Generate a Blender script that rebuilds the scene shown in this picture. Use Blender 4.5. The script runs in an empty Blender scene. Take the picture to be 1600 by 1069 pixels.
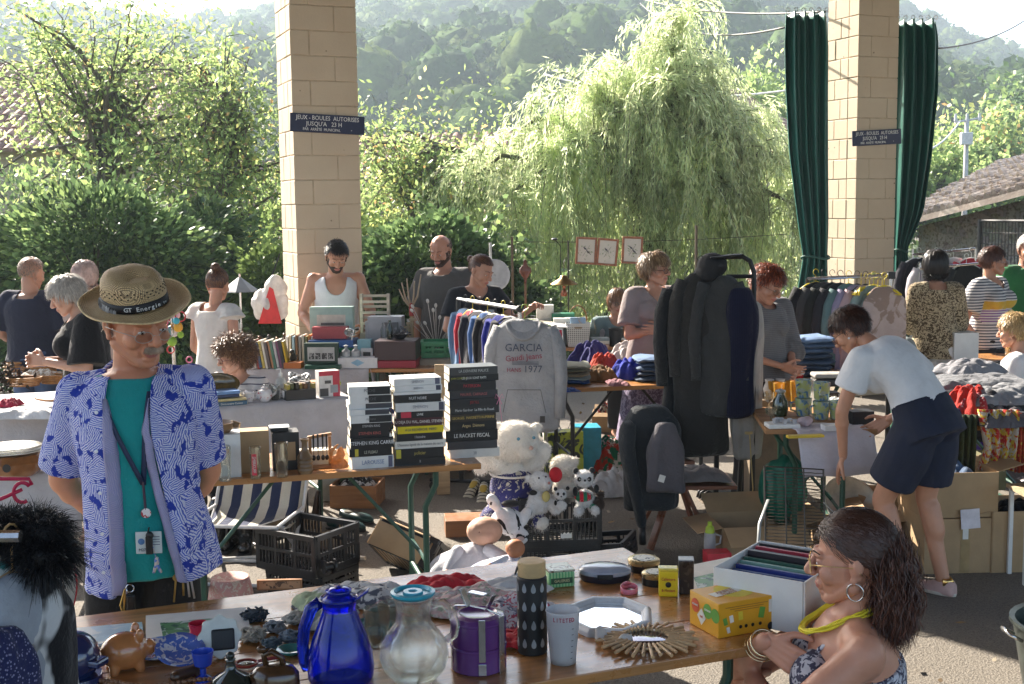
import bpy,math,random
import numpy as np
from mathutils import Vector,Matrix,Euler,noise
random.seed(7);RNG=np.random.default_rng(7)
SC=bpy.context.scene
COL=SC.collection
PI=math.pi
def rad(a):return math.radians(a)
#  camera
FPX,CAMZ,PITCH,ROLL=1900.0,1.95,6.28,-0.7
cam_d=bpy.data.cameras.new('camera');cam=bpy.data.objects.new('camera',cam_d);COL.objects.link(cam)
cam_d.sensor_width=36;cam_d.lens=FPX/1600*36;cam_d.clip_end=3000;cam_d.clip_start=0.05
CR=Matrix.Rotation(rad(90-PITCH),3,'X')@Matrix.Rotation(rad(ROLL),3,'Z')
cam.matrix_world=Matrix.Translation((0,0,CAMZ))@CR.to_4x4()
SC.camera=cam
#  world, sun, exposure
SUN_AZ,SUN_EL=rad(-38),rad(34)
w=bpy.data.worlds.new('World');SC.world=w;w.use_nodes=True
nt=w.node_tree;nt.nodes.clear()
sky=nt.nodes.new('ShaderNodeTexSky');sky.sky_type='NISHITA';sky.sun_disc=False
sky.sun_elevation=SUN_EL;sky.sun_rotation=SUN_AZ;sky.dust_density=2.5;sky.air_density=1.0;sky.ozone_density=1.0
bg=nt.nodes.new('ShaderNodeBackground');bg.inputs[1].default_value=0.09
wo=nt.nodes.new('ShaderNodeOutputWorld')
nt.links.new(sky.outputs[0],bg.inputs[0]);nt.links.new(bg.outputs[0],wo.inputs[0])
sd=bpy.data.lights.new('sun','SUN');so=bpy.data.objects.new('sun',sd);COL.objects.link(so)
sd.energy=5.0;sd.angle=rad(0.53);sd.color=(1,.91,.79)
SUN=Vector((math.sin(SUN_AZ)*math.cos(SUN_EL),math.cos(SUN_AZ)*math.cos(SUN_EL),math.sin(SUN_EL)))
so.rotation_euler=SUN.to_track_quat('Z','Y').to_euler();so.location=(-20,30,30)
SC.view_settings.view_transform='Standard';SC.view_settings.look='None'
SC.view_settings.exposure=2.2;SC.view_settings.gamma=1
SC.cycles.use_denoising=True;SC.cycles.max_bounces=8;SC.cycles.transparent_max_bounces=12
SC.cycles.transmission_bounces=8;SC.cycles.volume_bounces=0;SC.cycles.caustics_reflective=False;SC.cycles.caustics_refractive=False
SC.cycles.sample_clamp_indirect=6
#  photo coordinates -> world
def ray(px,py):return CR@Vector(((px-800)/FPX,-(py-534.5)/FPX,-1))
def P(px,py,Y):
 d=ray(px,py);return Vector((0,0,CAMZ))+d*(Y/d.y)
def G(px,py,z=0.0):
 d=ray(px,py);return Vector((0,0,CAMZ))+d*((z-CAMZ)/d.z)
_mc={}
def nodes(m):
 m.use_nodes=True;t=m.node_tree;t.nodes.clear()
 o=t.nodes.new('ShaderNodeOutputMaterial');return t,o
def rgba(c):return(c[0],c[1],c[2],1)
def sc(c,k):return tuple(min(1,x*k) for x in c)
def N(t,kind,**kw):
 n=t.nodes.new('ShaderNode'+kind)
 for k,v in kw.items():
  if k in n.inputs:n.inputs[k].default_value=v
  else:setattr(n,k,v)
 return n
def L(t,a,b):t.links.new(a,b)
def mixc(t,fac,a,b):
 n=t.nodes.new('ShaderNodeMix');n.data_type='RGBA'
 for i,v in((0,fac),(6,a),(7,b)):
  if hasattr(v,'is_linked') or isinstance(v,bpy.types.NodeSocket):L(t,v,n.inputs[i])
  else:n.inputs[i].default_value=v if i==0 else rgba(v)
 return n.outputs[2]
def ramp(t,sock,stops,interp='LINEAR'):
 r=t.nodes.new('ShaderNodeValToRGB');L(t,sock,r.inputs[0]);r.color_ramp.interpolation=interp
 e=r.color_ramp.elements
 while len(e)<len(stops):e.new(0.5)
 for i,(p,c) in enumerate(stops):
  e[i].position=p;e[i].color=rgba(c) if isinstance(c,tuple) else(c,c,c,1)
 return r.outputs[0]
def crq(t,scale=(1,1,1),rot=(0,0,0),kind='Object'):
 tc=t.nodes.new('ShaderNodeTexCoord');mp=N(t,'Mapping');mp.inputs['Scale'].default_value=scale;mp.inputs['Rotation'].default_value=rot
 L(t,tc.outputs[kind],mp.inputs[0]);return mp.outputs[0]
def mat(c,rough=.6,metal=0,var=.18,scale=14,Bm=.0,Bs=60,coat=0,spec=.5,sheen=0,trans=0,sss=0,fine=0,pat=None,emit=0):
 key=(c,rough,metal,var,scale,Bm,Bs,coat,spec,sheen,trans,sss,fine,pat,emit)
 if key in _mc:return _mc[key]
 m=bpy.data.materials.new('mat');t,o=nodes(m)
 b=N(t,'BsdfPrincipled');b.inputs['Roughness'].default_value=rough;b.inputs['Metallic'].default_value=metal
 b.inputs['Specular IOR Level'].default_value=spec;b.inputs['Coat Weight'].default_value=coat;b.inputs['Sheen Weight'].default_value=sheen
 b.inputs['Coat Roughness'].default_value=.12
 if sss:b.inputs['Subsurface Weight'].default_value=sss;b.inputs['Subsurface Radius'].default_value=(.012,.005,.003);b.inputs['Subsurface Scale'].default_value=1.0
 co=crq(t)
 n1=N(t,'TexNoise',Scale=scale,Detail=4.0,Roughness=.6);L(t,co,n1 .inputs[0])
 lo,hi=sc(c,1-var),sc(c,1+var)
 col=ramp(t,n1 .outputs[0],[(.3,lo),(.7,hi)])
 if pat:col=PAT[pat[0]](t,co,col,*pat[1:])
 if fine:
  n2=N(t,'TexNoise',Scale=scale*14,Detail=2.0);L(t,co,n2 .inputs[0])
  f=ramp(t,n2 .outputs[0],[(.5,0.0),(.62,1.0)]);col=mixc(t,f,col,col);
  mm=N(t,'Mix');
  dark=mixc(t,fine,col,(0.02,0.02,0.02));col=mixc(t,f,col,dark)
 L(t,col,b.inputs['Base Color'])
 if emit:L(t,col,b.inputs['Emission Color']);b.inputs['Emission Strength'].default_value=emit
 rr=N(t,'MapRange');L(t,n1 .outputs[0],rr.inputs[0]);rr.inputs[3].default_value=max(0,rough-.08);rr.inputs[4].default_value=min(1,rough+.08);L(t,rr.outputs[0],b.inputs['Roughness'])
 if Bm:
  n3=N(t,'TexNoise',Scale=Bs,Detail=5.0,Roughness=.65);L(t,co,n3 .inputs[0])
  bp=N(t,'Bump');bp.inputs['Strength'].default_value=min(1,Bm);bp.inputs['Distance'].default_value=.35/Bs*max(1,Bm);L(t,n3 .outputs[0],bp.inputs['Height']);L(t,bp.outputs[0],b.inputs['Normal'])
 out=b.outputs[0]
 if trans:
  tr=N(t,'BsdfTranslucent');L(t,col,tr.inputs[0]);mx=N(t,'MixShader');mx.inputs[0].default_value=trans
  L(t,b.outputs[0],mx.inputs[1]);L(t,tr.outputs[0],mx.inputs[2]);out=mx.outputs[0]
 L(t,out,o.inputs[0]);_mc[key]=m;return m
def cloth(c,pat=None,var=.12,trans=.08,rough=.9,Bm=.5,Bs=9):return mat(c,rough,var=var,scale=6,Bm=Bm,Bs=Bs,spec=.2,sheen=.15,trans=trans,pat=pat)
PAT={}
def _stripes(t,co,col,c2,per,axis=2,duty=.5,wob=.0):
 s=t.nodes.new('ShaderNodeSeparateXYZ');L(t,co,s.inputs[0]);v=s.outputs[axis]
 a=N(t,'Math',operation='MULTIPLY');L(t,v,a.inputs[0]);a.inputs[1].default_value=1/per
 if wob:
  n=N(t,'TexNoise',Scale=7.0);L(t,co,n.inputs[0]);b=N(t,'Math',operation='MULTIPLY_ADD');L(t,n.outputs[0],b.inputs[0]);b.inputs[1].default_value=wob;L(t,a.outputs[0],b.inputs[2]);a=b
 fr=N(t,'Math',operation='FRACT');L(t,a.outputs[0],fr.inputs[0])
 g=N(t,'Math',operation='GREATER_THAN');L(t,fr.outputs[0],g.inputs[0]);g.inputs[1].default_value=duty
 return mixc(t,g.outputs[0],col,c2)
def _blot(t,co,col,c2,scale,thr=.55,c3=None,soft=.02,dist=1.0):
 n=N(t,'TexNoise',Scale=scale,Detail=3.0,Distortion=dist);L(t,co,n.inputs[0])
 col=mixc(t,ramp(t,n.outputs[0],[(thr-soft,0.0),(thr+soft,1.0)]),col,c2)
 if c3:
  n=N(t,'TexNoise',Scale=scale*1.4,Detail=3.0,Distortion=dist,noise_dimensions='4D');n.inputs['W'].default_value=5;L(t,co,n.inputs['Vector'])
  col=mixc(t,ramp(t,n.outputs[0],[(thr+.02-soft,0.0),(thr+.02+soft,1.0)]),col,c3)
 return col
def _dots(t,co,col,c2,scale,r=.3,c3=None):
 v=N(t,'TexVoronoi',Scale=scale);L(t,co,v.inputs[0])
 f=ramp(t,v.outputs[0],[(r-.04,1.0),(r+.04,0.0)])
 if c3 is not None:c2=ramp(t,v.outputs['Color'],[(0,c2),(.5,c3)],'CONSTANT')
 return mixc(t,f,col,c2)
def _leafy(t,co,col,c2,scale,c3):
 v=N(t,'TexVoronoi',Scale=scale);L(t,co,v.inputs[0])
 r=N(t,'VectorRotate',rotation_type='AXIS_ANGLE');L(t,co,r.inputs[0]);s=t.nodes.new('ShaderNodeSeparateXYZ');L(t,v.outputs['Color'],s.inputs[0])
 a=N(t,'Math',operation='MULTIPLY');L(t,s.outputs[0],a.inputs[0]);a.inputs[1].default_value=6.28;L(t,a.outputs[0],r.inputs['Angle']);r.inputs['Axis'].default_value=(0,1,0)
 wv=N(t,'TexWave',Scale=scale*3.2,Distortion=5.0);wv.inputs['Detail Scale'].default_value=1.2;L(t,r.outputs[0],wv.inputs[0])
 col=mixc(t,ramp(t,wv.outputs[0],[(.38,0.0),(.5,1.0)]),col,c2)
 n=N(t,'TexNoise',Scale=scale*1.7,Detail=2.0);L(t,co,n.inputs[0])
 return mixc(t,ramp(t,n.outputs[0],[(.575,0.0),(.60,1.0)]),col,c3)
def _check(t,co,col,c2,scale):
 c=N(t,'TexChecker',Scale=scale);L(t,co,c.inputs[0]);return mixc(t,c.outputs[1],col,c2)
PAT.update(stripes=_stripes,blot=_blot,dots=_dots,leafy=_leafy,check=_check)
def glass(c=(1,1,1),rough=.02,thin=True,ior=1.45,tint=.0):
 key=('glass',c,rough,ior)
 if key in _mc:return _mc[key]
 m=bpy.data.materials.new('glass');t,o=nodes(m);g=N(t,'BsdfGlass',Roughness=rough,IOR=ior);g.inputs[0].default_value=rgba(c)
 tr=N(t,'BsdfTransparent');tr.inputs[0].default_value=rgba(c)
 mx=N(t,'MixShader');mx.inputs[0].default_value=.55
 L(t,g.outputs[0],mx.inputs[1]);L(t,tr.outputs[0],mx.inputs[2])
 L(t,mx.outputs[0],o.inputs[0]);_mc[key]=m;return m
def leafmat(c,tr=.5,c2=None):
 key=('leaf',c,tr)
 if key in _mc:return _mc[key]
 m=bpy.data.materials.new('leaf');t,o=nodes(m);co=crq(t)
 n=N(t,'TexNoise',Scale=1.3,Detail=2.0);L(t,co,n.inputs[0]);col=ramp(t,n.outputs[0],[(.35,sc(c,.75)),(.65,sc(c,1.3))])
 b=N(t,'BsdfPrincipled',Roughness=.45);b.inputs['Specular IOR Level'].default_value=.4;L(t,col,b.inputs['Base Color'])
 tl=N(t,'BsdfTranslucent');h=N(t,'HueSaturation',Hue=.485,Saturation=.86,Value=1.5);L(t,col,h.inputs['Color']);L(t,h.outputs[0],tl.inputs[0])
 mx=N(t,'MixShader');mx.inputs[0].default_value=tr;L(t,b.outputs[0],mx.inputs[1]);L(t,tl.outputs[0],mx.inputs[2]);L(t,mx.outputs[0],o.inputs[0])
 _mc[key]=m;return m
def wood(c,rough=.4,coat=0,along=0,scale=6,var=.35):
 key=('wood',c,rough,coat,along,scale)
 if key in _mc:return _mc[key]
 m=bpy.data.materials.new('wood');t,o=nodes(m);s=[26*scale/6]*3;s[along]=1.6
 co=crq(t,tuple(s));n=N(t,'TexNoise',Scale=1.0,Detail=6.0,Roughness=.6,Distortion=.8);L(t,co,n.inputs[0])
 col=ramp(t,n.outputs[0],[(.3,sc(c,1-var)),(.55,c),(.75,sc(c,1+var))])
 k=N(t,'TexVoronoi',Scale=3.0);L(t,crq(t),k.inputs[0]);col=mixc(t,ramp(t,k.outputs[0],[(.03,.6),(.07,0.0)]),col,sc(c,.4))
 b=N(t,'BsdfPrincipled',Roughness=rough);b.inputs['Coat Weight'].default_value=coat;b.inputs['Coat Roughness'].default_value=.15;L(t,col,b.inputs['Base Color'])
 rn=N(t,'TexNoise',Scale=7.0,Detail=6.0,Roughness=.7);L(t,crq(t),rn.inputs[0]);rr=N(t,'MapRange');L(t,rn.outputs[0],rr.inputs[0]);rr.inputs[1].default_value=.35;rr.inputs[2].default_value=.7;rr.inputs[3].default_value=rough*.7;rr.inputs[4].default_value=min(1,rough*1.7);L(t,rr.outputs[0],b.inputs['Roughness'])
 bp=N(t,'Bump');bp.inputs['Strength'].default_value=.15;bp.inputs['Distance'].default_value=.003;L(t,n.outputs[0],bp.inputs['Height']);L(t,bp.outputs[0],b.inputs['Normal'])
 L(t,b.outputs[0],o.inputs[0]);_mc[key]=m;return m
def Rz(a):return Matrix.Rotation(a,3,'Z')
def Rx(a):return Matrix.Rotation(a,3,'X')
def Ry(a):return Matrix.Rotation(a,3,'Y')
def LS(a,b,n):return[a+(b-a)*i/(n-1) for i in range(n)]
def V(*a):return Vector(a)
def frame(d):
 d=d.normalized();u=Vector((0,0,1)) if abs(d.z)<.95 else Vector((1,0,0));a=u.cross(d).normalized();return a,d.cross(a)
class MB:
 def __init__(s):s.v=[];s.f=[];s.mi=[];s.m=0;s.T=None
 def add(s,vs,fs):
  n=len(s.v)
  if s.T:vs=[s.T@Vector(v) for v in vs]
  s.v+=[tuple(v) for v in vs];s.f+=[tuple(i+n for i in f) for f in fs];s.mi+=[s.m]*len(fs);return s
 def box(s,c,d,R=None,taper=1):
  x,y,z=d[0]/2,d[1]/2,d[2]/2;c=Vector(c);t=taper
  vs=[Vector((a*x*(t if k>0 else 1),b*y*(t if k>0 else 1),k*z)) for k in(-1,1) for a,b in((-1,-1),(1,-1),(1,1),(-1,1))]
  if R:vs=[R@v for v in vs]
  return s.add([c+v for v in vs],[(3,2,1,0),(4,5,6,7),(0,1,5,4),(1,2,6,5),(2,3,7,6),(3,0,4,7)])
 def loft(s,rings,close=True,caps=True):
  n=len(rings[0]);vs=[v for r in rings for v in r];fs=[]
  for i in range(len(rings)-1):
   for j in range(n if close else n-1):
    k=(j+1)%n;fs.append((i*n+j,i*n+k,(i+1)*n+k,(i+1)*n+j))
  if caps and close:fs.append(tuple(range(n-1,-1,-1)));fs.append(tuple((len(rings)-1)*n+j for j in range(n)))
  return s.add(vs,fs)
 def tube(s,pts,r,n=8,caps=True,flat=1.0):
  pts=[Vector(p) for p in pts];rs=r if isinstance(r,(list,tuple)) else[r]*len(pts);rings=[];a=None
  for i,p in enumerate(pts):
   d=(pts[min(i+1,len(pts)-1)]-pts[max(i-1,0)])
   if d.length<1e-9:d=Vector((0,0,1))
   d.normalize()
   if a is None:a,b=frame(d)
   else:
    a=(a-d*a.dot(d));a=a.normalized() if a.length>1e-6 else frame(d)[0];b=d.cross(a)
   rings.append([p+a*(math.cos(2*PI*j/n)*rs[i])+b*(math.sin(2*PI*j/n)*rs[i]*flat) for j in range(n)])
  return s.loft(rings,True,caps)
 def cap(s,p0,p1,r0,r1=None,n=12):
  r1=r0 if r1 is None else r1;p0=Vector(p0);p1=Vector(p1);d=p1-p0;ln=d.length;d=d.normalized() if ln>1e-9 else Vector((0,0,1));a,b=frame(d)
  st=[(-math.cos(t)*r0,math.sin(t)*r0) for t in(.25,.8,PI/2)]+[(ln+math.sin(t)*r1,math.cos(t)*r1) for t in(0,.75,1.3)]
  return s.loft([[p0+d*h+a*(math.cos(2*PI*j/n)*q)+b*(math.sin(2*PI*j/n)*q) for j in range(n)] for h,q in st])
 def ell(s,c,r,R=None,n=14,m=9):
  c=Vector(c);r=(r,r,r) if not hasattr(r,'__len__') else r;rings=[]
  for i in range(m):
   t=PI*(i+.35)/(m-.3);z,q=-math.cos(t),math.sin(t)
   vs=[Vector((math.cos(2*PI*j/n)*q*r[0],math.sin(2*PI*j/n)*q*r[1],z*r[2])) for j in range(n)]
   rings.append([c+(R@v if R else v) for v in vs])
  return s.loft(rings)
 def lathe(s,prof,c=(0,0,0),n=24,R=None,caps=True,sx=1,sy=1):
  c=Vector(c);rings=[]
  for r,z in prof:
   vs=[Vector((math.cos(2*PI*j/n)*r*sx,math.sin(2*PI*j/n)*r*sy,z)) for j in range(n)]
   rings.append([c+(R@v if R else v) for v in vs])
  return s.loft(rings,True,caps)
 def prism(s,poly,h0,h1,c=(0,0,0),R=None):
  c=Vector(c);f=lambda v:c+(R@v if R else v);n=len(poly)
  vs=[f(Vector((x,y,h))) for h in(h0,h1) for x,y in poly]
  return s.add(vs,[tuple(range(n-1,-1,-1)),tuple(range(n,2*n))]+[(i,(i+1)%n,n+(i+1)%n,n+i) for i in range(n)])
 def grid(s,fn,nu,nv):
  vs=[fn(i/nu,j/nv) for j in range(nv+1) for i in range(nu+1)]
  return s.add(vs,[(j*(nu+1)+i,j*(nu+1)+i+1,(j+1)*(nu+1)+i+1,(j+1)*(nu+1)+i) for j in range(nv) for i in range(nu)])
 def mesh(s,name='m'):
  me=bpy.data.meshes.new(name);me.from_pydata(s.v,[],s.f);
  if any(s.mi):me.polygons.foreach_set('material_index',s.mi)
  return me
 def put(s,name,m,parent=None,sm=False,bev=0,label=None,solid=0,sub=0,angle=35,loc=None):
  return link(name,s.mesh(name),m,parent,sm,bev,label,solid,sub,angle,loc)
def link(name,me,m,parent=None,sm=False,bev=0,label=None,solid=0,sub=0,angle=35,loc=None):
 o=bpy.data.objects.new(name,me);COL.objects.link(o)
 for x in(m if isinstance(m,(list,tuple)) else[m]):me.materials.append(x)
 if sm:
  me.polygons.foreach_set('use_smooth',[True]*len(me.polygons))
  if sm=='a':
   try:me.set_sharp_from_angle(angle=rad(angle))
   except Exception:pass
 if solid:k=o.modifiers.new('s','SOLIDIFY');k.thickness=solid;k.offset=0
 if bev:k=o.modifiers.new('b','BEVEL');k.width=bev;k.segments=2;k.limit_method='ANGLE';k.angle_limit=rad(40)
 if sub:k=o.modifiers.new('u','SUBSURF');k.levels=k.render_levels=sub
 if parent:o.parent=parent
 if loc:o.location=loc
 if label:o['label']=label
 return o
def thing(name,label,cat,loc=(0,0,0),rz=0,grp=None):
 o=bpy.data.objects.new(name,None);COL.objects.link(o);o.location=loc;o.rotation_euler=(0,0,rz);o.empty_display_size=.1
 return tag(o,label,cat,grp)
def tag(o,label,cat,grp=None):
 o['label']=label;o['category']=cat
 if grp:o['group']=grp
 return o
def struct(o,kind='structure'):o['kind']=kind;return o
KIDS={}
def dup(root,loc,rz=None,label=None,scale=None):
 def cp(o,par):
  c=o.copy();COL.objects.link(c);c.parent=par
  for k in o.children:cp(k,c)
  return c
 r=cp(root,None);r.location=loc
 if rz is not None:r.rotation_euler=(0,0,rz)
 if scale:r.scale=scale
 if label:r['label']=label
 return r
def npmesh(name,verts,quads,mats,mi=None,parent=None,sm=False):
 me=bpy.data.meshes.new(name);verts=np.asarray(verts,dtype=np.float32).reshape(-1,3);quads=np.asarray(quads,dtype=np.int32);k=quads.shape[1];n=len(quads)
 me.vertices.add(len(verts));me.vertices.foreach_set('co',verts.ravel());me.loops.add(n*k);me.loops.foreach_set('vertex_index',quads.ravel())
 me.polygons.add(n);me.polygons.foreach_set('loop_start',np.arange(0,n*k,k,dtype=np.int32));
 if mi is not None:me.polygons.foreach_set('material_index',np.asarray(mi,dtype=np.int32))
 me.update(calc_edges=True);return link(name,me,mats,parent,sm)
TMP=bpy.data.scenes.new('tmp')
def tdg():
 with bpy.context.temp_override(scene=TMP,view_layer=TMP.view_layers[0]):dg=bpy.context.evaluated_depsgraph_get()
 dg.update();return dg
def remesh(mb,voxel,sm=4,fac=.5):
 me=mb.mesh('t');o=bpy.data.objects.new('t',me);TMP.collection.objects.link(o)
 k=o.modifiers.new('r','REMESH');k.mode='VOXEL';k.voxel_size=voxel
 if sm:k=o.modifiers.new('s','SMOOTH');k.iterations=sm;k.factor=fac
 dg=tdg();r=bpy.data.meshes.new_from_object(o.evaluated_get(dg),depsgraph=dg)
 bpy.data.objects.remove(o);bpy.data.meshes.remove(me);return r
def getco(me):
 a=np.empty(len(me.vertices)*3,dtype=np.float32);me.vertices.foreach_get('co',a);return a.reshape(-1,3)
def getno(me):
 a=np.empty(len(me.vertices)*3,dtype=np.float32);me.vertices.foreach_get('normal',a);return a.reshape(-1,3)
def snoise(p,seed=0,octaves=1):
 """cheap smooth pseudo-noise on an (n,3) array: a sum of rotated sines, about -1..1"""
 r=np.random.default_rng(seed);out=np.zeros(len(p));amp=1;tot=0
 for o in range(octaves):
  for _ in range(5):
   k=r.normal(size=3);k/=np.linalg.norm(k);f=2**o*r.uniform(.7,1.5)
   out+=amp*np.sin(p@k*f*2*PI+r.uniform(0,6.28)+1.3*np.sin(p@r.normal(size=3)*f*2.2+r.uniform(0,6)));tot+=amp
  amp*=.5
 return out/tot*1.6
def folds(me,amp,freq,seed=0,stretch=(1,1,.35),mask=None):
 co=getco(me);no=getno(me);d=snoise(co*np.array(stretch)*freq,seed,2)*amp
 if mask is not None:d*=mask(co)
 co+=no*d[:,None];me.vertices.foreach_set('co',co.ravel().astype(np.float32));me.update()
def txq(s,size,m,parent,loc,rot,name='lettering',ext=.0008,align='CENTER',sx=1,label=None):
 cu=bpy.data.curves.new('t','FONT');cu.body=s;cu.size=size;cu.extrude=ext;cu.align_x=align;cu.align_y='CENTER';cu.resolution_u=2
 o=bpy.data.objects.new('t',cu);TMP.collection.objects.link(o);dg=tdg()
 me=bpy.data.meshes.new_from_object(o.evaluated_get(dg),depsgraph=dg);bpy.data.objects.remove(o)
 M4=(rot.to_4x4() if isinstance(rot,Matrix) else Euler(rot).to_matrix().to_4x4())@Matrix.Diagonal((sx,1,1,1));M4 .translation=Vector(loc);me.transform(M4)
 return link(name,me,m,parent,label=label)
FRONT=Rx(PI/2)
#  SETTING
def ground_mat():
 m=bpy.data.materials.new('asphalt');t,o=nodes(m);co=crq(t)
 a=N(t,'TexNoise',Scale=.5,Detail=6.0,Roughness=.6);L(t,co,a.inputs[0])
 b=N(t,'TexNoise',Scale=70.0,Detail=4.0,Roughness=.8);L(t,co,b.inputs[0])
 v=N(t,'TexVoronoi',Scale=110.0);L(t,co,v.inputs[0])
 c1=ramp(t,a.outputs[0],[(.3,(.11,.098,.082)),(.7,(.18,.16,.132))])
 c=mixc(t,ramp(t,b.outputs[0],[(.35,0.0),(.7,1.0)]),c1,(.235,.21,.178));c=mixc(t,ramp(t,v.outputs[0],[(.18,.7),(.4,0.0)]),c,(.05,.045,.04))
 s=N(t,'BsdfPrincipled',Roughness=.85);s.inputs['Specular IOR Level'].default_value=.25;L(t,c,s.inputs['Base Color'])
 bp=N(t,'Bump');bp.inputs['Strength'].default_value=.6;bp.inputs['Distance'].default_value=.006;L(t,v.outputs[0],bp.inputs['Height'])
 b2=N(t,'Bump');b2 .inputs['Strength'].default_value=.5;b2 .inputs['Distance'].default_value=.01;L(t,b.outputs[0],b2 .inputs['Height']);L(t,bp.outputs[0],b2 .inputs['Normal']);L(t,b2 .outputs[0],s.inputs['Normal'])
 L(t,s.outputs[0],o.inputs[0]);return m
g=MB();g.grid(lambda u,v:(-900+1800*u,-60+1500*v,0),8,8);struct(g.put('ground',ground_mat()))
g=MB();g.grid(lambda u,v:(-60+120*u,14.2+45*v,.03+.05*math.sin(9*u)*math.sin(7*v)),30,12);struct(g.put('verge',mat((.05,.075,.025),.95,var=.5,scale=2,Bm=1,Bs=12)))
def ridge(px):
 xs=[-400,0,300,440,560,800,1000,1150,1290,1400,1470,1600,2000];ys=[60,18,28,12,-12,-70,-90,-60,2,22,48,105,160]
 return float(np.interp(px,xs,ys))
def hill_h(x,y):
 r=math.hypot(x,y);px=800+FPX*x/max(y,1);R=300.0
 e=(325-ridge(px)-42)/FPX*R;s=min(1,max(0,(r-90)/(R-90)));s=s**.95
 n=noise.noise(Vector((x*.012,y*.012,0)))*9*min(1,(r-80)/60)*(1-s*.8)
 sp=abs(noise.noise(Vector((x*.018+3,7.1,0))))*10*math.sin(PI*s)
 return max(-1.5,e*s+n-sp) if r>90 else-1.5
g=MB();g.grid(lambda u,v:(lambda X,Y:(X,Y,hill_h(X,Y)))((-1+2*u)*(60+330*v)*.75,60+270*v),90,60);
struct(g.put('hills',mat((.035,.06,.02),.95,var=.4,scale=.1),sm=True))
def forest():
 r=np.random.default_rng(3);V_,C,Q=[],[],[];off=0
 U,W=9,6;ang=np.array([[math.sin(PI*(j+.4)/W*.62)*math.cos(2*PI*i/U),math.sin(PI*(j+.4)/W*.62)*math.sin(2*PI*i/U),math.cos(PI*(j+.4)/W*.62)] for j in range(W) for i in range(U)])
 fq=np.array([(j*U+i,j*U+(i+1)%U,(j+1)*U+(i+1)%U,(j+1)*U+i) for j in range(W-1) for i in range(U)])
 for k in range(7600):
  Y=95+215*r.random()**.85;X=(r.random()*2-1)*(Y*.50+8)
  h=hill_h(X,Y)
  if h<-1:continue
  s=r.uniform(2.0,3.5)*(1 if r.random()<.8 else 1.35);cz=h+s*.7;sc3=np.array([1,1,r.uniform(.9,1.35)])
  d0=ang+r.normal(size=ang.shape)*.05;v0=np.array([X,Y,cz])+d0*sc3*s*.82*(1+.2*snoise(ang*1.2+k,k%40)[:,None]);c=r.choice(3,p=[.4,.35,.25])
  V_.append(v0);Q.append(fq+off);off+=len(v0);C.append(np.full(len(fq),c))
  m=120;d=r.normal(size=(m,3));d/=np.linalg.norm(d,axis=1)[:,None];d[:,2]=np.abs(d[:,2])*1.1-.2
  cc=np.array([X,Y,cz])+d*sc3*s*(.93+.2*snoise(d*1.2+k,k%40)[:,None]);q=s*r.uniform(.06,.13,size=(m,1));nn=d+r.normal(size=(m,3))*.5;nn/=np.linalg.norm(nn,axis=1)[:,None]
  a=np.cross(nn,r.normal(size=(m,3)));a/=np.linalg.norm(a,axis=1)[:,None];b=np.cross(nn,a)
  V_.append(np.stack([cc-a*q,cc-b*q*.8,cc+a*q,cc+b*q*.8],1).reshape(-1,3));Q.append(np.arange(4*m).reshape(-1,4)+off);off+=4*m;C.append(np.full(m,c))
 fm=[mat(c,.95,var=.3,scale=.6,spec=.05,trans=.25,Bm=1,Bs=2.5) for c in((.045,.085,.022),(.07,.115,.028),(.10,.14,.035))]
 return npmesh('forest',np.concatenate(V_),np.concatenate(Q),fm,np.concatenate(C))
fo=forest();struct(fo,'stuff');tag(fo,'dense broadleaf forest covering the hazy hillside behind the village','forest')
#  foliage tools
def leaves(name,pts,size,mats,parent,dirs=None,aspect=.45,wts=None,seed=0,droop=.3,bend=True):
 r=np.random.default_rng(seed);n=len(pts)
 a=r.normal(size=(n,3)) if dirs is None else dirs+r.normal(size=(n,3))*.35
 a[:,2]-=droop;a/=np.linalg.norm(a,axis=1)[:,None]
 nn=r.normal(size=(n,3));b=np.cross(a,nn);b/=np.linalg.norm(b,axis=1)[:,None]
 L_=size*r.uniform(.65,1.3,size=(n,1));c=np.asarray(pts)
 v=np.stack([c,c+a*L_*.45+b*L_*aspect*.5,c+a*L_,c+a*L_*.45-b*L_*aspect*.5],1).reshape(-1,3)
 mi=r.choice(len(mats),size=n,p=wts)
 return npmesh(name,v,np.arange(4*n).reshape(-1,4),mats,mi,parent)
def curve_pts(p0,p1,sag,n,rnd,r):
 p0,p1=np.array(p0),np.array(p1);t=np.linspace(0,1,n)[:,None];c=p0+(p1-p0)*t;c[:,2]+=sag*np.sin(PI*t[:,0]);c[1:-1]+=r.normal(size=(n-2,3))*rnd;return c
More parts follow.
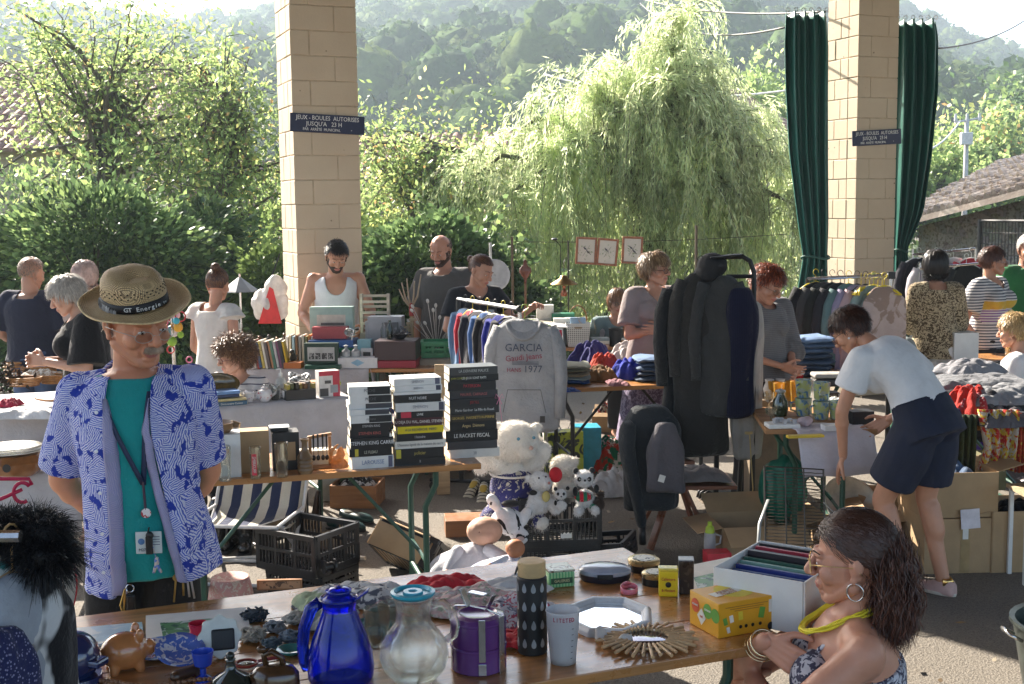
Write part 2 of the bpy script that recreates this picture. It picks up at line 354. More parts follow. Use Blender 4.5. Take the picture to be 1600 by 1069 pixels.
def tree(name,label,base,H,crowns,nlimb,twigs,per,leaf,mats,wts,grp=None,tr=.13,seed=1,spread=.31,bark=(.13,.11,.085),droop=.35,aspect=.45,cat='tree',stems=1,up=.25):
 """crowns: list of (offset centre, radii) relative to base; limbs run from the trunk into them, leaves sit on twigs"""
 r=np.random.default_rng(seed);T=thing(name,label,cat,base,0,grp);tb=MB();pts=[]
 tops=[]
 for s in range(stems):
  b0=np.array([r.normal()*.25*(stems>1),r.normal()*.25*(stems>1),-.05]);top=np.array([r.normal()*.3+(s-(stems-1)/2)*.8,r.normal()*.3,H*.55])
  c=curve_pts(b0,top,0,7,.06,r);tb.tube([tuple(p) for p in c],list(np.linspace(tr,tr*.5,7)),10);tops.append(c)
 W=np.array([k[1][0]*k[1][1]*k[1][2] for k in crowns],dtype=float);W/=W.sum()
 for i in range(nlimb):
  cc,cr=crowns[r.choice(len(crowns),p=W)];d=r.normal(size=3);d/=np.linalg.norm(d);tgt=np.array(cc)+d*np.array(cr)*r.random()**.35
  st=tops[r.integers(stems)];k=r.integers(3,7);p0=st[k]
  c=curve_pts(p0,tgt,up*np.linalg.norm(tgt-p0)*.4,7,.05*np.linalg.norm(tgt-p0)*.4,r)
  tb.tube([tuple(p) for p in c],list(np.linspace(tr*.3,.004,7)),6)
  for j in range(twigs):
   q=c[r.integers(3,7)];e=q+r.normal(size=3)*np.array([1,1,.75])*spread*2.2;cs=curve_pts(q,e,.05,4,.03,r)
   if j<3:tb.tube([tuple(p) for p in cs],[.006,.004,.003,.002],3)
   tt=r.random((per,1));base_p=q+(e-q)*tt;pts.append(base_p+r.normal(size=(per,3))*spread*.42)
 tb.put('trunk',mat(bark,.9,var=.3,scale=8,Bm=.8,Bs=25),T,sm=True)
 pts=np.concatenate(pts);leaves('crown',pts,leaf,mats,T,None,aspect,wts,seed,droop);return T
def shrub(name,label,base,blobs,n,leaf,mats,wts,seed=1,aspect=.55,core=(.012,.02,.008),cat='bush',fuzz=.12,sprigs=0):
 r=np.random.default_rng(seed);T=thing(name,label,cat,base);pts=[];dr=[]
 vol=np.array([b[1][0]*b[1][2] for b in blobs]);vol=vol/vol.sum();st=MB()
 for(c,rad_),vv in zip(blobs,vol):
  m=int(n*vv);d=r.normal(size=(m,3));d/=np.linalg.norm(d,axis=1)[:,None]
  k=(1+.16*snoise(d*1.1+len(pts),seed+3,2))*(1-fuzz*1.6*r.random(m)**2+fuzz*.6*(r.random(m)**4))
  pts.append(np.array(c)+d*np.array(rad_)*k[:,None]);dr.append(d)
  m2=int(m*.45);d=r.normal(size=(m2,3));d/=np.linalg.norm(d,axis=1)[:,None];pts.append(np.array(c)+d*np.array(rad_)*(r.random((m2,1))**.5)*.85);dr.append(d)
  for q in range(7):
   e=np.array(c)+r.normal(size=3)*np.array(rad_)*.4;st.tube([tuple(x) for x in curve_pts((c[0]*.4,c[1]*.4,-.03),e,.1,5,.05,r)],[.03,.025,.02,.012,.006],5)
 for k in range(sprigs):
  (c,rad_)=blobs[r.integers(len(blobs))];d=r.normal(size=3);d[2]=abs(d[2])+.3;d/=np.linalg.norm(d);p=np.array(c)+d*np.array(rad_)*.95;m=26;t=np.sort(r.random((m,1)),0)*r.uniform(.25,.55);pts.append(p+(d+[0,0,.3])*t+r.normal(size=(m,3))*.03);dr.append(np.tile(d,(m,1)))
 st.put('stems',mat((.06,.05,.035),.9),T,sm=True)
 leaves('foliage',np.concatenate(pts),leaf,mats,T,np.concatenate(dr),aspect,wts,seed,.25);return T
GY=[leafmat((.22,.32,.09),.6),leafmat((.16,.25,.07),.58),leafmat((.42,.45,.12),.6),leafmat((.46,.30,.08),.55),leafmat((.11,.18,.06),.5)]
DK=[leafmat((.065,.13,.04),.35),leafmat((.10,.18,.055),.4),leafmat((.17,.27,.07),.45),leafmat((.04,.07,.026),.2)]
WL=[leafmat((.42,.50,.26),.64),leafmat((.52,.57,.33),.64),leafmat((.30,.38,.20),.6)]
def bp(px,Y,z=0):p=P(px,400,Y);return Vector((p.x,Y,z))
tree('fruit_tree','tall fruit tree with sparse yellowing leaves behind the dark bush, by the tiled house',bp(150,17),6.6,[((.2,0,3.9),(2.0,1.4,1.3)),((.2,0,4.3),(1.5,1.2,.9)),((.6,.2,2.7),(2.2,1.4,1.1)),((-1.2,0,1.9),(.8,1.0,.5))],64,9,16,.092,GY,[.40,.30,.12,.02,.16],None,seed=11,tr=.12)
tree('fruit_tree','leafy fruit tree with yellow tinged crown rising beside the left blockwork column',bp(335,16.5),6.4,[((0,0,3.8),(1.15,1.1,1.05)),((.1,0,2.4),(1.6,1.2,1.1)),((.3,-.3,1.6),(1.1,.9,.7))],50,9,18,.09,GY,[.4,.3,.12,.02,.16],None,seed=12,tr=.11)
tree('fruit_tree','low spreading fruit tree with drooping orange flecked branches between column and willow',bp(655,17.5),5.2,[((0,0,2.4),(1.5,1.0,.65)),((-1.0,0,3.1),(.55,.7,.65)),((.5,0,2.1),(1.5,1.1,.8))],54,9,17,.09,GY,[.38,.28,.14,.04,.16],None,seed=13,tr=.1)
for q in bpy.data.objects:
 if q.name.startswith('fruit_tree'):q['group']='fruit trees behind the market'
shrub('bush','big rounded dark green bush behind the far left stalls',bp(150,13.2),[((0,0,1.3),(1.15,.8,.85)),((-.85,.2,1.1),(.8,.7,.75)),((.65,.1,1.0),(.75,.6,.8)),((0,-.1,.6),(1.5,.8,.6)),((.15,0,1.8),(.6,.5,.4)),((-1.5,.2,.9),(.7,.6,.6))],24000,.088,DK,[.38,.3,.2,.12],21,sprigs=60)
shrub('bush','glossy dark ivy clad bush behind the bald bearded man',bp(668,13.6),[((0,0,1.15),(.8,.6,.68)),((-.5,0,.8),(.7,.6,.7)),((.5,.1,1.0),(.5,.5,.6)),((.7,0,.6),(.8,.5,.6))],13000,.095,DK,[.42,.3,.12,.16],22,sprigs=15,aspect=.8)
shrub('bush','small fresh green shrub growing next to the left blockwork column',bp(418,13.4),[((0,0,1.1),(.32,.3,.42)),((0,0,.6),(.35,.3,.5))],2600,.09,[leafmat((.12,.2,.04),.5),leafmat((.09,.15,.03),.5)],None,23,aspect=.6,sprigs=8)
shrub('bush','dark leafy shrub filling the gap between the big bush and the column',bp(352,14.2),[((0,0,.8),(.5,.4,.8)),((-.3,.3,1.6),(.4,.4,.5))],5000,.09,DK,[.4,.3,.15,.15],24,sprigs=10)
shrub('bush','tangled green hedge in the shade behind the willow',bp(800,18.5),[((k*1.5-3,(k%2)*.4,1.1+.3*math.sin(k*2.1)),(1.1,.8,1.2)) for k in range(6)],16000,.1,GY[:3],[.4,.4,.2],25,sprigs=20)
shrub('bush','tall undergrowth hedge at the back of the left garden',bp(240,19.5),[((k*1.5-4,(k%2)*.4,1.0+.4*math.sin(k*1.7)),(1.1,.8,1.3)) for k in range(6)],15000,.1,DK[:3],[.4,.3,.3],26,sprigs=20)
def willow(base,seed=5):
 r=np.random.default_rng(seed);T=thing('willow_tree','large weeping willow with bright trailing fronds behind the stalls','tree',base);tb=MB();pts=[];dirs=[]
 tb.tube([(0,0,-.05),(.1,0,1),(0,.1,2),(.1,0,2.8)],[.3,.26,.22,.18],12)
 heads=[(.3,0,4.1),(-.9,0,3.6),(1.0,.2,3.5),(-1.7,.2,3.0),(1.5,0,3.1),(0,-.5,3.2),(.6,-.4,3.7),(-.4,.3,3.8),(1.9,-.2,2.4),(-2.3,0,2.4),(.45,0,4.5),(-1.3,-.4,2.7),(1.2,-.5,2.8),(1.8,-.5,2.0),(-1.9,-.4,2.1),(.9,-.7,2.3)]
 for h in heads:
  c=curve_pts((.05,0,2.3),h,.35,7,.06,r);tb.tube([tuple(x) for x in c],list(np.linspace(.11,.015,7)),6)
  for j in range(50):
   s=c[r.integers(3,7)]+r.normal(size=3)*.15;ang=r.uniform(0,2*PI);out=r.uniform(.15,1.05);ln=r.uniform(.9,3.1);rise=r.uniform(.05,.55)
   n=20;t=np.linspace(0,1,n);x=s[0]+math.cos(ang)*out*(1-np.exp(-3*t));y=s[1]+math.sin(ang)*out*(1-np.exp(-3*t))*.8
   z=s[2]+rise*np.sin(np.minimum(t*4,PI))*1.0*np.exp(-t*2)-ln*t**1.35;z=np.maximum(z,.12+.3*r.random());k=r.normal(size=2)*.12;x=x+k[0]*t*t+.04*np.sin(9*t+k[1]*40);y=y+k[1]*t*t
   p=np.stack([x,y,z],1);d=np.gradient(p,axis=0);d/=np.linalg.norm(d,axis=1)[:,None]+1e-6
   if j%3==0:tb.tube([tuple(q) for q in p[::3]],[.008,.006,.005,.004,.003,.002,.002][:len(p[::3])],3)
   m=9;ii=r.integers(0,n,n*m);pts.append(p[ii]+r.normal(size=(n*m,3))*.035);dirs.append(d[ii]*1.1+r.normal(size=(n*m,3))*.38)
 tb.put('trunk',mat((.09,.085,.05),.9,Bm=.8,Bs=20),T,sm=True)
 leaves('crown',np.concatenate(pts),.105,WL,T,np.concatenate(dirs),.16,[.45,.3,.25],5,.45)
willow(bp(1010,16.6))
def bigtree(px,Y,z,s,lab,mats,wts,seed):return tree('broadleaf_tree',lab,bp(px,Y,z),6*s,[((0,0,3.6*s),(2.0*s,1.6*s,1.5*s)),((-1.2*s,0,2.6*s),(1.3*s,1.2*s,1.2*s)),((1.2*s,0,2.5*s),(1.4*s,1.2*s,1.3*s))],int(50),8,26,.2*s,mats,wts,'trees beyond the shed',seed=seed,tr=.16*s,spread=.42*s,aspect=.6)
bigtree(1520,44,-1,1.25,'wide autumn tinted tree behind the utility pole',GY,[.3,.3,.12,.08,.2],31)
bigtree(1640,60,0,1.7,'tall dark green tree rising farther up at the frame edge',DK,[.4,.3,.2,.1],32)
bigtree(1440,33,-.5,.85,'smaller bright green tree just above the shed roof',GY[:2],[.6,.4],33)
bigtree(1160,46,0,1.35,'pale green tree between willow top and hanging green curtain',GY[:2],[.6,.4],34)
pass
#  houses
def tile_mat(c,c2):
 key=('tile',c)
 if key in _mc:return _mc[key]
 m=bpy.data.materials.new('tile');t,o=nodes(m);co=crq(t)
 n=N(t,'TexNoise',Scale=5.0,Detail=5.0,Roughness=.75);L(t,co,n.inputs[0]);v=N(t,'TexVoronoi',Scale=3.5);L(t,co,v.inputs[0])
 col=mixc(t,ramp(t,n.outputs[0],[(.35,0.0),(.65,1.0)]),c,c2);s=t.nodes.new('ShaderNodeSeparateXYZ');L(t,v.outputs['Color'],s.inputs[0]);col=mixc(t,ramp(t,s.outputs[0],[(.2,.6),(.6,0.0)]),col,sc(c,.45))
 b=N(t,'BsdfPrincipled',Roughness=.8);L(t,col,b.inputs['Base Color']);bp_=N(t,'Bump');bp_.inputs['Strength'].default_value=.6;bp_.inputs['Distance'].default_value=.02;L(t,n.outputs[0],bp_.inputs['Height']);L(t,bp_.outputs[0],b.inputs['Normal'])
 L(t,b.outputs[0],o.inputs[0]);_mc[key]=m;return m
def tiles(mb,a,b,c,d,nu,nv,lift=.05,jit=.012,r=None):
 """half-round tiles over the quad a(b along eave) .. d,c at the ridge"""
 a,b,c,d=map(Vector,(a,b,c,d));nrm=(b-a).cross(d-a).normalized();rr=random.Random(5)
 if nrm.z<0:nrm=-nrm
 for i in range(nu):
  for j in range(nv):
   def q(u,v):return(a.lerp(b,u)).lerp(d.lerp(c,u),v)
   u0,u1,v0,v1=i/nu,(i+.98)/nu,j/nv,(j+1.15)/nv;off=rr.uniform(-jit,jit);rs=[]
   for v,l in((v0,lift*1.35),(min(v1,1.01),lift*.8)):
    rs.append([q(u0+(u1-u0)*k/5,v)+nrm*(l*math.sin(PI*k/5)+off+.012) for k in range(6)])
   vs=rs[0]+rs[1]+[rs[0][0]-nrm*.02,rs[0][5]-nrm*.02];mb.add(vs,[(k,k+1,k+7,k+6) for k in range(5)]+[(0,12,13,5,4,3,2,1)])
def gable_house(name,label,loc,rz,W,D,H,RH,wallm,wins,over=.35,nu=34,nv=14,door=None,chim=None):
 T=thing(name,label,'house',loc,rz);w_=MB();w_.prism([(-W/2,0),(W/2,0),(W/2,D),(-W/2,D)],-.6,H)
 for s in(-1,1):w_.add([(s*W/2,0,H),(s*W/2,D,H),(s*W/2,D/2,H+RH),(s*(W/2-.2),0,H),(s*(W/2-.2),D,H),(s*(W/2-.2),D/2,H+RH)],[(0,1,2),(5,4,3),(0,2,5,3),(1,4,5,2)])
 w_.put('wall',wallm,T)
 rf=MB();k=RH/(D/2)
 for s in(0,1):
  y0=-over if s==0 else D+over;z0=H-over*k+.05
  A=(-W/2-over,y0,z0);B=(W/2+over,y0,z0);C_=(W/2+over,D/2,H+RH+.05);D_=(-W/2-over,D/2,H+RH+.05)
  rf.add([A,B,C_,D_],[(0,1,2,3)]);tiles(rf,A,B,C_,D_,nu,nv)
 ro=rf.put('roof',tile_mat((.33,.17,.115),(.38,.27,.2)),T)
 if chim:c=MB();c.box((chim[0],D*chim[1],H+RH*.9+.3),(.6,.5,1.3));c.box((chim[0],D*chim[1],H+RH*.9+1.0),(.75,.65,.1));c.box((chim[0],D*chim[1],H+RH*.9+1.15),(.4,.3,.2));c.put('chimney',mat((.42,.36,.28),.9,Bm=.5,Bs=8),ro)
 for(x,z,ww,hh) in wins:
  f=MB();
  for(cx,cz,sx,sz) in((0,hh/2+.04,ww+.16,.08),(0,-hh/2-.04,ww+.16,.08),(-ww/2-.04,0,.08,hh),(ww/2+.04,0,.08,hh),(0,0,.05,hh)):f.box((x+cx,-.03,z+cz),(sx,.1,sz))
  fo_=f.put('window',mat((.6,.58,.52),.6),T);p=MB();p.box((x,-.012,z),(ww,.02,hh));p.put('pane',mat((.02,.022,.025),.1,spec=.8),fo_)
 return T
cream=mat((.50,.40,.27),.9,var=.2,scale=2,Bm=.4,Bs=10);tan=mat((.42,.36,.27),.9,var=.25,scale=2,Bm=.5,Bs=10)
gable_house('house','cream house with weathered tiled roof and dark open doorway behind the left trees',bp(-60,22),rad(-6),6.4,6,3.2,1.7,cream,[(2.0,1.4,1.1,1.9),(-.5,1.5,1.0,1.4)])
gable_house('house','low ochre outbuilding with tiled roof seen through the fruit tree leaves',bp(255,23.5),rad(4),5.0,4,2.0,.9,mat((.45,.2,.1),.9,var=.3,scale=3),[(-1.2,1.1,.8,.8),(.8,1.1,.8,.8)],nu=26,nv=9)
gable_house('house','small house with red tiled roof glimpsed behind the low fruit tree',bp(620,25),rad(-12),4.4,4,2.0,1.5,tan,[(0,1.3,.8,.9)],nu=22,nv=12)
gable_house('house','distant house with pale gable and grey chimney beside the hanging green curtain',bp(1250,34),rad(62),9,6.5,3.4,2.1,cream,[(1.5,2.2,.8,1.2)],nu=34,nv=14,chim=(-2.6,.5))
#  stone shed with the old tiled roof (right)
def shed():
 a=P(1436,350,15.5);b=P(1610,306,13.6);sl=b-a
 T=thing('stone_shed','old rubble stone shed with weathered tiled roof behind the clothes rails','shed',(a.x,a.y,0));dx,dy=b.x-a.x,b.y-a.y;e=2.6
 X1,Y1=dx*e,dy*e;zl,zr=a.z-.03,a.z-.03+(b.z-a.z)*e
 wl=MB();nrm=Vector((-dy,dx,0)).normalized()
 if nrm.y<0:nrm=-nrm
 n=nrm*7
 vs=[(0,0,-.1),(X1,Y1,-.1),(X1,Y1,zr),(0,0,zl)];vs+=[tuple(Vector(v)+n) for v in vs];wl.add(vs,[(0,1,2,3),(7,6,5,4),(0,3,7,4),(1,5,6,2),(3,2,6,7)])
 m=bpy.data.materials.new('rubble');t,o=nodes(m);co=crq(t,(1,1,1.3));v=N(t,'TexVoronoi',Scale=7.5,feature='DISTANCE_TO_EDGE');n1=N(t,'TexNoise',Scale=2.0,Detail=7.0,Roughness=.75);L(t,co,n1 .inputs[0]);L(t,co,v.inputs[0]);v2=N(t,'TexVoronoi',Scale=7.5);L(t,co,v2 .inputs[0])
 col=mixc(t,ramp(t,n1 .outputs[0],[(.42,0.0),(.58,1.0)]),(.34,.22,.13),(.3,.27,.23));col=mixc(t,.16,col,v2 .outputs['Color']);hs=N(t,'HueSaturation',Saturation=.35,Value=.9);L(t,col,hs.inputs['Color']);col=mixc(t,ramp(t,v.outputs[0],[(.0,.45),(.05,0.0)]),hs.outputs[0],(.16,.12,.085))
 n2=N(t,'TexNoise',Scale=22.0,Detail=4.0);L(t,co,n2 .inputs[0]);col=mixc(t,ramp(t,n2 .outputs[0],[(.5,0.0),(.65,.7)]),col,(.1,.075,.055))
 b_=N(t,'BsdfPrincipled',Roughness=.95);L(t,col,b_.inputs['Base Color']);bq=N(t,'Bump');bq.inputs['Strength'].default_value=.9;bq.inputs['Distance'].default_value=.03;L(t,n2 .outputs[0],bq.inputs['Height']);L(t,bq.outputs[0],b_.inputs['Normal']);L(t,b_.outputs[0],o.inputs[0])
 wl.put('wall',m,T)
 u=Vector((X1,Y1,zr-zl));o0=Vector((-.25,-.1,zl+.02))-nrm*.25-u*.03;bk=Vector((3.9,6.2,.95));A=o0;B=o0+u*1.06;C_=B+bk;D_=A+bk
 rf=MB();up=Vector((0,0,.07));rf.add([A,B,C_,D_,A-up,B-up,C_-up,D_-up],[(0,1,2,3),(7,6,5,4),(0,4,5,1),(1,5,6,2),(3,7,4,0)]);tiles(rf,A,B,C_,D_,44,19,.045,.02)
 rf.put('roof',tile_mat((.24,.19,.16),(.36,.33,.29)),T)
 g=MB();pa=P(1530,385,13.4)-T.location;pb=P(1612,385,12.8)-T.location;pa.z=pb.z=0
 for z in(1.75,.3):g.tube([pa+V(0,0,z),pb+V(0,0,z)],.018,6)
 g.tube([pa,pa+V(0,0,1.77)],.025,8);g.tube([pb,pb+V(0,0,1.77)],.025,8)
 for k in range(1,16):q=pa.lerp(pb,k/16);g.tube([q+V(0,0,.3),q+V(0,0,1.75)],.005,4)
 for k in range(1,12):g.tube([pa+V(0,0,.3+k*.12),pb+V(0,0,.3+k*.12)],.005,4)
 gg=g.put('wire_gate',mat((.06,.06,.06),.6));gg.location=T.location;tag(gg,'dark wire mesh gate standing before the stone shed wall','gate')
shed()
#  hall: columns, signs, curtains, roof above
def block_mat():
 m=bpy.data.materials.new('painted_block');t,o=nodes(m);co=crq(t)
 n=N(t,'TexNoise',Scale=1.6,Detail=6.0,Roughness=.65);L(t,co,n.inputs[0]);n2=N(t,'TexNoise',Scale=55.0,Detail=4.0,Roughness=.7);L(t,co,n2 .inputs[0])
 col=ramp(t,n.outputs[0],[(.3,(.53,.425,.30)),(.7,(.61,.505,.365))]);v=N(t,'TexVoronoi',Scale=7.0);L(t,co,v.inputs[0]);col=mixc(t,ramp(t,v.outputs[0],[(.04,.8),(.07,0.0)]),col,(.12,.08,.05))
 b=N(t,'BsdfPrincipled',Roughness=.75);L(t,col,b.inputs['Base Color']);bq=N(t,'Bump');bq.inputs['Strength'].default_value=.5;bq.inputs['Distance'].default_value=.004;L(t,n2 .outputs[0],bq.inputs['Height']);L(t,bq.outputs[0],b.inputs['Normal']);L(t,b.outputs[0],o.inputs[0]);return m
BLK=block_mat();mortar=mat((.50,.40,.28),.9,var=.25,scale=9,Bm=.4,Bs=40);navy_b=mat((.012,.018,.06),.5);white_p=mat((.75,.75,.72),.6)
HA=rad(22.5);HR=Rz(HA)
def column(label,px,Y,top,shift=0,W=.55):
 p=P(px,400,Y);T=thing('brick_column',label,'column',(p.x,p.y,0),HA,'blockwork columns of the market hall');h=.2
 c=MB();c.box((0,0,top/2),(W-.012,W-.012,top));c.put('mortar',mortar,T)
 b=MB();n=int(top/h)+1;rr=random.Random(px)
 for k in range(n):
  z0=k*h+.004;z1=min((k+1)*h-.004,top)
  if z1-z0<.03:continue
  L0=.36 if(k+shift)%2 else.15
  for(x0,x1,y0,y1) in((-W/2,-W/2+L0,-W/2,-W/2+.15),(-W/2+L0+.006,W/2,-W/2,-W/2+.15),(-W/2,-W/2+.15,-W/2+.156,-W/2+.156+(W-.156)*(.62 if k%2 else.35)),(-W/2,-W/2+.15,-W/2+.162+(W-.156)*(.62 if k%2 else.35),W/2),(W/2-.15,W/2,-W/2+.156,W/2),(-W/2+.156,W/2-.156,W/2-.15,W/2)):
   j=rr.uniform(-.003,.003);b.box(((x0+x1)/2+j,(y0+y1)/2+j,(z0+z1)/2),(x1-x0,y1-y0,z1-z0))
 b.put('blockwork',BLK,T,bev=.005);return T
c1=column('pale ochre blockwork column behind the man in the white vest',503,10.35,5.75)
c2=column('pale ochre blockwork column between the two green curtains',1342,12.55,4.03,1,.49)
f=MB();f.box((0,0,4.045),(.3,.3,.03));f.tube([(0,0,4.05),(0,0,5.75)],.09,12);f.put('steel_post',mat((.2,.03,.025),.5,metal=0),c2)
for T,label,dx in((c1,'navy boules rules sign tilted on the column behind the white vest man',.01),(c2,'navy boules rules sign on the column between green curtains',-.01)):
 z={c1:P(506,194,10.1),c2:P(1363,214,12.2)}[T].z;ty=rad(2.2) if T is c1 else rad(-3)
 S=thing('sign',label,'sign',T.location+HR@V(dx,-.285 if T is c1 else-.256,z),HA);S.rotation_euler=(0,ty,HA)
 b=MB();b.box((0,0,0),(.62 if T is c1 else.6,.012,.15));b.put('board',navy_b,S,bev=.002)
 for s_,sz,x,zz,k in(('JEUX - BOULES  AUTORISES',.05,0,.042,.86),("JUSQU'A   23 H",.05,-.03,-.006,.9),('PAR  ARRÊTÉ  MUNICIPAL',.032,-.05,-.05,.85)):
  txq(s_,sz,white_p,S,(x,-.008,zz),FRONT,sx=k)
 b=MB();b.tube([(.2,-.005,-.045),(.2,-.009,-.045)],.004,8);b.tube([(-.2,-.005,-.05),(-.2,-.009,-.05)],.004,8);b.put('screw',mat((.5,.5,.5),.4,metal=1),S)
def curtain(label,pts,y_off,seed,lit):
 """pts: (left px, right px, y px); gathered at the tie"""
 T=thing('curtain',label,'curtain',(0,0,0),0,'green curtains tied beside the column');Yc=y_off;rows=[];nf=64
 zs=[P((a+b)/2,y,Yc).z for a,b,y in pts];fine=40
 ya=[p[2] for p in pts];rr=random.Random(seed);ph=[rr.uniform(0,6.28) for _ in range(6)]
 rings=[]
 for k in range(fine+1):
  y=ya[0]+(ya[-1]-ya[0])*k/fine;l=np.interp(y,ya,[p[0] for p in pts]);r_=np.interp(y,ya,[p[1] for p in pts]);A,B=P(l,y,Yc),P(r_,y,Yc);w_=(B-A).length
  ring=[]
  for j in range(nf+1):
   u=j/nf;q=A.lerp(B,u+.012*math.sin(5*u*PI+ph[0]));amp=min(.06,.012+w_*.13)
   d=amp*(math.sin(u*2*PI*4.5+ph[1]+.6*math.sin(k*.08))+.45*math.sin(u*2*PI*9.3+ph[2]+k*.05)+.3*math.sin(u*2*PI*2+ph[3]+k*.11));q=q+Vector((0,d,0));q.z-=.03*abs(math.sin(u*2*PI*2.4)) if k==0 else 0;ring.append(q)
  rings.append(ring)
 m=MB();m.loft(rings,False,False);m.put('cloth',mat((.018,.12,.095),.42,var=.15,scale=3,Bm=.2,Bs=20,spec=.45),T,sm=True,solid=.004)
 i=min(range(len(pts)),key=lambda i:pts[i][1]-pts[i][0]);l,r_,y=pts[i];A,B=P(l-1,y,Yc),P(r_+1,y,Yc);c=(A+B)/2;w_=(B-A).length/2
 m=MB();m.tube([c+V(math.cos(t)*w_*1.02,math.sin(t)*.09,.015*math.sin(2*t)) for t in LS(0,2*PI,25)],.012,6);m.put('tieback',mat((.02,.09,.07),.6),T,sm=True)
 m=MB()
 for u in LS(.06,.94,6):q=P(pts[0][0],pts[0][2],Yc).lerp(P(pts[0][1],pts[0][2],Yc),u);m.tube([q+V(math.cos(t)*.018,-.045,math.sin(t)*.018+.01) for t in LS(0,2*PI,11)],.004,5)
 m.put('eyelets',mat((.6,.6,.6),.3,metal=1),T)
curtain('green curtain hanging and tied between the willow and the ochre column',[(1226,1294,18),(1224,1298,70),(1226,1297,140),(1232,1296,240),(1246,1296,350),(1254,1294,402),(1242,1296,470),(1236,1298,560)],12.15,1,1)
curtain('green curtain tied on the shed side of the ochre column',[(1397,1464,30),(1397,1468,60),(1397,1467,140),(1396,1456,240),(1395,1442,330),(1396,1416,392),(1392,1424,440),(1390,1432,540)],12.75,2,0)
eo=c1 .location;r_=MB();e1=HR@V(1,0,0);e2=HR@V(0,-1,0)
def RP(a,b,z):q=eo+e1*a+e2*b;return(q.x,q.y,z)
r_.add([RP(-9,-.8,5.8),RP(17,-.8,5.8),RP(17,7,7.6),RP(-9,7,7.6),RP(-9,15,5.8),RP(17,15,5.8)],[(0,1,2,3),(3,2,5,4)])
struct(r_.put('roof',wood((.2,.12,.07),.8),solid=.15))
#  utility pole and wires
T=thing('utility_pole','pale utility pole with insulators above the shed roof','pole',bp(1505,30));zt=P(1505,188,30).z;m=MB();m.tube([(0,0,0),(0,0,zt)],[.075,.05],10);m.put('pole',mat((.45,.44,.42),.8),T,sm=True)
m=MB();m.tube([(-.3,0,zt-.05),(.35,0,zt+.05)],.03,6);[m.tube([(x,0,zt-.02),(x,0,zt+.16)],[.045,.03],8) for x in(-.28,0,.3)];m.put('crossarm',mat((.5,.5,.5),.5),T);m=MB();m.box((-.05,-.12,zt-.45),(.28,.16,.3));m.put('junction_box',mat((.55,.56,.55),.5),T,bev=.02)
def wire(label,a,b,sag,r=.012,c=(.05,.05,.05)):
 m=MB();m.tube([Vector(a).lerp(Vector(b),t)-V(0,0,sag*4*t*(1-t)) for t in LS(0,1,24)],r,5);o=m.put('overhead_wire',mat(c,.6),sm=True);tag(o,label,'wire','overhead wires')
wire('thin white cable running between willow top and the green curtain',P(850,116,24),P(1240,140,20),.25,.018,(.7,.7,.7))
wire('dark cable crossing the sky top beside the green curtain',P(1000,-2,20),P(1290,18,12.6),.1)
wire('second dark cable meeting the curtain top from the hill',P(1000,5,26),P(1230,42,12.7),.3)
wire('dark cable rising to the frame corner over the shed',P(1462,76,14),P(1615,22,22),.12,.01)
wire('pale cable from the utility pole down to the green curtain',P(1500,190,30),P(1400,235,22),.3,.02,(.6,.6,.6))
#  PEOPLE
def skinmat(c=(.50,.27,.18)):return mat(c,.45,var=.10,scale=9,Bm=.25,Bs=120,spec=.45,sss=.12)
LIP=mat((.42,.15,.12),.4,var=.1);EYEW=mat((.75,.72,.68),.15,spec=.6);IRIS=mat((.05,.03,.02),.1);TEETH=None
DJ=dict(pel=(0,0,.95),che=(0,.0,1.2),nek=(0,.01,1.45),hd=(0,-.025,1.585),shL=(.175,.01,1.385),shR=(-.175,.01,1.385),elL=(.225,.04,1.10),elR=(-.225,.04,1.10),wrL=(.235,-.04,.86),wrR=(-.235,-.04,.86),hiL=(.085,0,.9),hiR=(-.085,0,.9),knL=(.095,-.015,.49),knR=(-.095,-.015,.49),anL=(.1,.03,.085),anR=(-.1,.03,.085))
RM=[(-.2,.12,.10),(-.1,.155,.118),(0,.165,.122),(.2,.157,.117),(.42,.15,.113),(.65,.165,.12),(.8,.172,.112),(.9,.14,.09),(.97,.085,.07)]
RF=[(-.2,.13,.105),(-.1,.17,.125),(0,.172,.125),(.2,.15,.11),(.42,.126,.098),(.65,.145,.108),(.8,.15,.10),(.9,.12,.085),(.97,.072,.06)]
def spine(J):
 pel,che,nek=J['pel'],J['che'],J['nek'];sh=(J['shL']-J['shR']).normalized();hp=(J['hiL']-J['hiR']).normalized()
 l1,l2=(che-pel).length,(nek-che).length;t1=l1/(l1+l2)
 def f(t):
  if t<=0:p=pel+(che-pel).normalized()*(t*(l1+l2));u=(che-pel).normalized()
  else:
   k=t;a=(pel*(1-k)**2+2*k*(1-k)*(che+(che-(pel+nek)/2)*.7)+nek*k*k);p=a
   u=((che+(che-(pel+nek)/2)*.7-pel)*(1-k)+(nek-(che+(che-(pel+nek)/2)*.7))*k).normalized()
  s=hp.lerp(sh,min(1,max(0,t)));s=(s-u*s.dot(u)).normalized();return p,s,s.cross(u).normalized(),u
 return f
def torso(mb,J,rings,off=0,t0=-.25,t1=2,k=1.0,flare=0,n=22,yk=1.0):
 f=spine(J);ts=[r[0] for r in rings];out=[]
 lo,hi=max(t0,rings[0][0]) if off==0 else t0,min(t1,rings[-1][0])
 for t in LS(lo,hi,12):
  rx=float(np.interp(t,ts,[r[1] for r in rings]))*k+off;ry=float(np.interp(t,ts,[r[2] for r in rings]))*k*yk+off
  if t<0 and off:rx=max(rx,.17*k+off)+flare*-t;ry=max(ry,.125*k+off)+flare*-t
  p,s,fr,u=f(t);out.append([p+s*(math.cos(2*PI*j/n)*rx)+fr*(math.sin(2*PI*j/n)*ry) for j in range(n)])
 mb.loft(out)
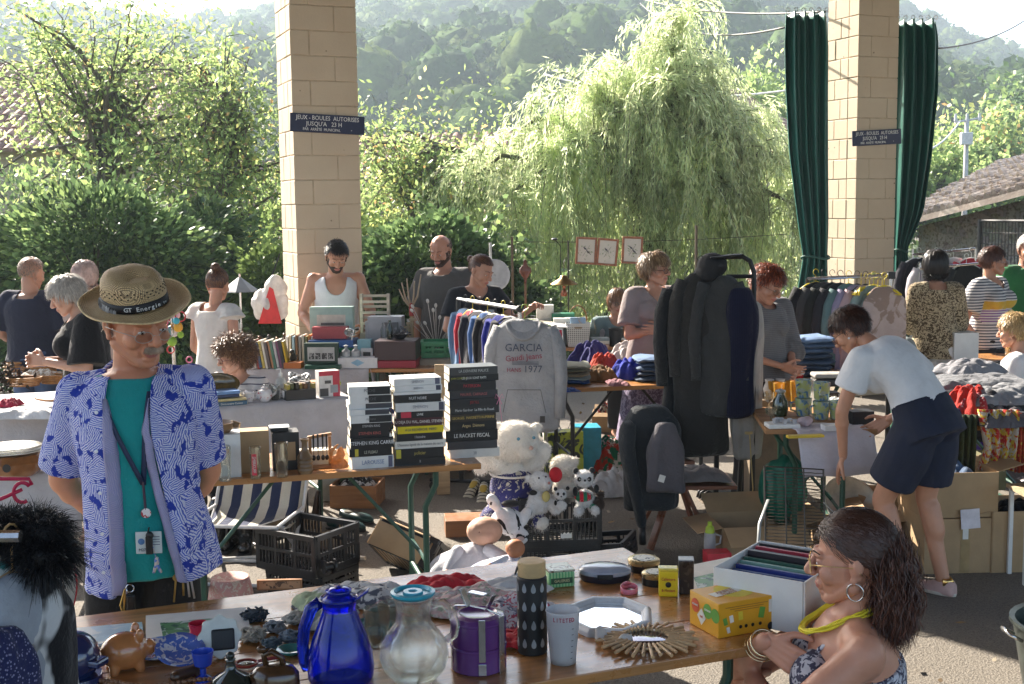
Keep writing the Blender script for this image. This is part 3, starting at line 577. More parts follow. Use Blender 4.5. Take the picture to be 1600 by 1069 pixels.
def hand(mb,w,d,up,curl=.5,side=1,s=1.0,spread=.012):
 """w wrist, d pointing direction, up = back-of-hand normal; side: +1 thumb towards d x up"""
 d=d.normalized();up=(up-d*up.dot(d)).normalized();r=d.cross(up)*side
 for k in range(4):
  x=(k-1.5)*-.019*s;mb.cap(w-d*.01*s+r*x*.7,w+d*.082*s+r*x*1.08,.013*s,.0125*s,10)
 ln=[.072,.08,.074,.058]
 for k in range(4):
  x=(1.5-k)*(.019+spread*.25)*s;p=w+d*.085*s+r*x;a=curl*.55+.06*k;dd=(d+r*(1.5-k)*spread*4).normalized();R_=[.0095,.0088,.0078,.0066]
  for q in range(3):
   e=p+(dd*math.cos(a)-up*math.sin(a))*ln[k]*s*(.42,.32,.26)[q];mb.cap(p,e,R_[q]*s,R_[q+1]*s,8);p=e;a+=curl*.8
 p=w+d*.02*s+r*.03*s;e=p+(d*.55+r*.6-up*.35)*.05*s;mb.cap(p,e,.015*s,.011*s,8);e2=e+(d*.8+r*.25-up*.4)*.03*s;mb.cap(e,e2,.011*s,.0095*s,8);mb.cap(e2,e2+(d*.85-up*.4)*.024*s,.0095*s,.008*s,8)
def headmesh(Hm,male=True,k=1.0,vox=.0042,beard=0,age=0,jaw=1.0,nose=1.0):
 m=MB();a=1 if male else.95
 m.ell((0,.014,.032),(.077,.096,.088));m.ell((0,-.018,-.012),(.069*jaw,.072,.085));m.ell((0,-.028,-.055),(.053*jaw,.058,.052));m.ell((0,-.070,-.095),(.022,.018,.017))
 for s in(-1,1):
  m.ell((s*.040,-.055,-.028),(.026,.028,.028));m.cap((s*.052*jaw,.0,-.055),(s*.018,-.064,-.094),.022,.017)
  m.cap((s*.012,-.087,.024),(s*.042,-.074,.022),.0115,.009)
  m.ell((s*.0115,-.100*1,-.030),(.0085*nose,.011,.0085));m.ell((s*.076,.012,-.008),(.008,.017,.030),Rz(s*.35)@Rx(.15));m.ell((s*.082,.02,.0),(.006,.014,.022),Rz(s*.5));m.ell((s*.077,.004,-.034),(.007,.009,.011))
  m.ell((s*.031,-.0745,-.003),(.0175,.012,.009));m.ell((s*.031,-.0765,.0065),(.0165,.0105,.0045),Ry(s*.1))
 m.cap((0,-.084,.018),(0,-.112*1,-.024),.0085,.0125*nose);m.ell((0,-.112,-.028),(.0115*nose,.011,.010))
 m.ell((0,-.083,-.058),(.026,.014,.02));m.ell((0,-.0925,-.0555),(.0215,.007,.0045));m.ell((0,-.0905,-.065),(.018,.0075,.0052));m.ell((0,-.079,-.08),(.022,.012,.010))
 if age:m.ell((0,-.03,-.10),(.035,.04,.02))
 for i in range(len(m.v)):pass
 me=remesh(m,vox/k,3,.5);co=getco(me)
 fi=[]
 for p in me.polygons:
  c=p.center;x,y,z=c
  v=0
  if y<-.084 and abs(x)<.024 and-.073<z<-.0495 and abs(z+.0605)<.013*(1-(abs(x)/.025)**2)+.001:v=1
  elif beard and((z<-.045 and y<.0 and abs(x)<.08 and not(z>-.05 and abs(x)>.05)) or(abs(x)>.054 and-.045<y<-.0 and z<.0)):v=2
  fi.append(v)
 me.polygons.foreach_set('material_index',fi);me.transform(Matrix.Scale(k,4));me.transform(Hm);return me
def join(meshes):
 V_,F,I=[],[],[];n=0
 for me in meshes:
  co=getco(me);V_.append(co);mi=np.empty(len(me.polygons),dtype=np.int32);me.polygons.foreach_get('material_index',mi)
  vi=[tuple(i+n for i in p.vertices) for p in me.polygons];F+=vi;I+=list(mi);n+=len(co);bpy.data.meshes.remove(me)
 r=bpy.data.meshes.new('person');r.from_pydata(np.concatenate(V_).tolist(),[],F);r.polygons.foreach_set('material_index',I);return r
def ribs(P_,W,side):
 """P_ (n,m,3) strand points, W (m,) widths, side (n,m,3)"""
 n,m,_=P_.shape;a=P_-side*W[None,:,None];b=P_+side*W[None,:,None];v=np.stack([a,b],2).reshape(-1,3);base=(np.arange(n)*m*2)[:,None];k=np.arange(m-1)*2
 q=np.stack([base+k,base+k+1,base+k+3,base+k+2],-1).reshape(-1,4);return v,q
def hair(parent,Hm,style,c,n=2600,ln=.06,seed=1,w=.0011,curl=.15,lift=.1,hk=1.0,top=0,c2=None,bun=None,name='hair',cap=True,front=.45,grav=.25,side_part=0):
 r=np.random.default_rng(seed);E=np.array([.0815,.102,.096])*1.0;c0=np.array([0,.013,.03]);m=7
 d=r.normal(size=(n*4,3));d/=np.linalg.norm(d,axis=1)[:,None];x,y,z=d.T
 ok=~((y<-.42)&(z<front))&~((y<.28)&(z<-.12))&(z>-.62)&~((y<-.1)&(z<.12+0*z))
 if style=='ring':ok&=(z<.35)&(y>-.35)
 d=d[ok][:n];n=len(d);p=c0+E*d
 crown=np.array([side_part,.35,.93])
 fl=d-crown*.9;fl[:,2]-=.4;pts=[p];cur=p.copy();L_=ln*r.uniform(.7,1.15,size=(n,1))/(m-1);K=r.normal(size=(n,3))
 for k in range(m-1):
  dd=(cur-c0)/E;rr=np.linalg.norm(dd,axis=1)[:,None];nn=dd/rr/E;nn/=np.linalg.norm(nn,axis=1)[:,None]
  f=fl-nn*(fl*nn).sum(1)[:,None];f/=np.linalg.norm(f,axis=1)[:,None]+1e-5
  if bun is not None:f=np.array(bun)-cur;f/=np.linalg.norm(f,axis=1)[:,None]+1e-5;
  K=K*.5+r.normal(size=(n,3))*.8
  step=f*(1 if bun is not None else.9)+nn*lift*(1.2-k/m)+K*curl+np.array([0,0,-grav])*(k/m+.2);step/=np.linalg.norm(step,axis=1)[:,None]
  cur=cur+step*L_ if bun is None else cur+step*np.minimum(L_*1.0,np.linalg.norm(np.array(bun)-cur,axis=1)[:,None]*.5)
  dd=(cur-c0)/E;rr=np.linalg.norm(dd,axis=1)[:,None];mn=1.02+.05*r.random((n,1));bad=(rr<mn)&(dd[:,2:3]>-.75);cur=np.where(bad,c0+E*dd/rr*mn,cur);pts.append(cur)
 Pp=np.stack(pts,1);dr=np.gradient(Pp,axis=1);nn=(Pp-c0)/E;sd=np.cross(dr,nn+r.normal(size=Pp.shape)*.35);sd/=np.linalg.norm(sd,axis=2)[:,:,None]+1e-6
 W=w*np.array([1,1.1,1.1,1,.9,.7,.25]);v,q=ribs(Pp,W,sd);ex=[]
 if bun is not None and top:
  B=np.array(bun);mb_n=900;th=r.uniform(0,2*PI,mb_n);ax=r.normal(size=(mb_n,3));ax/=np.linalg.norm(ax,axis=1)[:,None];u=np.cross(ax,r.normal(size=(mb_n,3)));u/=np.linalg.norm(u,axis=1)[:,None];w2=np.cross(ax,u)
  tt=np.linspace(0,2.2,m);R_=top*r.uniform(.75,1.08,(mb_n,1,1));S=B+(u[:,None]*np.cos(tt)[None,:,None]+w2[:,None]*np.sin(tt)[None,:,None])*R_;dr=np.gradient(S,axis=1);sd=np.cross(dr,S-B);sd/=np.linalg.norm(sd,axis=2)[:,:,None]+1e-6
  v2,q2=ribs(S,W,sd);q2=q2+len(v);v=np.concatenate([v,v2]);q=np.concatenate([q,q2])
 mats=[mat(c,.42,var=.3,scale=30,spec=.5),mat(c2 or sc(c,1.5),.42,var=.3,scale=30,spec=.5)]
 mi=np.repeat(r.choice(2,n if bun is None or not top else n+900,p=[.72,.28]),m-1)
 if cap:
  cv,cf=[],[];U,Vn=28,18
  for j in range(Vn+1):
   for i in range(U):t=PI*j/Vn;a=2*PI*i/U;cv.append((math.sin(t)*math.cos(a),math.sin(t)*math.sin(a),math.cos(t)))
  for j in range(Vn):
   for i in range(U):
    ids=(j*U+i,j*U+(i+1)%U,(j+1)*U+(i+1)%U,(j+1)*U+i);X=np.mean([cv[k] for k in ids],0)
    if not((X[1]<-.38 and X[2]<front+.05) or(X[1]<.3 and X[2]<-.1) or X[2]<-.6 or(X[1]<-.08 and X[2]<.15)) and not(style=='ring' and(X[2]>.38 or X[1]<-.35)):cf.append(ids)
  cv=c0+np.array(cv)*E*1.012;q=np.concatenate([q,np.array(cf)+len(v)]);v=np.concatenate([v,cv]);mi=np.concatenate([mi,np.zeros(len(cf),dtype=int)])
 v=v*hk;M_=np.array(Hm);v=v@M_[:3,:3].T+M_[:3,3]
 return npmesh(name,v,q,mats,mi,parent)
def tail(parent,Hm,c,p0,n=2500,ln=.2,seed=1,w=.0012,spread=.03,curl=.3,c2=None,hk=1.0,out=(0,.3,0),wave=.006,sp=(1,.7,1)):
 r=np.random.default_rng(seed);m=14;t=np.linspace(0,1,m)[None,:,None];st=np.array(p0)+r.normal(size=(n,3))*spread*np.array(sp);L_=ln*r.uniform(.7,1.1,(n,1,1))
 g=r.integers(0,26,n);gd=r.normal(size=(26,3))*np.array([1,.6,.15]);ph=r.uniform(0,6.28,26);R_=np.array(Hm.to_3x3().inverted()@Vector((0,0,-1)))
 X=st[:,None]+R_*L_*t**1.0+np.array(out)*ln*.6*np.sin(t*1.6)*np.ones((n,1,1))+gd[g][:,None]*spread*.9*t+wave*np.stack([np.sin(t[...,0]*11+ph[g][:,None]),np.cos(t[...,0]*9+ph[g][:,None]*2),0*t[...,0]*np.ones((n,1))],-1)*np.minimum(1,t*3)+np.cumsum(r.normal(size=(n,m,3)),1)*curl*.002
 dr=np.gradient(X,axis=1);sd=np.cross(dr,r.normal(size=(n,1,3)));sd/=np.linalg.norm(sd,axis=2)[:,:,None]+1e-6;W=w*np.interp(np.linspace(0,1,m),[0,.8,1],[1,1,.2]);v,q=ribs(X,W,sd);v=v*hk;M_=np.array(Hm);v=v@M_[:3,:3].T+M_[:3,3]
 return npmesh('hair_length',v,q,[mat(c,.42,var=.3,scale=30,spec=.5),mat(c2 or sc(c,1.5),.42,var=.3,scale=30,spec=.5)],np.repeat(r.choice(2,n,p=[.7,.3]),m-1),parent)
def bell(t):return math.exp(-t*t)
def cutfaces(me,fn):
 import bmesh
 b=bmesh.new();b.from_mesh(me);dl=[f for f in b.faces if fn(f.calc_center_median())];bmesh.ops.delete(b,geom=dl,context='FACES')
 bd=[v for v in b.verts if v.is_boundary]
 for _ in range(3):
  new={}
  for v in bd:
   nb=[e.other_vert(v) for e in v.link_edges if e.is_boundary]
   if len(nb)==2:new[v]=v.co*.4+(nb[0].co+nb[1].co)*.3
  for v,c in new.items():v.co=c
 b.to_mesh(me);b.free()
def person(label,loc,rz,J={},H=1.7,skin=(.50,.27,.18),k=1.0,yk=1.0,fem=False,look=(0,0,0),hr=None,top=None,bottom=None,shoes=None,hands=None,vox=.0095,beard=None,grp='people at the flea market',hk=1.0,eyes=True,glasses=None,bust=1.0,age=0,vest=None,cat='person',jaw=1.0,arm=1.0,leg=1.0,shade=None,brow=(.05,.03,.02),hvox=.0042):
 s=H/1.7;D={a:Vector(b)*s for a,b in DJ.items()};D.update({a:Vector(b)*s for a,b in J.items()});J=D;R=RF if fem else RM;f=spine(J)
 hk*=s;Hm=Matrix.Translation(J['hd'])@(Rz(rad(look[0]))@Rx(rad(look[1]))@Ry(rad(look[2]))).to_4x4()
 b=MB();torso(b,J,[(t,x*s,y*s) for t,x,y in R],0,k=k,yk=yk)
 q0,sd,fr,u=f(.93);b.cap(f(.9)[0],Hm@V(0,.022,-.05)*1,.055*s*(.92 if fem else 1.1)*min(k,1.12),.052*s*(.9 if fem else 1.08))
 for S in 'LR':
  sh,el,wr,hi,kn,an=(J[x+S] for x in('sh','el','wr','hi','kn','an'));ak=s*arm*(.86 if fem else 1)
  b.cap(f(.92)[0].lerp(sh,.25),sh,.052*s,.052*ak);b.ell(sh,(.056*ak,.052*ak,.06*ak));b.cap(sh,el,.051*ak,.040*ak);b.ell(sh.lerp(el,.45),.048*ak)
  b.cap(el,wr,.040*ak,.027*ak);b.ell(el.lerp(wr,.25),.043*ak)
  lk=s*leg;b.cap(hi,kn,.088*lk,.056*lk);b.ell(hi.lerp(kn,.25),.09*lk);b.cap(kn,an,.053*lk,.036*lk);d=(an-kn).normalized();b.cap(kn.lerp(an,.12)-f(0)[2]*.012,kn.lerp(an,.45)-f(0)[2]*.016,.054*lk,.050*lk)
  td=J.get('toe'+S,V(0,-1,0));td=Vector(td).normalized();b.cap(an+V(0,0,-.045*s)-td*.03*s,an+V(0,0,-.06*s)+td*.11*s,.036*s,.024*s)
  b.ell(f(-.06)[0].lerp(hi,.75)-f(0)[2]*.055*s,(.076*s*k,.076*s*k,.078*s*k))
 if fem:
  for x in(-1,1):p,sd,fr,u=f(.66);b.ell(p+sd*x*.068*s*k+fr*.095*s*k*yk-u*.01,(.058*s*bust,.05*s*bust,.055*s*bust))
 ms=[remesh(b,vox,5)];hm=MB()
 for S in 'LR':
  hs=(hands or{}).get(S,{});
  if hs is None:continue
  wr,el=J['wr'+S],J['el'+S];d=Vector(hs.get('d',(wr-el).normalized()));up=Vector(hs.get('up',(1 if S=='L' else-1,0,0.01)));sg=1 if S=='L' else-1
  hand(hm,wr+d.normalized()*.012,d,up,hs.get('curl',.45),hs.get('side',sg),s*(.93 if fem else 1.02))
 if hm.v:ms.append(remesh(hm,.0045,2,.4))
 ms.append(headmesh(Hm,not fem,hk,hvox,beard is not None,age,jaw));me=join(ms)
 bm_=mat(beard,.8,var=.4,scale=120,Bm=.8,Bs=200) if beard else skinmat(skin)
 o=link('person',me,[skinmat(skin),LIP if skin[0]>.25 else LIP,bm_],None,True);o.location=loc;o.rotation_euler=(0,0,rz);tag(o,label,cat,grp)
 if eyes:
  for x in(-1,1):
   e=MB();c=Hm@(V(x*.031,-.0815,-.0005)*hk);Q=Hm.to_3x3();e.ell(c,(.0115*hk,.006*hk,.0048*hk),Q,12,7);eo_=e.put('eye',EYEW,o,sm=True);e=MB();e.ell(Hm@(V(x*.031,-.0848,-.001)*hk),(.0052*hk,.0035*hk,.0046*hk),Q,10,6);e.put('iris',IRIS,eo_,sm=True)
   e=MB();e.tube([Hm@(V(x*.014,-.0965,.026)*hk),Hm@(V(x*.032,-.0905,.0315)*hk),Hm@(V(x*.050,-.074,.026)*hk)],[.0026*hk,.003*hk,.0015*hk],6,flat=.6);e.put('eyebrow',mat(brow,.9,var=.3,scale=80),o,sm=True)
 if glasses:
  g=MB();gr=glasses.get('r',(.023,.018));rt=glasses.get('t',.0016);z0=glasses.get('z',-.004);yf=-.108
  for x in(-1,1):
   g.tube([Hm@(V(x*.033+math.cos(t)*gr[0],yf+abs(x*.033+math.cos(t)*gr[0])*.18,z0+math.sin(t)*gr[1])*hk) for t in LS(0,2*PI,19)],rt,6,False)
   g.tube([Hm@(V(x*(.033+gr[0]),yf+.012,z0+.004)*hk),Hm@(V(x*.082,-.05,z0+.006)*hk),Hm@(V(x*.087,.01,z0+.002)*hk),Hm@(V(x*.085,.03,z0-.02)*hk)],rt,5)
  g.tube([Hm@(V(x,yf+.001-.004*(1-abs(x)/.01),z0+.004)*hk) for x in(-.0105,0,.0105)],rt,5)
  go=g.put('glasses',mat(glasses['c'],.3,metal=glasses.get('metal',0)),o,sm=True)
  for x in(-1,1):
   g=MB();g.add([Hm@(V(x*.033,yf+.006,z0)*hk)]+[Hm@(V(x*.033+math.cos(t)*gr[0],yf+abs(x*.033+math.cos(t)*gr[0])*.18,z0+math.sin(t)*gr[1])*hk) for t in LS(0,2*PI,19)[:-1]],[(0,i+1,(i+1)%18+1) for i in range(18)]);g.put('lens',glass(glasses.get('lens',(.93,.95,.95))),go)
 if hr:hair(o,Hm,hk=hk,**hr)
 def garm(name,parts,off,m,cuts=(),fam=.006,ff=2.2,seed=0,vx=None,hemf=None,thick=.004,stretch=(1,1,.4)):
  g=MB();parts(g);me=remesh(g,vx or vox,4)
  for c in cuts:cutfaces(me,c)
  folds(me,fam,ff,seed,stretch);go=link(name,me,m,o,True)
  if thick:q=go.modifiers.new('s','SOLIDIFY');q.thickness=thick;q.offset=-1
  return go
 if top:
  off=top.get('o',.014)
  def parts(g):
   torso(g,J,[(t,x*s,y*s) for t,x,y in R],off,top.get('hem',-.16),top.get('t1',.955),k,top.get('flare',.0),yk=yk)
   if fem:
    p,sd,fr,u=f(.66)
    for x in(-1,1):g.ell(p+sd*x*.066*s*k+fr*.092*s*k*yk-u*.01,(.064*s*bust+off*.5,.054*s*bust+off*.5,.062*s*bust+off*.3))
   sl=top.get('sleeve',.45)
   for S in 'LR':
    sh,el,wr=J['sh'+S],J['el'+S],J['wr'+S];ak=s*arm*(.86 if fem else 1);w_=top.get('w',.012)
    if sl>0:
     g.cap(f(.9)[0].lerp(sh,.35),sh,.054*s+off*.5,.056*ak+off);g.ell(sh,.06*ak+off*.7)
     L1=(el-sh).length;L2=(wr-el).length;e=sl*(L1+L2)
     if e<=L1:q=sh.lerp(el,e/L1);g.tube([sh,sh.lerp(q,.5),q],[.056*ak+off,.056*ak+off+w_*.5,.053*ak+off+w_],14)
     else:q=el.lerp(wr,(e-L1)/L2);g.cap(sh,el,.055*ak+off,.047*ak+off+w_*.5,14);g.tube([el,el.lerp(q,.5),q],[.047*ak+off+w_*.5,.045*ak+off+w_*.6,.038*ak+off+w_],14)
    elif sl==0:g.cap(f(.9)[0].lerp(sh,.3),f(.9)[0].lerp(sh,.72),.05*s+off*.3,.042*s+off*.3)
   for e in top.get('extra',()):e(g,J,f)
  nd,nw=top.get('neck',(.04,.075));p0,sd0,fr0,u0=f(1.0);vee=top.get('v',False)
  def ncut(c):
   q=c-p0;x=q.dot(sd0);z=q.dot(u0);y=q.dot(fr0)
   if abs(x)>nw*s:return False
   k_=(1-abs(x)/(nw*s)) if vee else math.sqrt(max(0,1-(x/(nw*s))**2));return z>(-.035*s-nd*s*k_ if y>.0 else-.045*s)
  hm_t=top.get('hem',-.16);ph,sh_,fh,uh=f(hm_t)
  def hcut(c):return(c-ph).dot(uh)<.008
  cuts=[ncut,hcut]+list(top.get('cuts',()))
  if top.get('sleeve',.45)==0:
   for S in 'LR':
    sh=J['sh'+S];dirn=(sh-f(.9)[0]).normalized();cuts.append(lambda c,sh=sh,dirn=dirn:(c-sh).dot(dirn)>-.022*s and(c-sh).length<.16*s)
  tm=top['m'];to=garm(top.get('name','shirt'),parts,off,tm,cuts,top.get('fold',.010),top.get('ff',2.2),top.get('seed',1),top.get('vx'))
  o['_top']=to.name
 if bottom:
  off=bottom.get('o',.014);kind=bottom.get('kind','trousers')
  def parts(g):
   torso(g,J,[(t,x*s,y*s) for t,x,y in R],off,-.2,bottom.get('waist',.12),k,0,yk=yk)
   if kind=='skirt':
    p0=J['pel'];zb=bottom.get('z',.5)*s;rr=[]
    for t in LS(0,1,10):z=p0 .z*(1-t)+zb*t;rr.append([V(p0 .x+math.cos(2*PI*j/26)*(.17*s*k+off+bottom.get('flare',.1)*t),p0 .y+math.sin(2*PI*j/26)*(.13*s*k+off+bottom.get('flare',.1)*t),z) for j in range(26)])
    g.loft(rr)
   else:
    for S in 'LR':
     hi,kn,an=J['hi'+S],J['kn'+S],J['an'+S];lk=s*leg;L1,L2=(kn-hi).length,(an-kn).length;e=bottom.get('len',1)*(L1+L2);w_=bottom.get('w',.01)
     g.ell(f(-.06)[0].lerp(hi,.75)-f(0)[2]*.05*s,.08*s*k+off*.6)
     if e<=L1:q=hi.lerp(kn,e/L1);g.tube([hi+V(0,0,.03),hi.lerp(q,.4),q],[.093*lk+off,.092*lk+off+w_*.4,(.092-.034*e/L1)*lk+off+w_],16)
     else:q=kn.lerp(an,(e-L1)/L2);g.cap(hi,kn,.093*lk+off,.06*lk+off+w_,16);g.tube([kn,kn.lerp(q,.5),q],[.06*lk+off+w_,.052*lk+off+w_,(.045 if e>L1+.6*L2 else.055)*lk+off+w_*1.3],16)
  cu=[lambda c:(c-f(bottom.get('waist',.12))[0]).dot(f(.1)[3])>-.008]
  if kind!='skirt' and bottom.get('len',1)<.99:
   for S in 'LR':
    hi,kn,an=J['hi'+S],J['kn'+S],J['an'+S];L1,L2=(kn-hi).length,(an-kn).length;e=bottom['len']*(L1+L2);q,dn=(hi.lerp(kn,e/L1),(kn-hi).normalized()) if e<=L1 else(kn.lerp(an,(e-L1)/L2),(an-kn).normalized())
    cu.append(lambda c,q=q,dn=dn:(c-q).dot(dn)>-.007 and(c-q).length<.13)
  garm(bottom.get('name',kind),parts,off,bottom['m'],cu,bottom.get('fold',.009),bottom.get('ff',1.8),bottom.get('seed',4))
 if shoes:
  for S in 'LR':
   an=J['an'+S];td=Vector(J.get('toe'+S,V(0,-1,0))).normalized();g=MB();zz=an.z-.085*s;sd=V(-td.y,td.x,0)
   pr=[(-.075,.026,.045,.07),(-.06,.036,.06,.085),(-.02,.040,.08,.085),(.03,.040,.05,.062),(.09,.046,.032,.04),(.14,.044,.024,.03),(.175,.03,.016,.022),(.19,.012,.012,.014)]
   g.loft([[V(an.x,an.y,zz)+td*x*s+sd*(math.cos(t)*w_*s)+V(0,0,(h+.004 if math.sin(t)>0 else.018)*s*(abs(math.sin(t))**.6)*(1 if math.sin(t)>0 else-1)+.018*s) for t in LS(0,2*PI,17)[:-1]] for x,w_,h,_ in pr])
   so_=g.put('shoe',shoes['m'],o,sm=True,sub=1);g=MB();g.prism([((math.cos(a)*.05 if math.cos(a)>0 else math.cos(a)*.038)*0+sd.x*math.sin(a)*.045*s+td.x*(.057+.135*math.cos(a))*s,sd.y*math.sin(a)*.045*s+td.y*(.057+.135*math.cos(a))*s) for a in LS(0,2*PI,25)[:-1]],0,.018*s,(an.x,an.y,zz+.001));g.put('sole',shoes.get('sole',mat((.6,.58,.52),.8)),so_,bev=.004)
 o['_']=0;del o['_'];
 return o,J,Hm,f
def man():
 Y=3.78;X=(205-800)/FPX*Y-.0;loc=(X,Y,0)
 J=dict(pel=(.02,0,.95),che=(0,-.01,1.2),nek=(-.01,.0,1.475),hd=(.03,-.075,1.62),shL=(.165,.02,1.40),shR=(-.175,-.01,1.39),elR=(-.262,.07,1.10),wrR=(-.17,.2,.93),elL=(.19,.14,1.10),wrL=(.06,.22,.92))
 o,J,Hm,f=person('older man with grey moustache in straw hat and open blue leaf print shirt',loc,rad(4),J,1.7,skin=(.56,.25,.145),k=1.02,yk=1.28,hk=1.13,look=(42,15,-3),hr=dict(style='ring',c=(.25,.23,.21),n=3000,ln=.035,seed=3,curl=.1,lift=.05,c2=(.45,.43,.4)),vox=.0085,age=1,jaw=1.0,hvox=.0032,top=dict(name='t_shirt',m=cloth((.018,.30,.29),Bm=.35),o=.012,hem=-.25,sleeve=0,neck=(.0,.075),fold=.006,ff=1.4),bottom=dict(m=mat((.014,.013,.012),.85,Bm=.3,Bs=14),w=.02,waist=-.12,o=.006),shoes=dict(m=mat((.03,.03,.03),.6)),brow=(.25,.2,.16),glasses=dict(c=(.45,.43,.4),metal=1,r=(.024,.0155),t=.0011,z=-.008),arm=1.08)
 hk=1.0
 r=np.random.default_rng(2);n=800;x=r.uniform(-1,1,n);p=np.stack([x*.024,-.104+np.abs(x)**1.5*.016+r.normal(size=n)*.002,-.043-np.abs(x)*.004+r.normal(size=n)*.0025],1);d=np.stack([x*.5+r.normal(size=n)*.15,np.full(n,-.12),np.full(n,-1.0)+np.abs(x)*.2],1);d/=np.linalg.norm(d,axis=1)[:,None]
 Pp=np.stack([p+d*t for t in(0,.005,.009,.013)],1);Pp[:,1:3,1]-=.003;v,q=ribs(Pp,np.array([.0006,.0007,.0006,.0002]),np.tile(np.array([1.,0,0]),(n,4,1)));v=(v+[0,-.004,.002])*1.13;M_=np.array(Hm);v=v@M_[:3,:3].T+M_[:3,3]
 npmesh('moustache',v,q,[mat((.46,.34,.25),.8,var=.3,scale=60,spec=.1)],None,o)
 HT=thing('straw_hat',"woven straw trilby with black printed band on the moustached man's head",'hat',(0,0,0));HT.matrix_world=o.matrix_basis@Hm@Matrix.Diagonal((1.0,1.0,.9,1))@Matrix.Translation((0,.012,.066))@(Rx(rad(-4))@Ry(rad(-11))).to_4x4()
 st=bpy.data.materials.new('straw');t,oo=nodes(st);co=crq(t,kind='UV');
 def wv(rot):
  mp=N(t,'Mapping');mp.inputs['Rotation'].default_value=(0,0,rot);L(t,co,mp.inputs[0]);w_=N(t,'TexWave',Scale=10.0,Distortion=.6);w_.inputs['Detail'].default_value=2;L(t,mp.outputs[0],w_.inputs[0]);return w_.outputs[0]
 oc=crq(t);n1=N(t,'TexNoise',Scale=18.0,Detail=3.0);L(t,oc,n1 .inputs[0]);n2=N(t,'TexNoise',Scale=160.0);L(t,oc,n2 .inputs[0])
 v1=N(t,'TexBrick',Scale=95.0);v1 .inputs['Mortar Size'].default_value=.05;v1 .inputs[1].default_value=(.84,.62,.33,1);v1 .inputs[2].default_value=(.74,.51,.25,1);v1 .inputs[3].default_value=(.16,.09,.035,1);L(t,crq(t,(1,1,1),(.7,.2,.785)),v1 .inputs[0])
 col=mixc(t,ramp(t,n1 .outputs[0],[(.35,0.0),(.65,.35)]),v1 .outputs[0],(.70,.52,.28));b=N(t,'BsdfPrincipled',Roughness=.6);L(t,col,b.inputs['Base Color'])
 bq=N(t,'Bump');bq.inputs['Strength'].default_value=.8;bq.inputs['Distance'].default_value=.003;L(t,v1 .outputs['Fac'],bq.inputs['Height']);bq.invert=True;L(t,bq.outputs[0],b.inputs['Normal'])
 tl=N(t,'BsdfTranslucent');L(t,col,tl.inputs[0]);mx=N(t,'MixShader');mx.inputs[0].default_value=.12;L(t,b.outputs[0],mx.inputs[1]);L(t,tl.outputs[0],mx.inputs[2]);L(t,mx.outputs[0],oo.inputs[0])
 cr=MB();n=72;rings=[]
 for r0,z,dent in((.1,0,0),(.0995,.02,0),(.098,.045,0),(.095,.065,0),(.090,.083,.2),(.081,.096,.6),(.066,.105,1),(.045,.107,1.3),(.02,.107,1.4)):
  rings.append([(math.cos(a)*r0*.93,math.sin(a)*r0*1.12,z-.006*dent*bell(math.cos(a)*r0/.03)*(1 if r0<.07 else.4)+.006*math.sin(a)*(z>.06)-.007*dent*bell((math.sin(a)+1)*1.4)*bell((abs(math.cos(a))-.7)*3)) for a in[2*PI*j/n for j in range(n)]])
 cr.loft(rings,True,True);keep=[];
 crown=cr.put('crown',st,HT,sm=True,solid=.003)
 ho=MB()
 for row,z in((0,.050),(1,.058),(2,.066)):
  for j in range(30):
   a=2*PI*(j+.5*(row%2))/30;rr=np.interp(z,[.045,.065,.083],[.0982,.0952,.0902]);ho.ell((math.cos(a)*rr*.935,math.sin(a)*rr*1.125,z),(.0035,.0035,.0025),None,6,4)
 ho.put('pierced_holes',mat((.05,.03,.015),.9),crown)
 br=MB();rs=[]
 for k_,(w_,dz) in enumerate(((.0,0),(.012,-.001),(.028,-.003),(.045,-.004),(.06,.0),(.066,.004))):
  rs.append([(math.cos(a)*(.1*.93+w_),math.sin(a)*(.1*1.12+w_*1.0),dz-.012*w_/.06*math.sin(-a)**1*(1)+.005*(w_/.06)**2*math.cos(a)**2+.003*math.sin(5*a+1)*w_/.06) for a in[2*PI*j/n for j in range(n)]])
 br.loft(rs,True,False);bo=br.put('brim',st,HT,sm=True,solid=.003)
 e=MB();e.tube([rs[-1][j] for j in range(n)]+[rs[-1][0]],.0032,6,False);e.put('brim_edge',mat((.62,.47,.25),.7,var=.3,scale=60),bo,sm=True)
 bd=MB();bd.loft([[(math.cos(a)*(.102-q*.05)*.93,math.sin(a)*(.102-q*.05)*1.12,.003+q+.002*math.sin(3*a)) for a in[2*PI*j/n for j in range(n)]] for q in(0,.015,.03)],True,False);bdo=bd.put('band',mat((.008,.008,.01),.6,Bm=.2,Bs=80),HT,sm=True,solid=.002)
 cx=MB();
 for i,ch in enumerate('GT Energie.fr'):
  a=-PI/2+rad(-48)+i*rad(6.6)
  if ch==' ':continue
  p=V(math.cos(a)*.1005*.955,math.sin(a)*.1005*1.145,.016);nrm=V(math.cos(a)/.93,math.sin(a)/1.12,0).normalized();R_=Matrix((nrm.cross(V(0,0,1))*-1,V(0,0,1),nrm)).transposed()
  txq(ch,.021 if i<10 else.012,mat((.8,.8,.78),.6),bdo,p+V(0,0,0 if i<10 else-.004),R_)
 s_=1;blue=mat((.10,.15,.60),.8,var=.1,Bm=.3,Bs=12,trans=.2,pat=('leafy',(.72,.74,.9),16.0,(.03,.06,.42)),spec=.2);R=[(t_,x_,y_) for t_,x_,y_ in RM]
 g=MB();torso(g,J,R,.028,-.30,.955,1.0,.06,yk=1.25)
 for S in 'LR':
  sh,el=J['sh'+S],J['el'+S];g.cap(f(.9)[0].lerp(sh,.35),sh,.064,.066);g.ell(sh,.072);q=sh.lerp(el,.86);g.tube([sh,sh.lerp(q,.5),q],[.070,.076,.084 if S=='R' else.07],18)
 me=remesh(g,.0062,3)
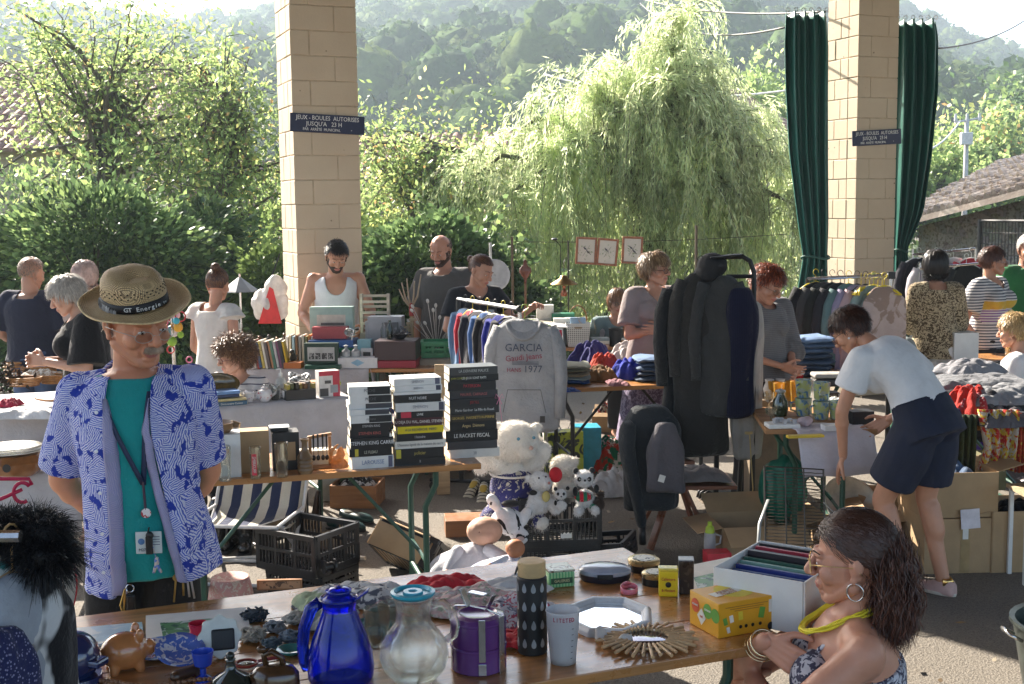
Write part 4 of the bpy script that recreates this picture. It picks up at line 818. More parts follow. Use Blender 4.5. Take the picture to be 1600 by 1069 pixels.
 p0,sd0,fr0,u0=f(1.0);EL,ER=.085,.035
 def xl(z):return.075+.06*max(0,(1.3-z))**1*1.6
 def xr(z):return-.055-.0*max(0,1.3-z)
 def open_(c):return c.y<.02 and xr(c.z)<c.x<xl(c.z)
 def neck_(c):q=c-p0;return(q.x**2/.0058+q.y**2/.0062<1 and q.z>-.07) or q.z>.012
 def hem_(c):return c.z<.775+(.035 if c.x>0 else 0)+.02*math.sin(c.x*9)
 cutfaces(me,open_);cutfaces(me,neck_);cutfaces(me,hem_)
 for S in 'LR':
  sh,el=J['sh'+S],J['el'+S];q=sh.lerp(el,.84);dn=(el-sh).normalized();cutfaces(me,lambda c:(c-q).dot(dn)>-.004 and(c-q).length<.16 and(c-q).dot((q-p0).normalized())>-.09)
 co=getco(me)
 x,y,z=co.T;lo=np.clip((1.33-z)/.5,0,1);fr_=np.clip((.02-y)/.1,0,1);near_l=np.clip(1-np.abs(x-.13)/.12,0,1);near_r=np.clip(1-np.abs(x+.08)/.12,0,1)
 co[:,0]+=lo*fr_*near_l*.05;co[:,1]-=lo*fr_*(near_l*.045+near_r*.02);me.vertices.foreach_set('co',co.ravel());folds(me,.009,1.7,5,(1.3,1.3,.5));folds(me,.003,5,8,(1,1,.7))
 sh_=link('shirt',me,[blue],o,True);k_=sh_.modifiers.new('s','SOLIDIFY');k_.thickness=.0025
 from mathutils.bvhtree import BVHTree
 bv=BVHTree.FromPolygons([v.co.copy() for v in me.vertices],[tuple(p.vertices) for p in me.polygons])
 inner=mat((.50,.47,.66),.8,var=.12,scale=25,trans=.3,pat=('leafy',(.38,.38,.62),17.0,(.42,.42,.62)))
 for sgn,xf,nm in((-1,xr,'facing'),(1,xl,'facing')):
  A=[]
  for z in LS(1.42,.79,36):
   lo=min(1,max(0,(1.33-z)/.5));x=xf(z)+(lo*.045 if sgn>0 else 0);hit=bv.find_nearest(V(x+sgn*.012,-.2,z));A.append(hit[0])
  g=MB();w_=(.046,.034)[sgn>0]
  rings=[[p+V(-sgn*0.004,-.004,0),p+V(-sgn*(.25*k),-.009-.004*math.sin(i*.7),0),p+V(-sgn*(.7*k),-.002+.003*math.sin(i*.5+1),0),p+V(-sgn*k,.010+.004*math.sin(i*.9),0)] for i,p in enumerate(A) for k in[w_*min(1,.12+i/9)]]
  g.loft(rings,False,False);g.put(nm,inner,sh_,sm=True,solid=.002)
  if sgn<0:
   b=MB()
   for i in(3,10,17,24,31):b.lathe([(0,0),(.0055,0),(.0058,.002),(.003,.0032)],A[i]+V(-.014,-.012,0),12,Rx(PI/2));
   b.put('button',mat((.75,.76,.8),.2),sh_,sm='a')
 for sgn in(-1,1):
  g=MB();rs=[]
  for i,a in enumerate(LS(0,1,9)):
   th=rad(100)*(1-a)+rad(-28)*a;cx_=math.cos(th)*.076*sgn;cy=math.sin(th)*.086+.0;zt=p0 .z+.035-.075*a**1.3;wd=.034+.04*a;out=V(math.cos(th)*sgn,math.sin(th),0)
   b0=V(p0 .x+cx_,p0 .y+cy-.01,zt);rs.append([b0,b0+out*.012+V(0,0,.006),b0+out*.03-V(0,0,wd*.5),b0+out*(.044+.02*a)-V(0,0,wd)])
  g.loft(rs,False,False);g.put('collar',blue,sh_,sm=True,solid=.003)
 LY=thing('lanyard',"navy lanyard with name badge and trinkets round the hatted man's neck",'lanyard');LY.matrix_world=o.matrix_basis;nv=mat((.012,.025,.07),.6)
 def front(x,z,d=.006):
  h=bv2 .ray_cast(V(x,-.6,z),V(0,1,0));return(h[0] if h[0] else V(x,-.17,z))+V(0,-d,0)
 ts=bpy.data.objects[o['_top']];bv2=BVHTree.FromPolygons([v.co.copy() for v in ts.data.vertices],[tuple(p.vertices) for p in ts.data.polygons])
 j=V(.05,0,1.13)
 for sgn in(-1,1):
  pts=[]
  for t_ in LS(0,1,9):x=sgn*.072*(1-t_)+j.x*t_;z=1.41*(1-t_)+j.z*t_;q=front(x,z,.008);pts.append(q)
  g=MB();g.loft([[p+V(-.008,0,0),p+V(.008,-.001,0)] for p in pts],False,False);g.put('strap',nv,LY,sm=True,solid=.002)
 q=front(j.x,1.12,.010);g=MB();g.tube([front(j.x,1.14,.010),front(j.x+.005,1.055,.012)],.004,8);g.put('cord',mat((.05,.02,.04),.5),LY);g=MB();g.lathe([(0,0),(.014,0),(.015,.003),(0,.004)],front(j.x+.006,1.045,.012),18,Rx(PI/2)@Ry(.1));g.put('round_tag',mat((.75,.72,.7),.4,pat=('blot',(.5,.05,.06),60.0)),LY)
 c=front(j.x+.012,.955,.018);g=MB();g.box(c,(.078,.003,.068));bg_=g.put('badge',mat((.62,.68,.66),.3,var=.05),LY,bev=.002);g=MB();g.lathe([(0,0),(.010,0),(0,.001)],c+V(-.022,-.002,.004),16,Rx(PI/2));g.put('emblem',mat((.08,.2,.42),.4),bg_)
 for i in range(4):g=MB();g.box(c+V(.018,-.002,.018-i*.008),(.03,.0006,.0022));g.put('print_line',mat((.12,.14,.2),.5),bg_)
 txq('M27',.012,mat((.1,.1,.15),.5),bg_,c+V(-.02,-.0025,-.022),FRONT)
 g=MB();g.box(c+V(.004,-.012,-.005),(.020,.012,.055));g.tube([c+V(0,-.01,.03),c+V(.005,-.01,.05)],.003,6);g.ell(c+V(.006,-.012,.025),(.012,.008,.012));g.put('key_fob',mat((.012,.012,.012),.4),LY,bev=.003)
 g=MB();g.tube([c+V(.012,-.012,-.0),c+V(.022,-.012,-.045)],.0015,5);g.ell(c+V(.024,-.012,-.055),(.008,.006,.014));g.cap(c+V(.024,-.012,-.065),c+V(.034,-.012,-.088),.005);g.cap(c+V(.022,-.012,-.065),c+V(.014,-.012,-.088),.005);g.put('charm',mat((.6,.5,.42),.4,pat=('blot',(.1,.2,.5),50.0)),LY,sm=True)
 K=thing('key_bunch',"bunch of keys with black fob clipped to the hatted man's waistband",'keys');K.matrix_world=o.matrix_basis;k0=V(.0,-.185,.815)
 g=MB();g.tube([k0+V(math.cos(a)*.012,0,math.sin(a)*.012) for a in LS(0,6.28,14)],.0018,5);g.put('ring',mat((.6,.6,.6),.25,metal=1),K)
 g=MB();g.box(k0+V(.003,-.008,-.055),(.026,.016,.075));g.put('fob',mat((.012,.012,.012),.35),K,bev=.005)
 g=MB();g.box(k0+V(-.018,-.004,-.04),(.006,.003,.07),Ry(.1));g.tube([k0+V(-.014,-.004,0),k0+V(-.03,-.004,-.05),k0+V(-.018,-.004,-.095)],.003,6);g.put('brass_key',mat((.5,.35,.12),.3,metal=1),K);g=MB();g.box(k0+V(.014,-.008,-.115),(.024,.012,.04));g.put('leather_tab',mat((.3,.18,.08),.6),K,bev=.003)
 K2=thing('keys',"brass and steel keys hanging at the hatted man's other hip",'keys');K2 .matrix_world=o.matrix_basis;k0=V(.15,-.14,.83)
 for i,(dx,l,cc) in enumerate(((-.02,.07,(.5,.35,.12)),(0,.05,(.5,.35,.12)),(.012,.055,(.6,.6,.6)),(.022,.06,(.6,.6,.6)))):g=MB();g.lathe([(0,0),(.011,0),(.011,.002),(0,.002)],k0+V(dx,0,0),14,Rx(PI/2));g.box(k0+V(dx*1.3,0,-l/2-.008),(.006,.002,l),Ry(-dx*6));g.put('key',mat(cc,.3,metal=1),K2)
 return o
man()
#  everyone else
def seat(zs=.45,**kw):
 b=zs+.09;J=dict(pel=(0,.02,b),che=(0,.0,b+.25),nek=(0,-.01,b+.5),hd=(0,-.045,b+.635),shL=(.17,-.0,b+.435),shR=(-.17,-.0,b+.435),elL=(.22,-.06,b+.16),elR=(-.22,-.06,b+.16),wrL=(.14,-.28,b+.14),wrR=(-.14,-.28,b+.14),hiL=(.09,0,b-.03),hiR=(-.09,0,b-.03),knL=(.11,-.42,zs+.04),knR=(-.11,-.42,zs+.04),anL=(.11,-.40,.085),anR=(-.11,-.40,.085));J.update(kw);return J
def at(px,Y):return(float(P(px,400,Y).x),Y,0)
JEAN=mat((.06,.10,.2),.85,var=.25,scale=8,Bm=.3,Bs=60);dark=mat((.02,.02,.022),.85,Bm=.3,Bs=20);SN=dict(m=mat((.05,.05,.055),.6))
def front_woman():
 J=seat(.36,nek=(0,-.02,.885),che=(0,.0,.67),pel=(0,.05,.43),hd=(0,-.015,1.02),shL=(.175,.0,.82),shR=(-.175,0,.82),elL=(.235,-.21,.655),wrL=(-.04,-.27,.665),elR=(-.15,-.31,.63),wrR=(.03,-.24,.795))
 X=(1352-800)/FPX*3.12
 dr=mat((.5,.5,.55),.8,Bm=.3,Bs=30,pat=('blot',(.05,.05,.09),60.0,.5))
 o,J,Hm,f=person('dark haired woman seated with arms crossed, gold glasses and yellow scarf necklace',(X,3.12,0),rad(-100),J,1.7,skin=(.56,.27,.175),k=1.12,fem=True,look=(-10,6,0),arm=1.2,hk=1.05,hvox=.0032,vox=.0085,jaw=1.05,bust=1.2,hr=dict(style='back',c=(.06,.026,.017),n=14000,ln=.17,seed=4,curl=.14,lift=.12,w=.0009,bun=(0,.105,.0),c2=(.05,.022,.014),front=.5),top=dict(m=dr,sleeve=-1,t1=.68,neck=(.02,.01),hem=-.2,name='strappy_top'),bottom=dict(m=dark),glasses=dict(c=(.65,.48,.2),metal=1,r=(.025,.022),t=.0012,z=-.002,lens=(.86,.86,.97)),hands=dict(L=dict(curl=.7,d=(-.8,.2,-.3)),R=dict(curl=.5,d=(.45,.75,-.35),up=(.6,-.7,.3))))
 tail(o,Hm,(.07,.03,.02),(0,.095,.0),20000,.165,4,.0008,.021,.9,(.15,.055,.032),1.05,(0,.10,0),.009,(1.3,.8,1.3))
 for sgn,S in((1,'L'),(-1,'R')):
  g=MB();p1,s1,f1,u1=f(.66);sh=J['sh'+S];a=p1+f1*.135+s1*sgn*.07;b_=sh*.62+J['nek']*.38+V(0,0,.02);c=p1-f1*.118+s1*sgn*.05
  pts=[a,a.lerp(b_,.5)+f1*.028+u1*.012,b_+V(0,-.015,.008),b_+V(0,.03,.004),c.lerp(b_,.5)-f1*.012,c]
  for ph in(0,2.1,4.2):g.tube([pts[0].lerp(pts[0],0)+V(0,0,0)]+[p+V(.003*math.cos(i*2+ph),0,.003*math.sin(i*2+ph)) for i,p in enumerate(pts)],.0045,6)
  g.put('strap',dr,o,sm=True)
 n=J['nek'];g=MB()
 for i in range(16):
  r1,dz=.070+.0035*(i%5),.004*(i//5)-.012+.003*(i%3);g.tube([V(n.x+math.cos(a)*(r1+.018*max(0,-math.sin(a))),n.y-.012+math.sin(a)*(r1+.035*max(0,-math.sin(a))),n.z+dz+.022*math.sin(a)-.028*max(0,-math.sin(a))**1.5*(1+.12*i/4)+.002*math.sin(a*9+i)) for a in LS(0,2*PI,40)],.0026,5,False)
 ne=thing('necklace','bright yellow layered string scarf round the seated woman neck','necklace');ne.matrix_world=o.matrix_basis;g.put('strings',mat((.78,.66,.04),.7,var=.15),ne,sm=True)
 for x in(1,):
  ER=thing('earring','large silver hoop earring of the seated dark haired woman','earring');ER.matrix_world=o.matrix_basis@Hm;g=MB();g.tube([(x*.081+.003*math.sin(a),.006+math.sin(a)*.021,-.066+math.cos(a)*.023) for a in LS(0,2*PI,26)],.0022,8,False);g.put('hoop',mat((.75,.74,.72),.18,metal=1),ER,sm=True)
 g=MB();Q=Hm@V(.03,.085,.045)
 for a in LS(0,2*PI,7)[:-1]:g.tube([Q,Q+(Hm.to_3x3()@V(math.cos(a)*.012,.02+.008*math.sin(3*a),math.sin(a)*.014-.006)),Q+(Hm.to_3x3()@V(math.cos(a)*.028,.018,math.sin(a)*.026-.01))],[.004,.0045,.003],6)
 g.put('hair_tie',mat((.08,.22,.26),.7),o,sm=True)
 B=thing('bracelet','pale gold bangles on the wrist of the seated dark haired woman','bracelet');B.matrix_world=o.matrix_basis;d=(J['wrR']-J['elR']).normalized();a_,b_=frame(d)
 for k in range(3):
  g=MB();c=J['wrR']-d*(.012+.016*k);g.tube([c+a_*math.cos(t)*(.036+.002*k)+b_*math.sin(t)*(.036+.002*k)+d*.004*math.sin(t+k) for t in LS(0,2*PI,26)],(.0035,.002,.002)[k],6,False);g.put('bangle',mat((.72,.58,.35),.25,metal=1),B,sm=True)
front_woman()
white=cloth((.72,.72,.73),Bm=.3)
o,J,Hm,f=person('woman in white t-shirt and navy shorts bending forward with hand on knee',(2.02,5.92,0),rad(-140),dict(pel=(0,.02,.92),che=(0,-.1,1.14),nek=(0,-.31,1.29),hd=(.01,-.435,1.36),shL=(.17,-.26,1.235),shR=(-.17,-.24,1.25),elL=(.215,-.34,.95),wrL=(.15,-.37,.70),elR=(-.30,-.12,1.02),wrR=(-.21,-.33,.86),hiL=(.09,.02,.87),hiR=(-.09,.02,.87),knL=(.1,-.16,.49),knR=(-.1,-.03,.50),anL=(.1,-.03,.085),anR=(-.1,.08,.085)),1.63,skin=(.50,.25,.155),fem=True,look=(12,38,0),k=1.04,arm=1.05,hr=dict(style='short',c=(.035,.014,.008),n=4200,ln=.055,seed=5,curl=.3,lift=.22,w=.0012,c2=(.10,.035,.02)),top=dict(m=white,sleeve=.30,neck=(.02,.07),hem=.04,w=.02,o=.016,fold=.009,ff=1.6),bottom=dict(name='shorts',m=mat((.012,.016,.035),.85,Bm=.25,Bs=20),len=.36,waist=.24,w=.032,o=.02,fold=.007),shoes=dict(m=mat((.55,.36,.33),.6),sole=mat((.6,.55,.48),.7)),hands=dict(L=dict(d=(-.1,-.4,-.9),up=(.5,-.9,-.2),curl=.3,side=-1)),glasses=dict(c=(.05,.03,.02)),leg=1.02)
g=MB();an=J['anR'];g.tube([an+V(-.034,.02,-.012),an+V(0,.05,-.01),an+V(.034,.02,-.012)],.012,8,flat=1.6);g.put('gold_heel_tab',mat((.75,.5,.18),.25,metal=1),o,sm=True)
g=MB();g.tube([Hm@V(x*.084,y,.045+.02*abs(x)) for x,y in((-1,-.03),(-.9,-.055),(0,-.075),(.9,-.055),(1,-.03))],.003,6);g.put('sunglasses_band',mat((.01,.01,.01),.3),o)
g=MB();g.ell(Hm@V(.081,.0,-.042),.006);g.put('earring',mat((.7,.7,.7),.2),o,sm=True)
o,J,Hm,f=person('woman in mauve v-neck t-shirt with glasses standing with folded arms',at(1022,8.9),rad(14),dict(elL=(.225,-.05,1.08),wrL=(-.01,-.2,1.13),elR=(-.225,-.05,1.08),wrR=(.03,-.185,1.165)),1.6,skin=(.50,.26,.17),fem=True,look=(42,2,0),k=1.12,arm=1.15,hk=1.08,hr=dict(style='short',c=(.20,.12,.06),n=3800,ln=.075,seed=6,curl=.2,lift=.35,w=.0018,c2=(.42,.28,.15)),top=dict(m=cloth((.30,.24,.23)),sleeve=.38,neck=(.10,.085),v=True,hem=-.2,o=.02,w=.022),bottom=dict(kind='skirt',m=cloth((.12,.09,.16),('blot',(.3,.25,.36),45.0,.5)),z=.25,flare=.1),hands=dict(L=dict(curl=.35,d=(-1,-.1,.1),up=(0,-1,.2),side=1),R=dict(curl=.6,d=(.9,-.3,.15),up=(0,-1,.1))),glasses=dict(c=(.08,.02,.02),t=.0022),bust=1.25)
g=MB();w_=J['wrR'];g.lathe([(0,0),(.019,0),(.019,.006),(0,.008)],w_+V(.01,-.032,0),18,Rx(PI/2));g.tube([w_+V(-.0+.006*math.cos(t),math.cos(t)*.03,math.sin(t)*.03) for t in LS(0,6.28,16)],.006,6);g.put('watch',mat((.7,.68,.66),.3),o,sm='a')
person('seated young woman with brown bob hair and glasses behind the basket table',at(962,10.6),rad(10),seat(.46),1.62,skin=(.52,.28,.19),fem=True,look=(0,8,8),hr=dict(style='long',c=(.15,.07,.03),n=2600,ln=.13,seed=7,curl=.05,lift=.06,w=.002,grav=.5,c2=(.30,.15,.07),front=.6),top=dict(m=cloth((.16,.23,.24)),sleeve=.6,neck=(.05,.07)),bottom=dict(m=dark),glasses=dict(c=(.1,.08,.07)))
o,J,Hm,f=person('red haired woman with glasses and grey shawl looking down at her hands',at(1190,7.75),rad(22),dict(hd=(0,-.075,1.56),elL=(.215,-.03,1.1),elR=(-.215,-.03,1.1),wrL=(.10,-.25,1.0),wrR=(.0,-.26,1.02)),1.58,skin=(.50,.25,.165),fem=True,look=(22,26,4),k=1.12,hk=1.06,hr=dict(style='short',c=(.13,.028,.012),n=3800,ln=.06,seed=8,curl=.4,lift=.45,w=.0017,c2=(.42,.085,.022)),top=dict(m=cloth((.13,.13,.135),('stripes',(.17,.17,.175),.012,2,.5,.5)),sleeve=.62,neck=(.03,.06),hem=-.1,o=.035,w=.035,fold=.014,ff=1.8),bottom=dict(m=dark,w=.03),shoes=dict(m=mat((.03,.022,.018),.6)),glasses=dict(c=(.2,.15,.1),metal=1))
o,J,Hm,f=person('black haired woman seen from behind in zebra print blouse and white trousers',at(1464,9.0),rad(172),dict(elL=(.19,-.06,1.12),wrL=(.1,-.24,1.05),elR=(-.19,-.06,1.12),wrR=(-.1,-.24,1.05),shL=(.15,.01,1.385),shR=(-.15,.01,1.385)),1.6,skin=(.4,.2,.13),fem=True,look=(-25,8,0),k=.98,hr=dict(style='long',c=(.012,.009,.009),n=3000,ln=.19,seed=9,curl=.06,lift=.05,w=.0022,grav=.5,c2=(.03,.022,.02)),top=dict(m=cloth((.52,.42,.27),('blot',(.10,.07,.04),26.0,.5,None,.03,3.5),trans=.2),sleeve=.75,neck=(.01,.07),hem=-.2,o=.024,w=.02,fold=.014),bottom=dict(m=cloth((.72,.71,.7)),w=.035),shoes=SN,eyes=False)
o,J,Hm,f=person('short haired woman in striped top with yellow band, hand on hip',at(1548,9.5),rad(38),dict(elR=(-.30,.05,1.08),wrR=(-.17,-.04,.93)),1.6,skin=(.47,.24,.155),fem=True,look=(48,4,0),k=1.18,arm=1.1,hr=dict(style='short',c=(.07,.025,.015),n=2400,ln=.045,seed=10,curl=.15,lift=.15,w=.0022),top=dict(m=cloth((.66,.64,.62),('stripes',(.05,.06,.1),.022,2,.6)),sleeve=.4,neck=(.06,.08),v=True,o=.02,w=.03),bottom=dict(m=dark),glasses=dict(c=(.5,.4,.4),metal=1),bust=1.3)
ts=bpy.data.objects[o['_top']];ts.data.materials.append(cloth((.62,.42,.06)));ts.data.materials.append(cloth((.66,.64,.62),('stripes',(.25,.12,.32),.02,2,.5)))
for p in ts.data.polygons:
 if abs(p.center.x)<.17 and p.center.y<.02:p.material_index=1 if 1.13<p.center.z<1.19 else 2 if 1.02<p.center.z<=1.13 else 0
person('man in green polo shirt half visible at the frame edge',at(1604,9.9),rad(15),{},1.68,skin=(.42,.2,.13),look=(-20,6,0),k=1.1,hr=dict(style='short',c=(.5,.49,.47),n=1600,ln=.03,seed=11,w=.0022),top=dict(m=cloth((.035,.17,.06)),sleeve=.45,neck=(.04,.07),o=.025,w=.03),bottom=dict(m=dark))
person('blond short haired person in white top seated at the frame edge',at(1599,7.9),rad(-120),seat(.44),1.62,skin=(.5,.26,.17),fem=True,look=(-10,8,0),hr=dict(style='short',c=(.42,.28,.12),n=2600,ln=.055,seed=12,w=.0022,curl=.25,lift=.25,c2=(.62,.45,.22)),top=dict(m=white,sleeve=.5,o=.025),bottom=dict(m=dark))
o,J,Hm,f=person('dark bearded man in white vest bending his head over the boxes',at(524,9.74),rad(8),dict(hd=(.01,-.10,1.575),nek=(0,-.03,1.44),elL=(.27,-.02,1.13),elR=(-.27,-.02,1.13),wrL=(.2,-.24,1.02),wrR=(-.18,-.24,1.0)),1.71,skin=(.48,.24,.15),look=(8,30,4),k=1.05,arm=1.1,beard=(.035,.02,.014),hr=dict(style='short',c=(.012,.009,.008),n=2800,ln=.035,seed=13,w=.0012,curl=.3,lift=.5),top=dict(name='vest',m=white,sleeve=0,neck=(.11,.085),hem=-.1,o=.012),bottom=dict(m=dark),brow=(.02,.012,.01))
o,J,Hm,f=person('bald bearded man in grey printed t-shirt looking down',at(694,9.75),rad(-14),dict(hd=(-.01,-.06,1.59),elR=(-.235,.0,1.1),wrR=(-.2,-.1,.88)),1.73,skin=(.48,.24,.16),look=(-8,20,0),k=1.1,yk=1.08,beard=(.05,.028,.02),hr=dict(style='ring',c=(.06,.04,.03),n=900,ln=.008,seed=14,w=.0015,cap=False),top=dict(m=cloth((.115,.11,.105)),sleeve=.45,neck=(.02,.075),hem=-.2,o=.022,w=.03),bottom=dict(m=dark))
yg=mat((.42,.45,.06),.7);c_=f(.62);S_=bpy.data.objects[o['_top']];q=c_[0]+c_[2]*.152
for i,ch in enumerate('CARHARTT'):x=(i-3.5)*.026;txq(ch,.042,yg,S_,q+V(x,.25*x*x*8+.002,.004-.0*x),FRONT,sx=.9)
for zz in(.036,-.03):g=MB();g.tube([q+V(x,.25*x*x*8,zz+(.02 if zz>0 else-.014)*(1-(x/.09)**2)) for x in LS(-.09,.09,9)],.002,4);g.put('print_line',yg,S_)
o,J,Hm,f=person('ponytailed woman in black t-shirt inspecting a piece with both arms raised',at(742,9.0),rad(24),dict(hd=(.02,-.07,1.565),elR=(-.25,-.02,1.13),wrR=(-.06,-.2,1.2),elL=(.28,-.1,1.17),wrL=(.34,-.3,1.28)),1.62,skin=(.50,.26,.17),fem=True,look=(28,22,6),k=1.02,hr=dict(style='bun',c=(.085,.035,.02),n=2800,ln=.2,seed=15,w=.0018,bun=(0,.13,.045),top=.03,curl=.03,lift=.01,c2=(.16,.07,.035)),top=dict(m=cloth((.022,.024,.03)),sleeve=.33,neck=(.08,.09),v=True,hem=-.2),bottom=dict(m=dark),hands=dict(L=dict(d=(.2,-.8,.4),up=(.3,0,1),curl=.9),R=dict(curl=.8)))
gp=thing('porcelain_pot','small white pot held by the ponytailed woman','pot');gp.matrix_world=o.matrix_basis@Matrix.Translation(J['wrR']+V(.07,-.05,.0));g=MB();g.lathe([(0,0),(.03,0),(.036,.03),(.03,.07),(.034,.075),(.028,.075),(.026,.01),(0,.01)],n=18);g.put('pot',mat((.45,.5,.55),.2),gp,sm='a')
o,J,Hm,f=person('woman in sleeveless white frilled blouse and jeans with hair in a bun, back turned',at(333,8.35),rad(150),dict(elL=(.25,-.02,1.1),wrL=(.2,-.2,.95),hd=(-.01,-.03,1.59)),1.55,skin=(.50,.26,.17),fem=True,look=(22,10,0),hr=dict(style='bun',c=(.07,.03,.018),n=3000,ln=.2,seed=16,w=.0018,bun=(0,.06,.125),top=.034,curl=.05,lift=.02,c2=(.2,.09,.04)),top=dict(name='blouse',m=cloth((.74,.72,.68),trans=.2),sleeve=.07,neck=(.03,.085),hem=-.12,o=.025,w=.03,fold=.01),bottom=dict(m=JEAN))
o,J,Hm,f=person('curly haired woman with glasses seated in a white top with thin navy stripes',at(368,7.95),rad(-22),seat(.34,hd=(-.0,-.06,.43+.62)),1.62,skin=(.50,.27,.18),fem=True,look=(-40,8,0),k=1.08,hr=dict(style='curly',c=(.13,.055,.022),n=6500,ln=.10,seed=17,w=.0017,curl=.9,lift=.85,grav=.05,c2=(.32,.17,.07)),top=dict(m=cloth((.70,.69,.68),('stripes',(.03,.035,.09),.038,2,.82)),sleeve=.85,neck=(.03,.09),w=.02,o=.02),bottom=dict(m=dark),glasses=dict(c=(.15,.03,.03),t=.0018))
person('balding man in navy t-shirt seen from behind at the frame edge',at(46,9.0),rad(176),dict(elL=(.27,-.02,1.12),elR=(-.26,-.02,1.12),wrL=(.2,-.25,1.0),wrR=(-.18,-.24,1.0)),1.62,skin=(.46,.25,.17),look=(-25,14,0),k=1.2,arm=1.1,hr=dict(style='short',c=(.22,.16,.12),n=1500,ln=.012,seed=18,w=.0016,cap=False),top=dict(m=cloth((.022,.026,.05)),sleeve=.42,neck=(.01,.07),o=.02,w=.025),bottom=dict(m=JEAN),eyes=False)
person('grey haired woman in black t-shirt looking down at something in her hands',at(128,7.2),rad(-72),dict(hd=(0,-.10,1.56),nek=(0,-.03,1.44),elL=(.24,-.0,1.12),elR=(-.23,-.0,1.12),wrL=(.10,-.24,1.16),wrR=(-.04,-.26,1.15)),1.60,skin=(.52,.29,.2),fem=True,look=(-6,24,0),k=1.2,arm=1.15,hk=1.0,hr=dict(style='short',c=(.42,.39,.35),n=3600,ln=.075,seed=19,w=.0017,curl=.2,lift=.3,c2=(.62,.58,.52)),top=dict(m=cloth((.012,.012,.014)),sleeve=.45,neck=(.02,.08),hem=-.2,o=.025,w=.04),bottom=dict(m=dark),bust=1.3)
person('person in pale pink headscarf behind the grey haired woman',at(134,8.9),rad(-35),{},1.60,skin=(.45,.25,.17),fem=True,look=(10,10,0),k=1.1,hr=dict(style='long',c=(.50,.36,.32),n=2600,ln=.14,seed=20,w=.006,curl=.02,lift=.02,c2=(.5,.37,.33),grav=.6,name='headscarf'),top=dict(m=cloth((.50,.38,.33)),sleeve=.9,o=.03,neck=(.0,.06),fold=.012),bottom=dict(m=dark),eyes=False)
#  NEAR TABLE (foreground)
METAL=mat((.6,.6,.6),.25,metal=1);BLACK=mat((.012,.012,.013),.45);BLKP=mat((.014,.015,.017),.35,var=.3,spec=.6);CARD=mat((.42,.28,.15),.85,var=.12,scale=5,Bm=.2,Bs=30);WHP=mat((.72,.72,.70),.5,var=.06);GRN=mat((.008,.06,.035),.4,spec=.6)
PAPER=mat((.72,.70,.64),.7,var=.08);PAGES=mat((.70,.66,.56),.85,var=.08,scale=3,pat=('stripes',(.55,.5,.4),.0016,2,.7));WOODT=wood((.46,.215,.07),.28,.35);WOODE=wood((.42,.20,.07),.5)
def table(name,label,A,B,depth,z=.77,m=None,legs=((.15,0),(.85,0)),lm=None,skew=0,th=.028,boards=4,lab2=None):
 A,B=Vector(A),Vector(B);rz=math.atan2(B.y-A.y,B.x-A.x);Ln=(B-A).length;T=thing(name,label,'table',(A.x,A.y,0),rz);g=MB();bw=depth/boards
 for k in range(boards):g.box((Ln/2,bw*(k+.5),z-th/2),(Ln,bw-.0015,th))
 g.put('tabletop',m or WOODT,T,bev=.003)
 for u,s in legs:
  x=Ln*u;g=MB();r=.015
  for y in(.06,depth-.06):g.tube([(x,y,z-th),(x,y,z-.10),(x+.05*(1 if u<.5 else-1),y,z-.2),(x+.05*(1 if u<.5 else-1),y,0.005)],r,8)
  g.tube([(x+.05*(1 if u<.5 else-1),.06,.18),(x+.05*(1 if u<.5 else-1),depth-.06,.18)],r*.8,8);g.tube([(x,.05,z-th-.012),(x,depth-.05,z-th-.012)],.014,6)
  d=1 if u<.5 else-1;g.tube([(x+.05*d,depth/2,.3),(x+d*.42,depth/2,z-th-.01)],.010,6);g.tube([(x+.05*d,.06,.3),(x+.05*d,depth-.06,.3)],.010,6);g.put('leg_frame',lm or GRN,T,sm='a')
 return T
A0,B0=G(900,1056,.77),G(1205,1005,.77);dr0=(B0-A0).normalized()
NT=table('folding_table','varnished wooden folding table with green legs covered in bric-a-brac near the hatted man',A0-dr0*1.62,B0+dr0*.06,1.0,legs=((.22,0),(.93,0)))
def on(px,py,z=.77):p=G(px,py,z);return(p.x,p.y,z)
ZT=.7705
def sc_at(p):return p[1]/FPX
p=on(533,1062,ZT);k=sc_at(p);T=thing('jug','cobalt blue plastic jug with handle and spout','jug',p);T.scale=(.92,)*3
bl=bpy.data.materials.new('blue_plastic');t,oo=nodes(bl);b=N(t,'BsdfPrincipled',Roughness=.05,IOR=1.45);b.inputs['Base Color'].default_value=(.02,.06,.9,1);b.inputs['Transmission Weight'].default_value=.8;b.inputs['Specular IOR Level'].default_value=.6;L(t,b.outputs[0],oo.inputs[0])
g=MB();prof=[(0,0),(.084,0),(.090,.012),(.092,.04),(.088,.075),(.074,.125),(.056,.17),(.046,.20),(.044,.212),(.052,.228),(.056,.232)]
g.lathe(prof+[(r-.004,z) for r,z in prof[:0:-1]],n=40);g.put('body',bl,T,sm=True)
g=MB();g.lathe([(.040,.19),(.047,.215),(.045,.235),(.03,.246),(.012,.25),(.012,.262),(.0,.266)],n=30);g.lathe([(.034,.243),(.036,.255),(.02,.262)],n=24);g.put('lid',bl,T,sm=True)
g=MB();g.tube([(-.05,0,.222),(-.078,0,.20),(-.096,0,.15),(-.103,0,.10),(-.098,0,.05),(-.09,0,.03)],[.013,.014,.013,.013,.013,.012],12,flat=1.3);g.put('handle',bl,T,sm=True)
g=MB();g.loft([[(.04+x,y*(1-x*8),.225+x*.7) for y in LS(-.024,.024,7)] for x in(0,.015,.03,.042)],False,False);g.put('spout',bl,T,sm=True,solid=.004)
p=on(648,1062,ZT);T=thing('glass_pitcher','clear round glass pitcher with teal lid and handle','pitcher',p);gl=glass((.97,.99,.98))
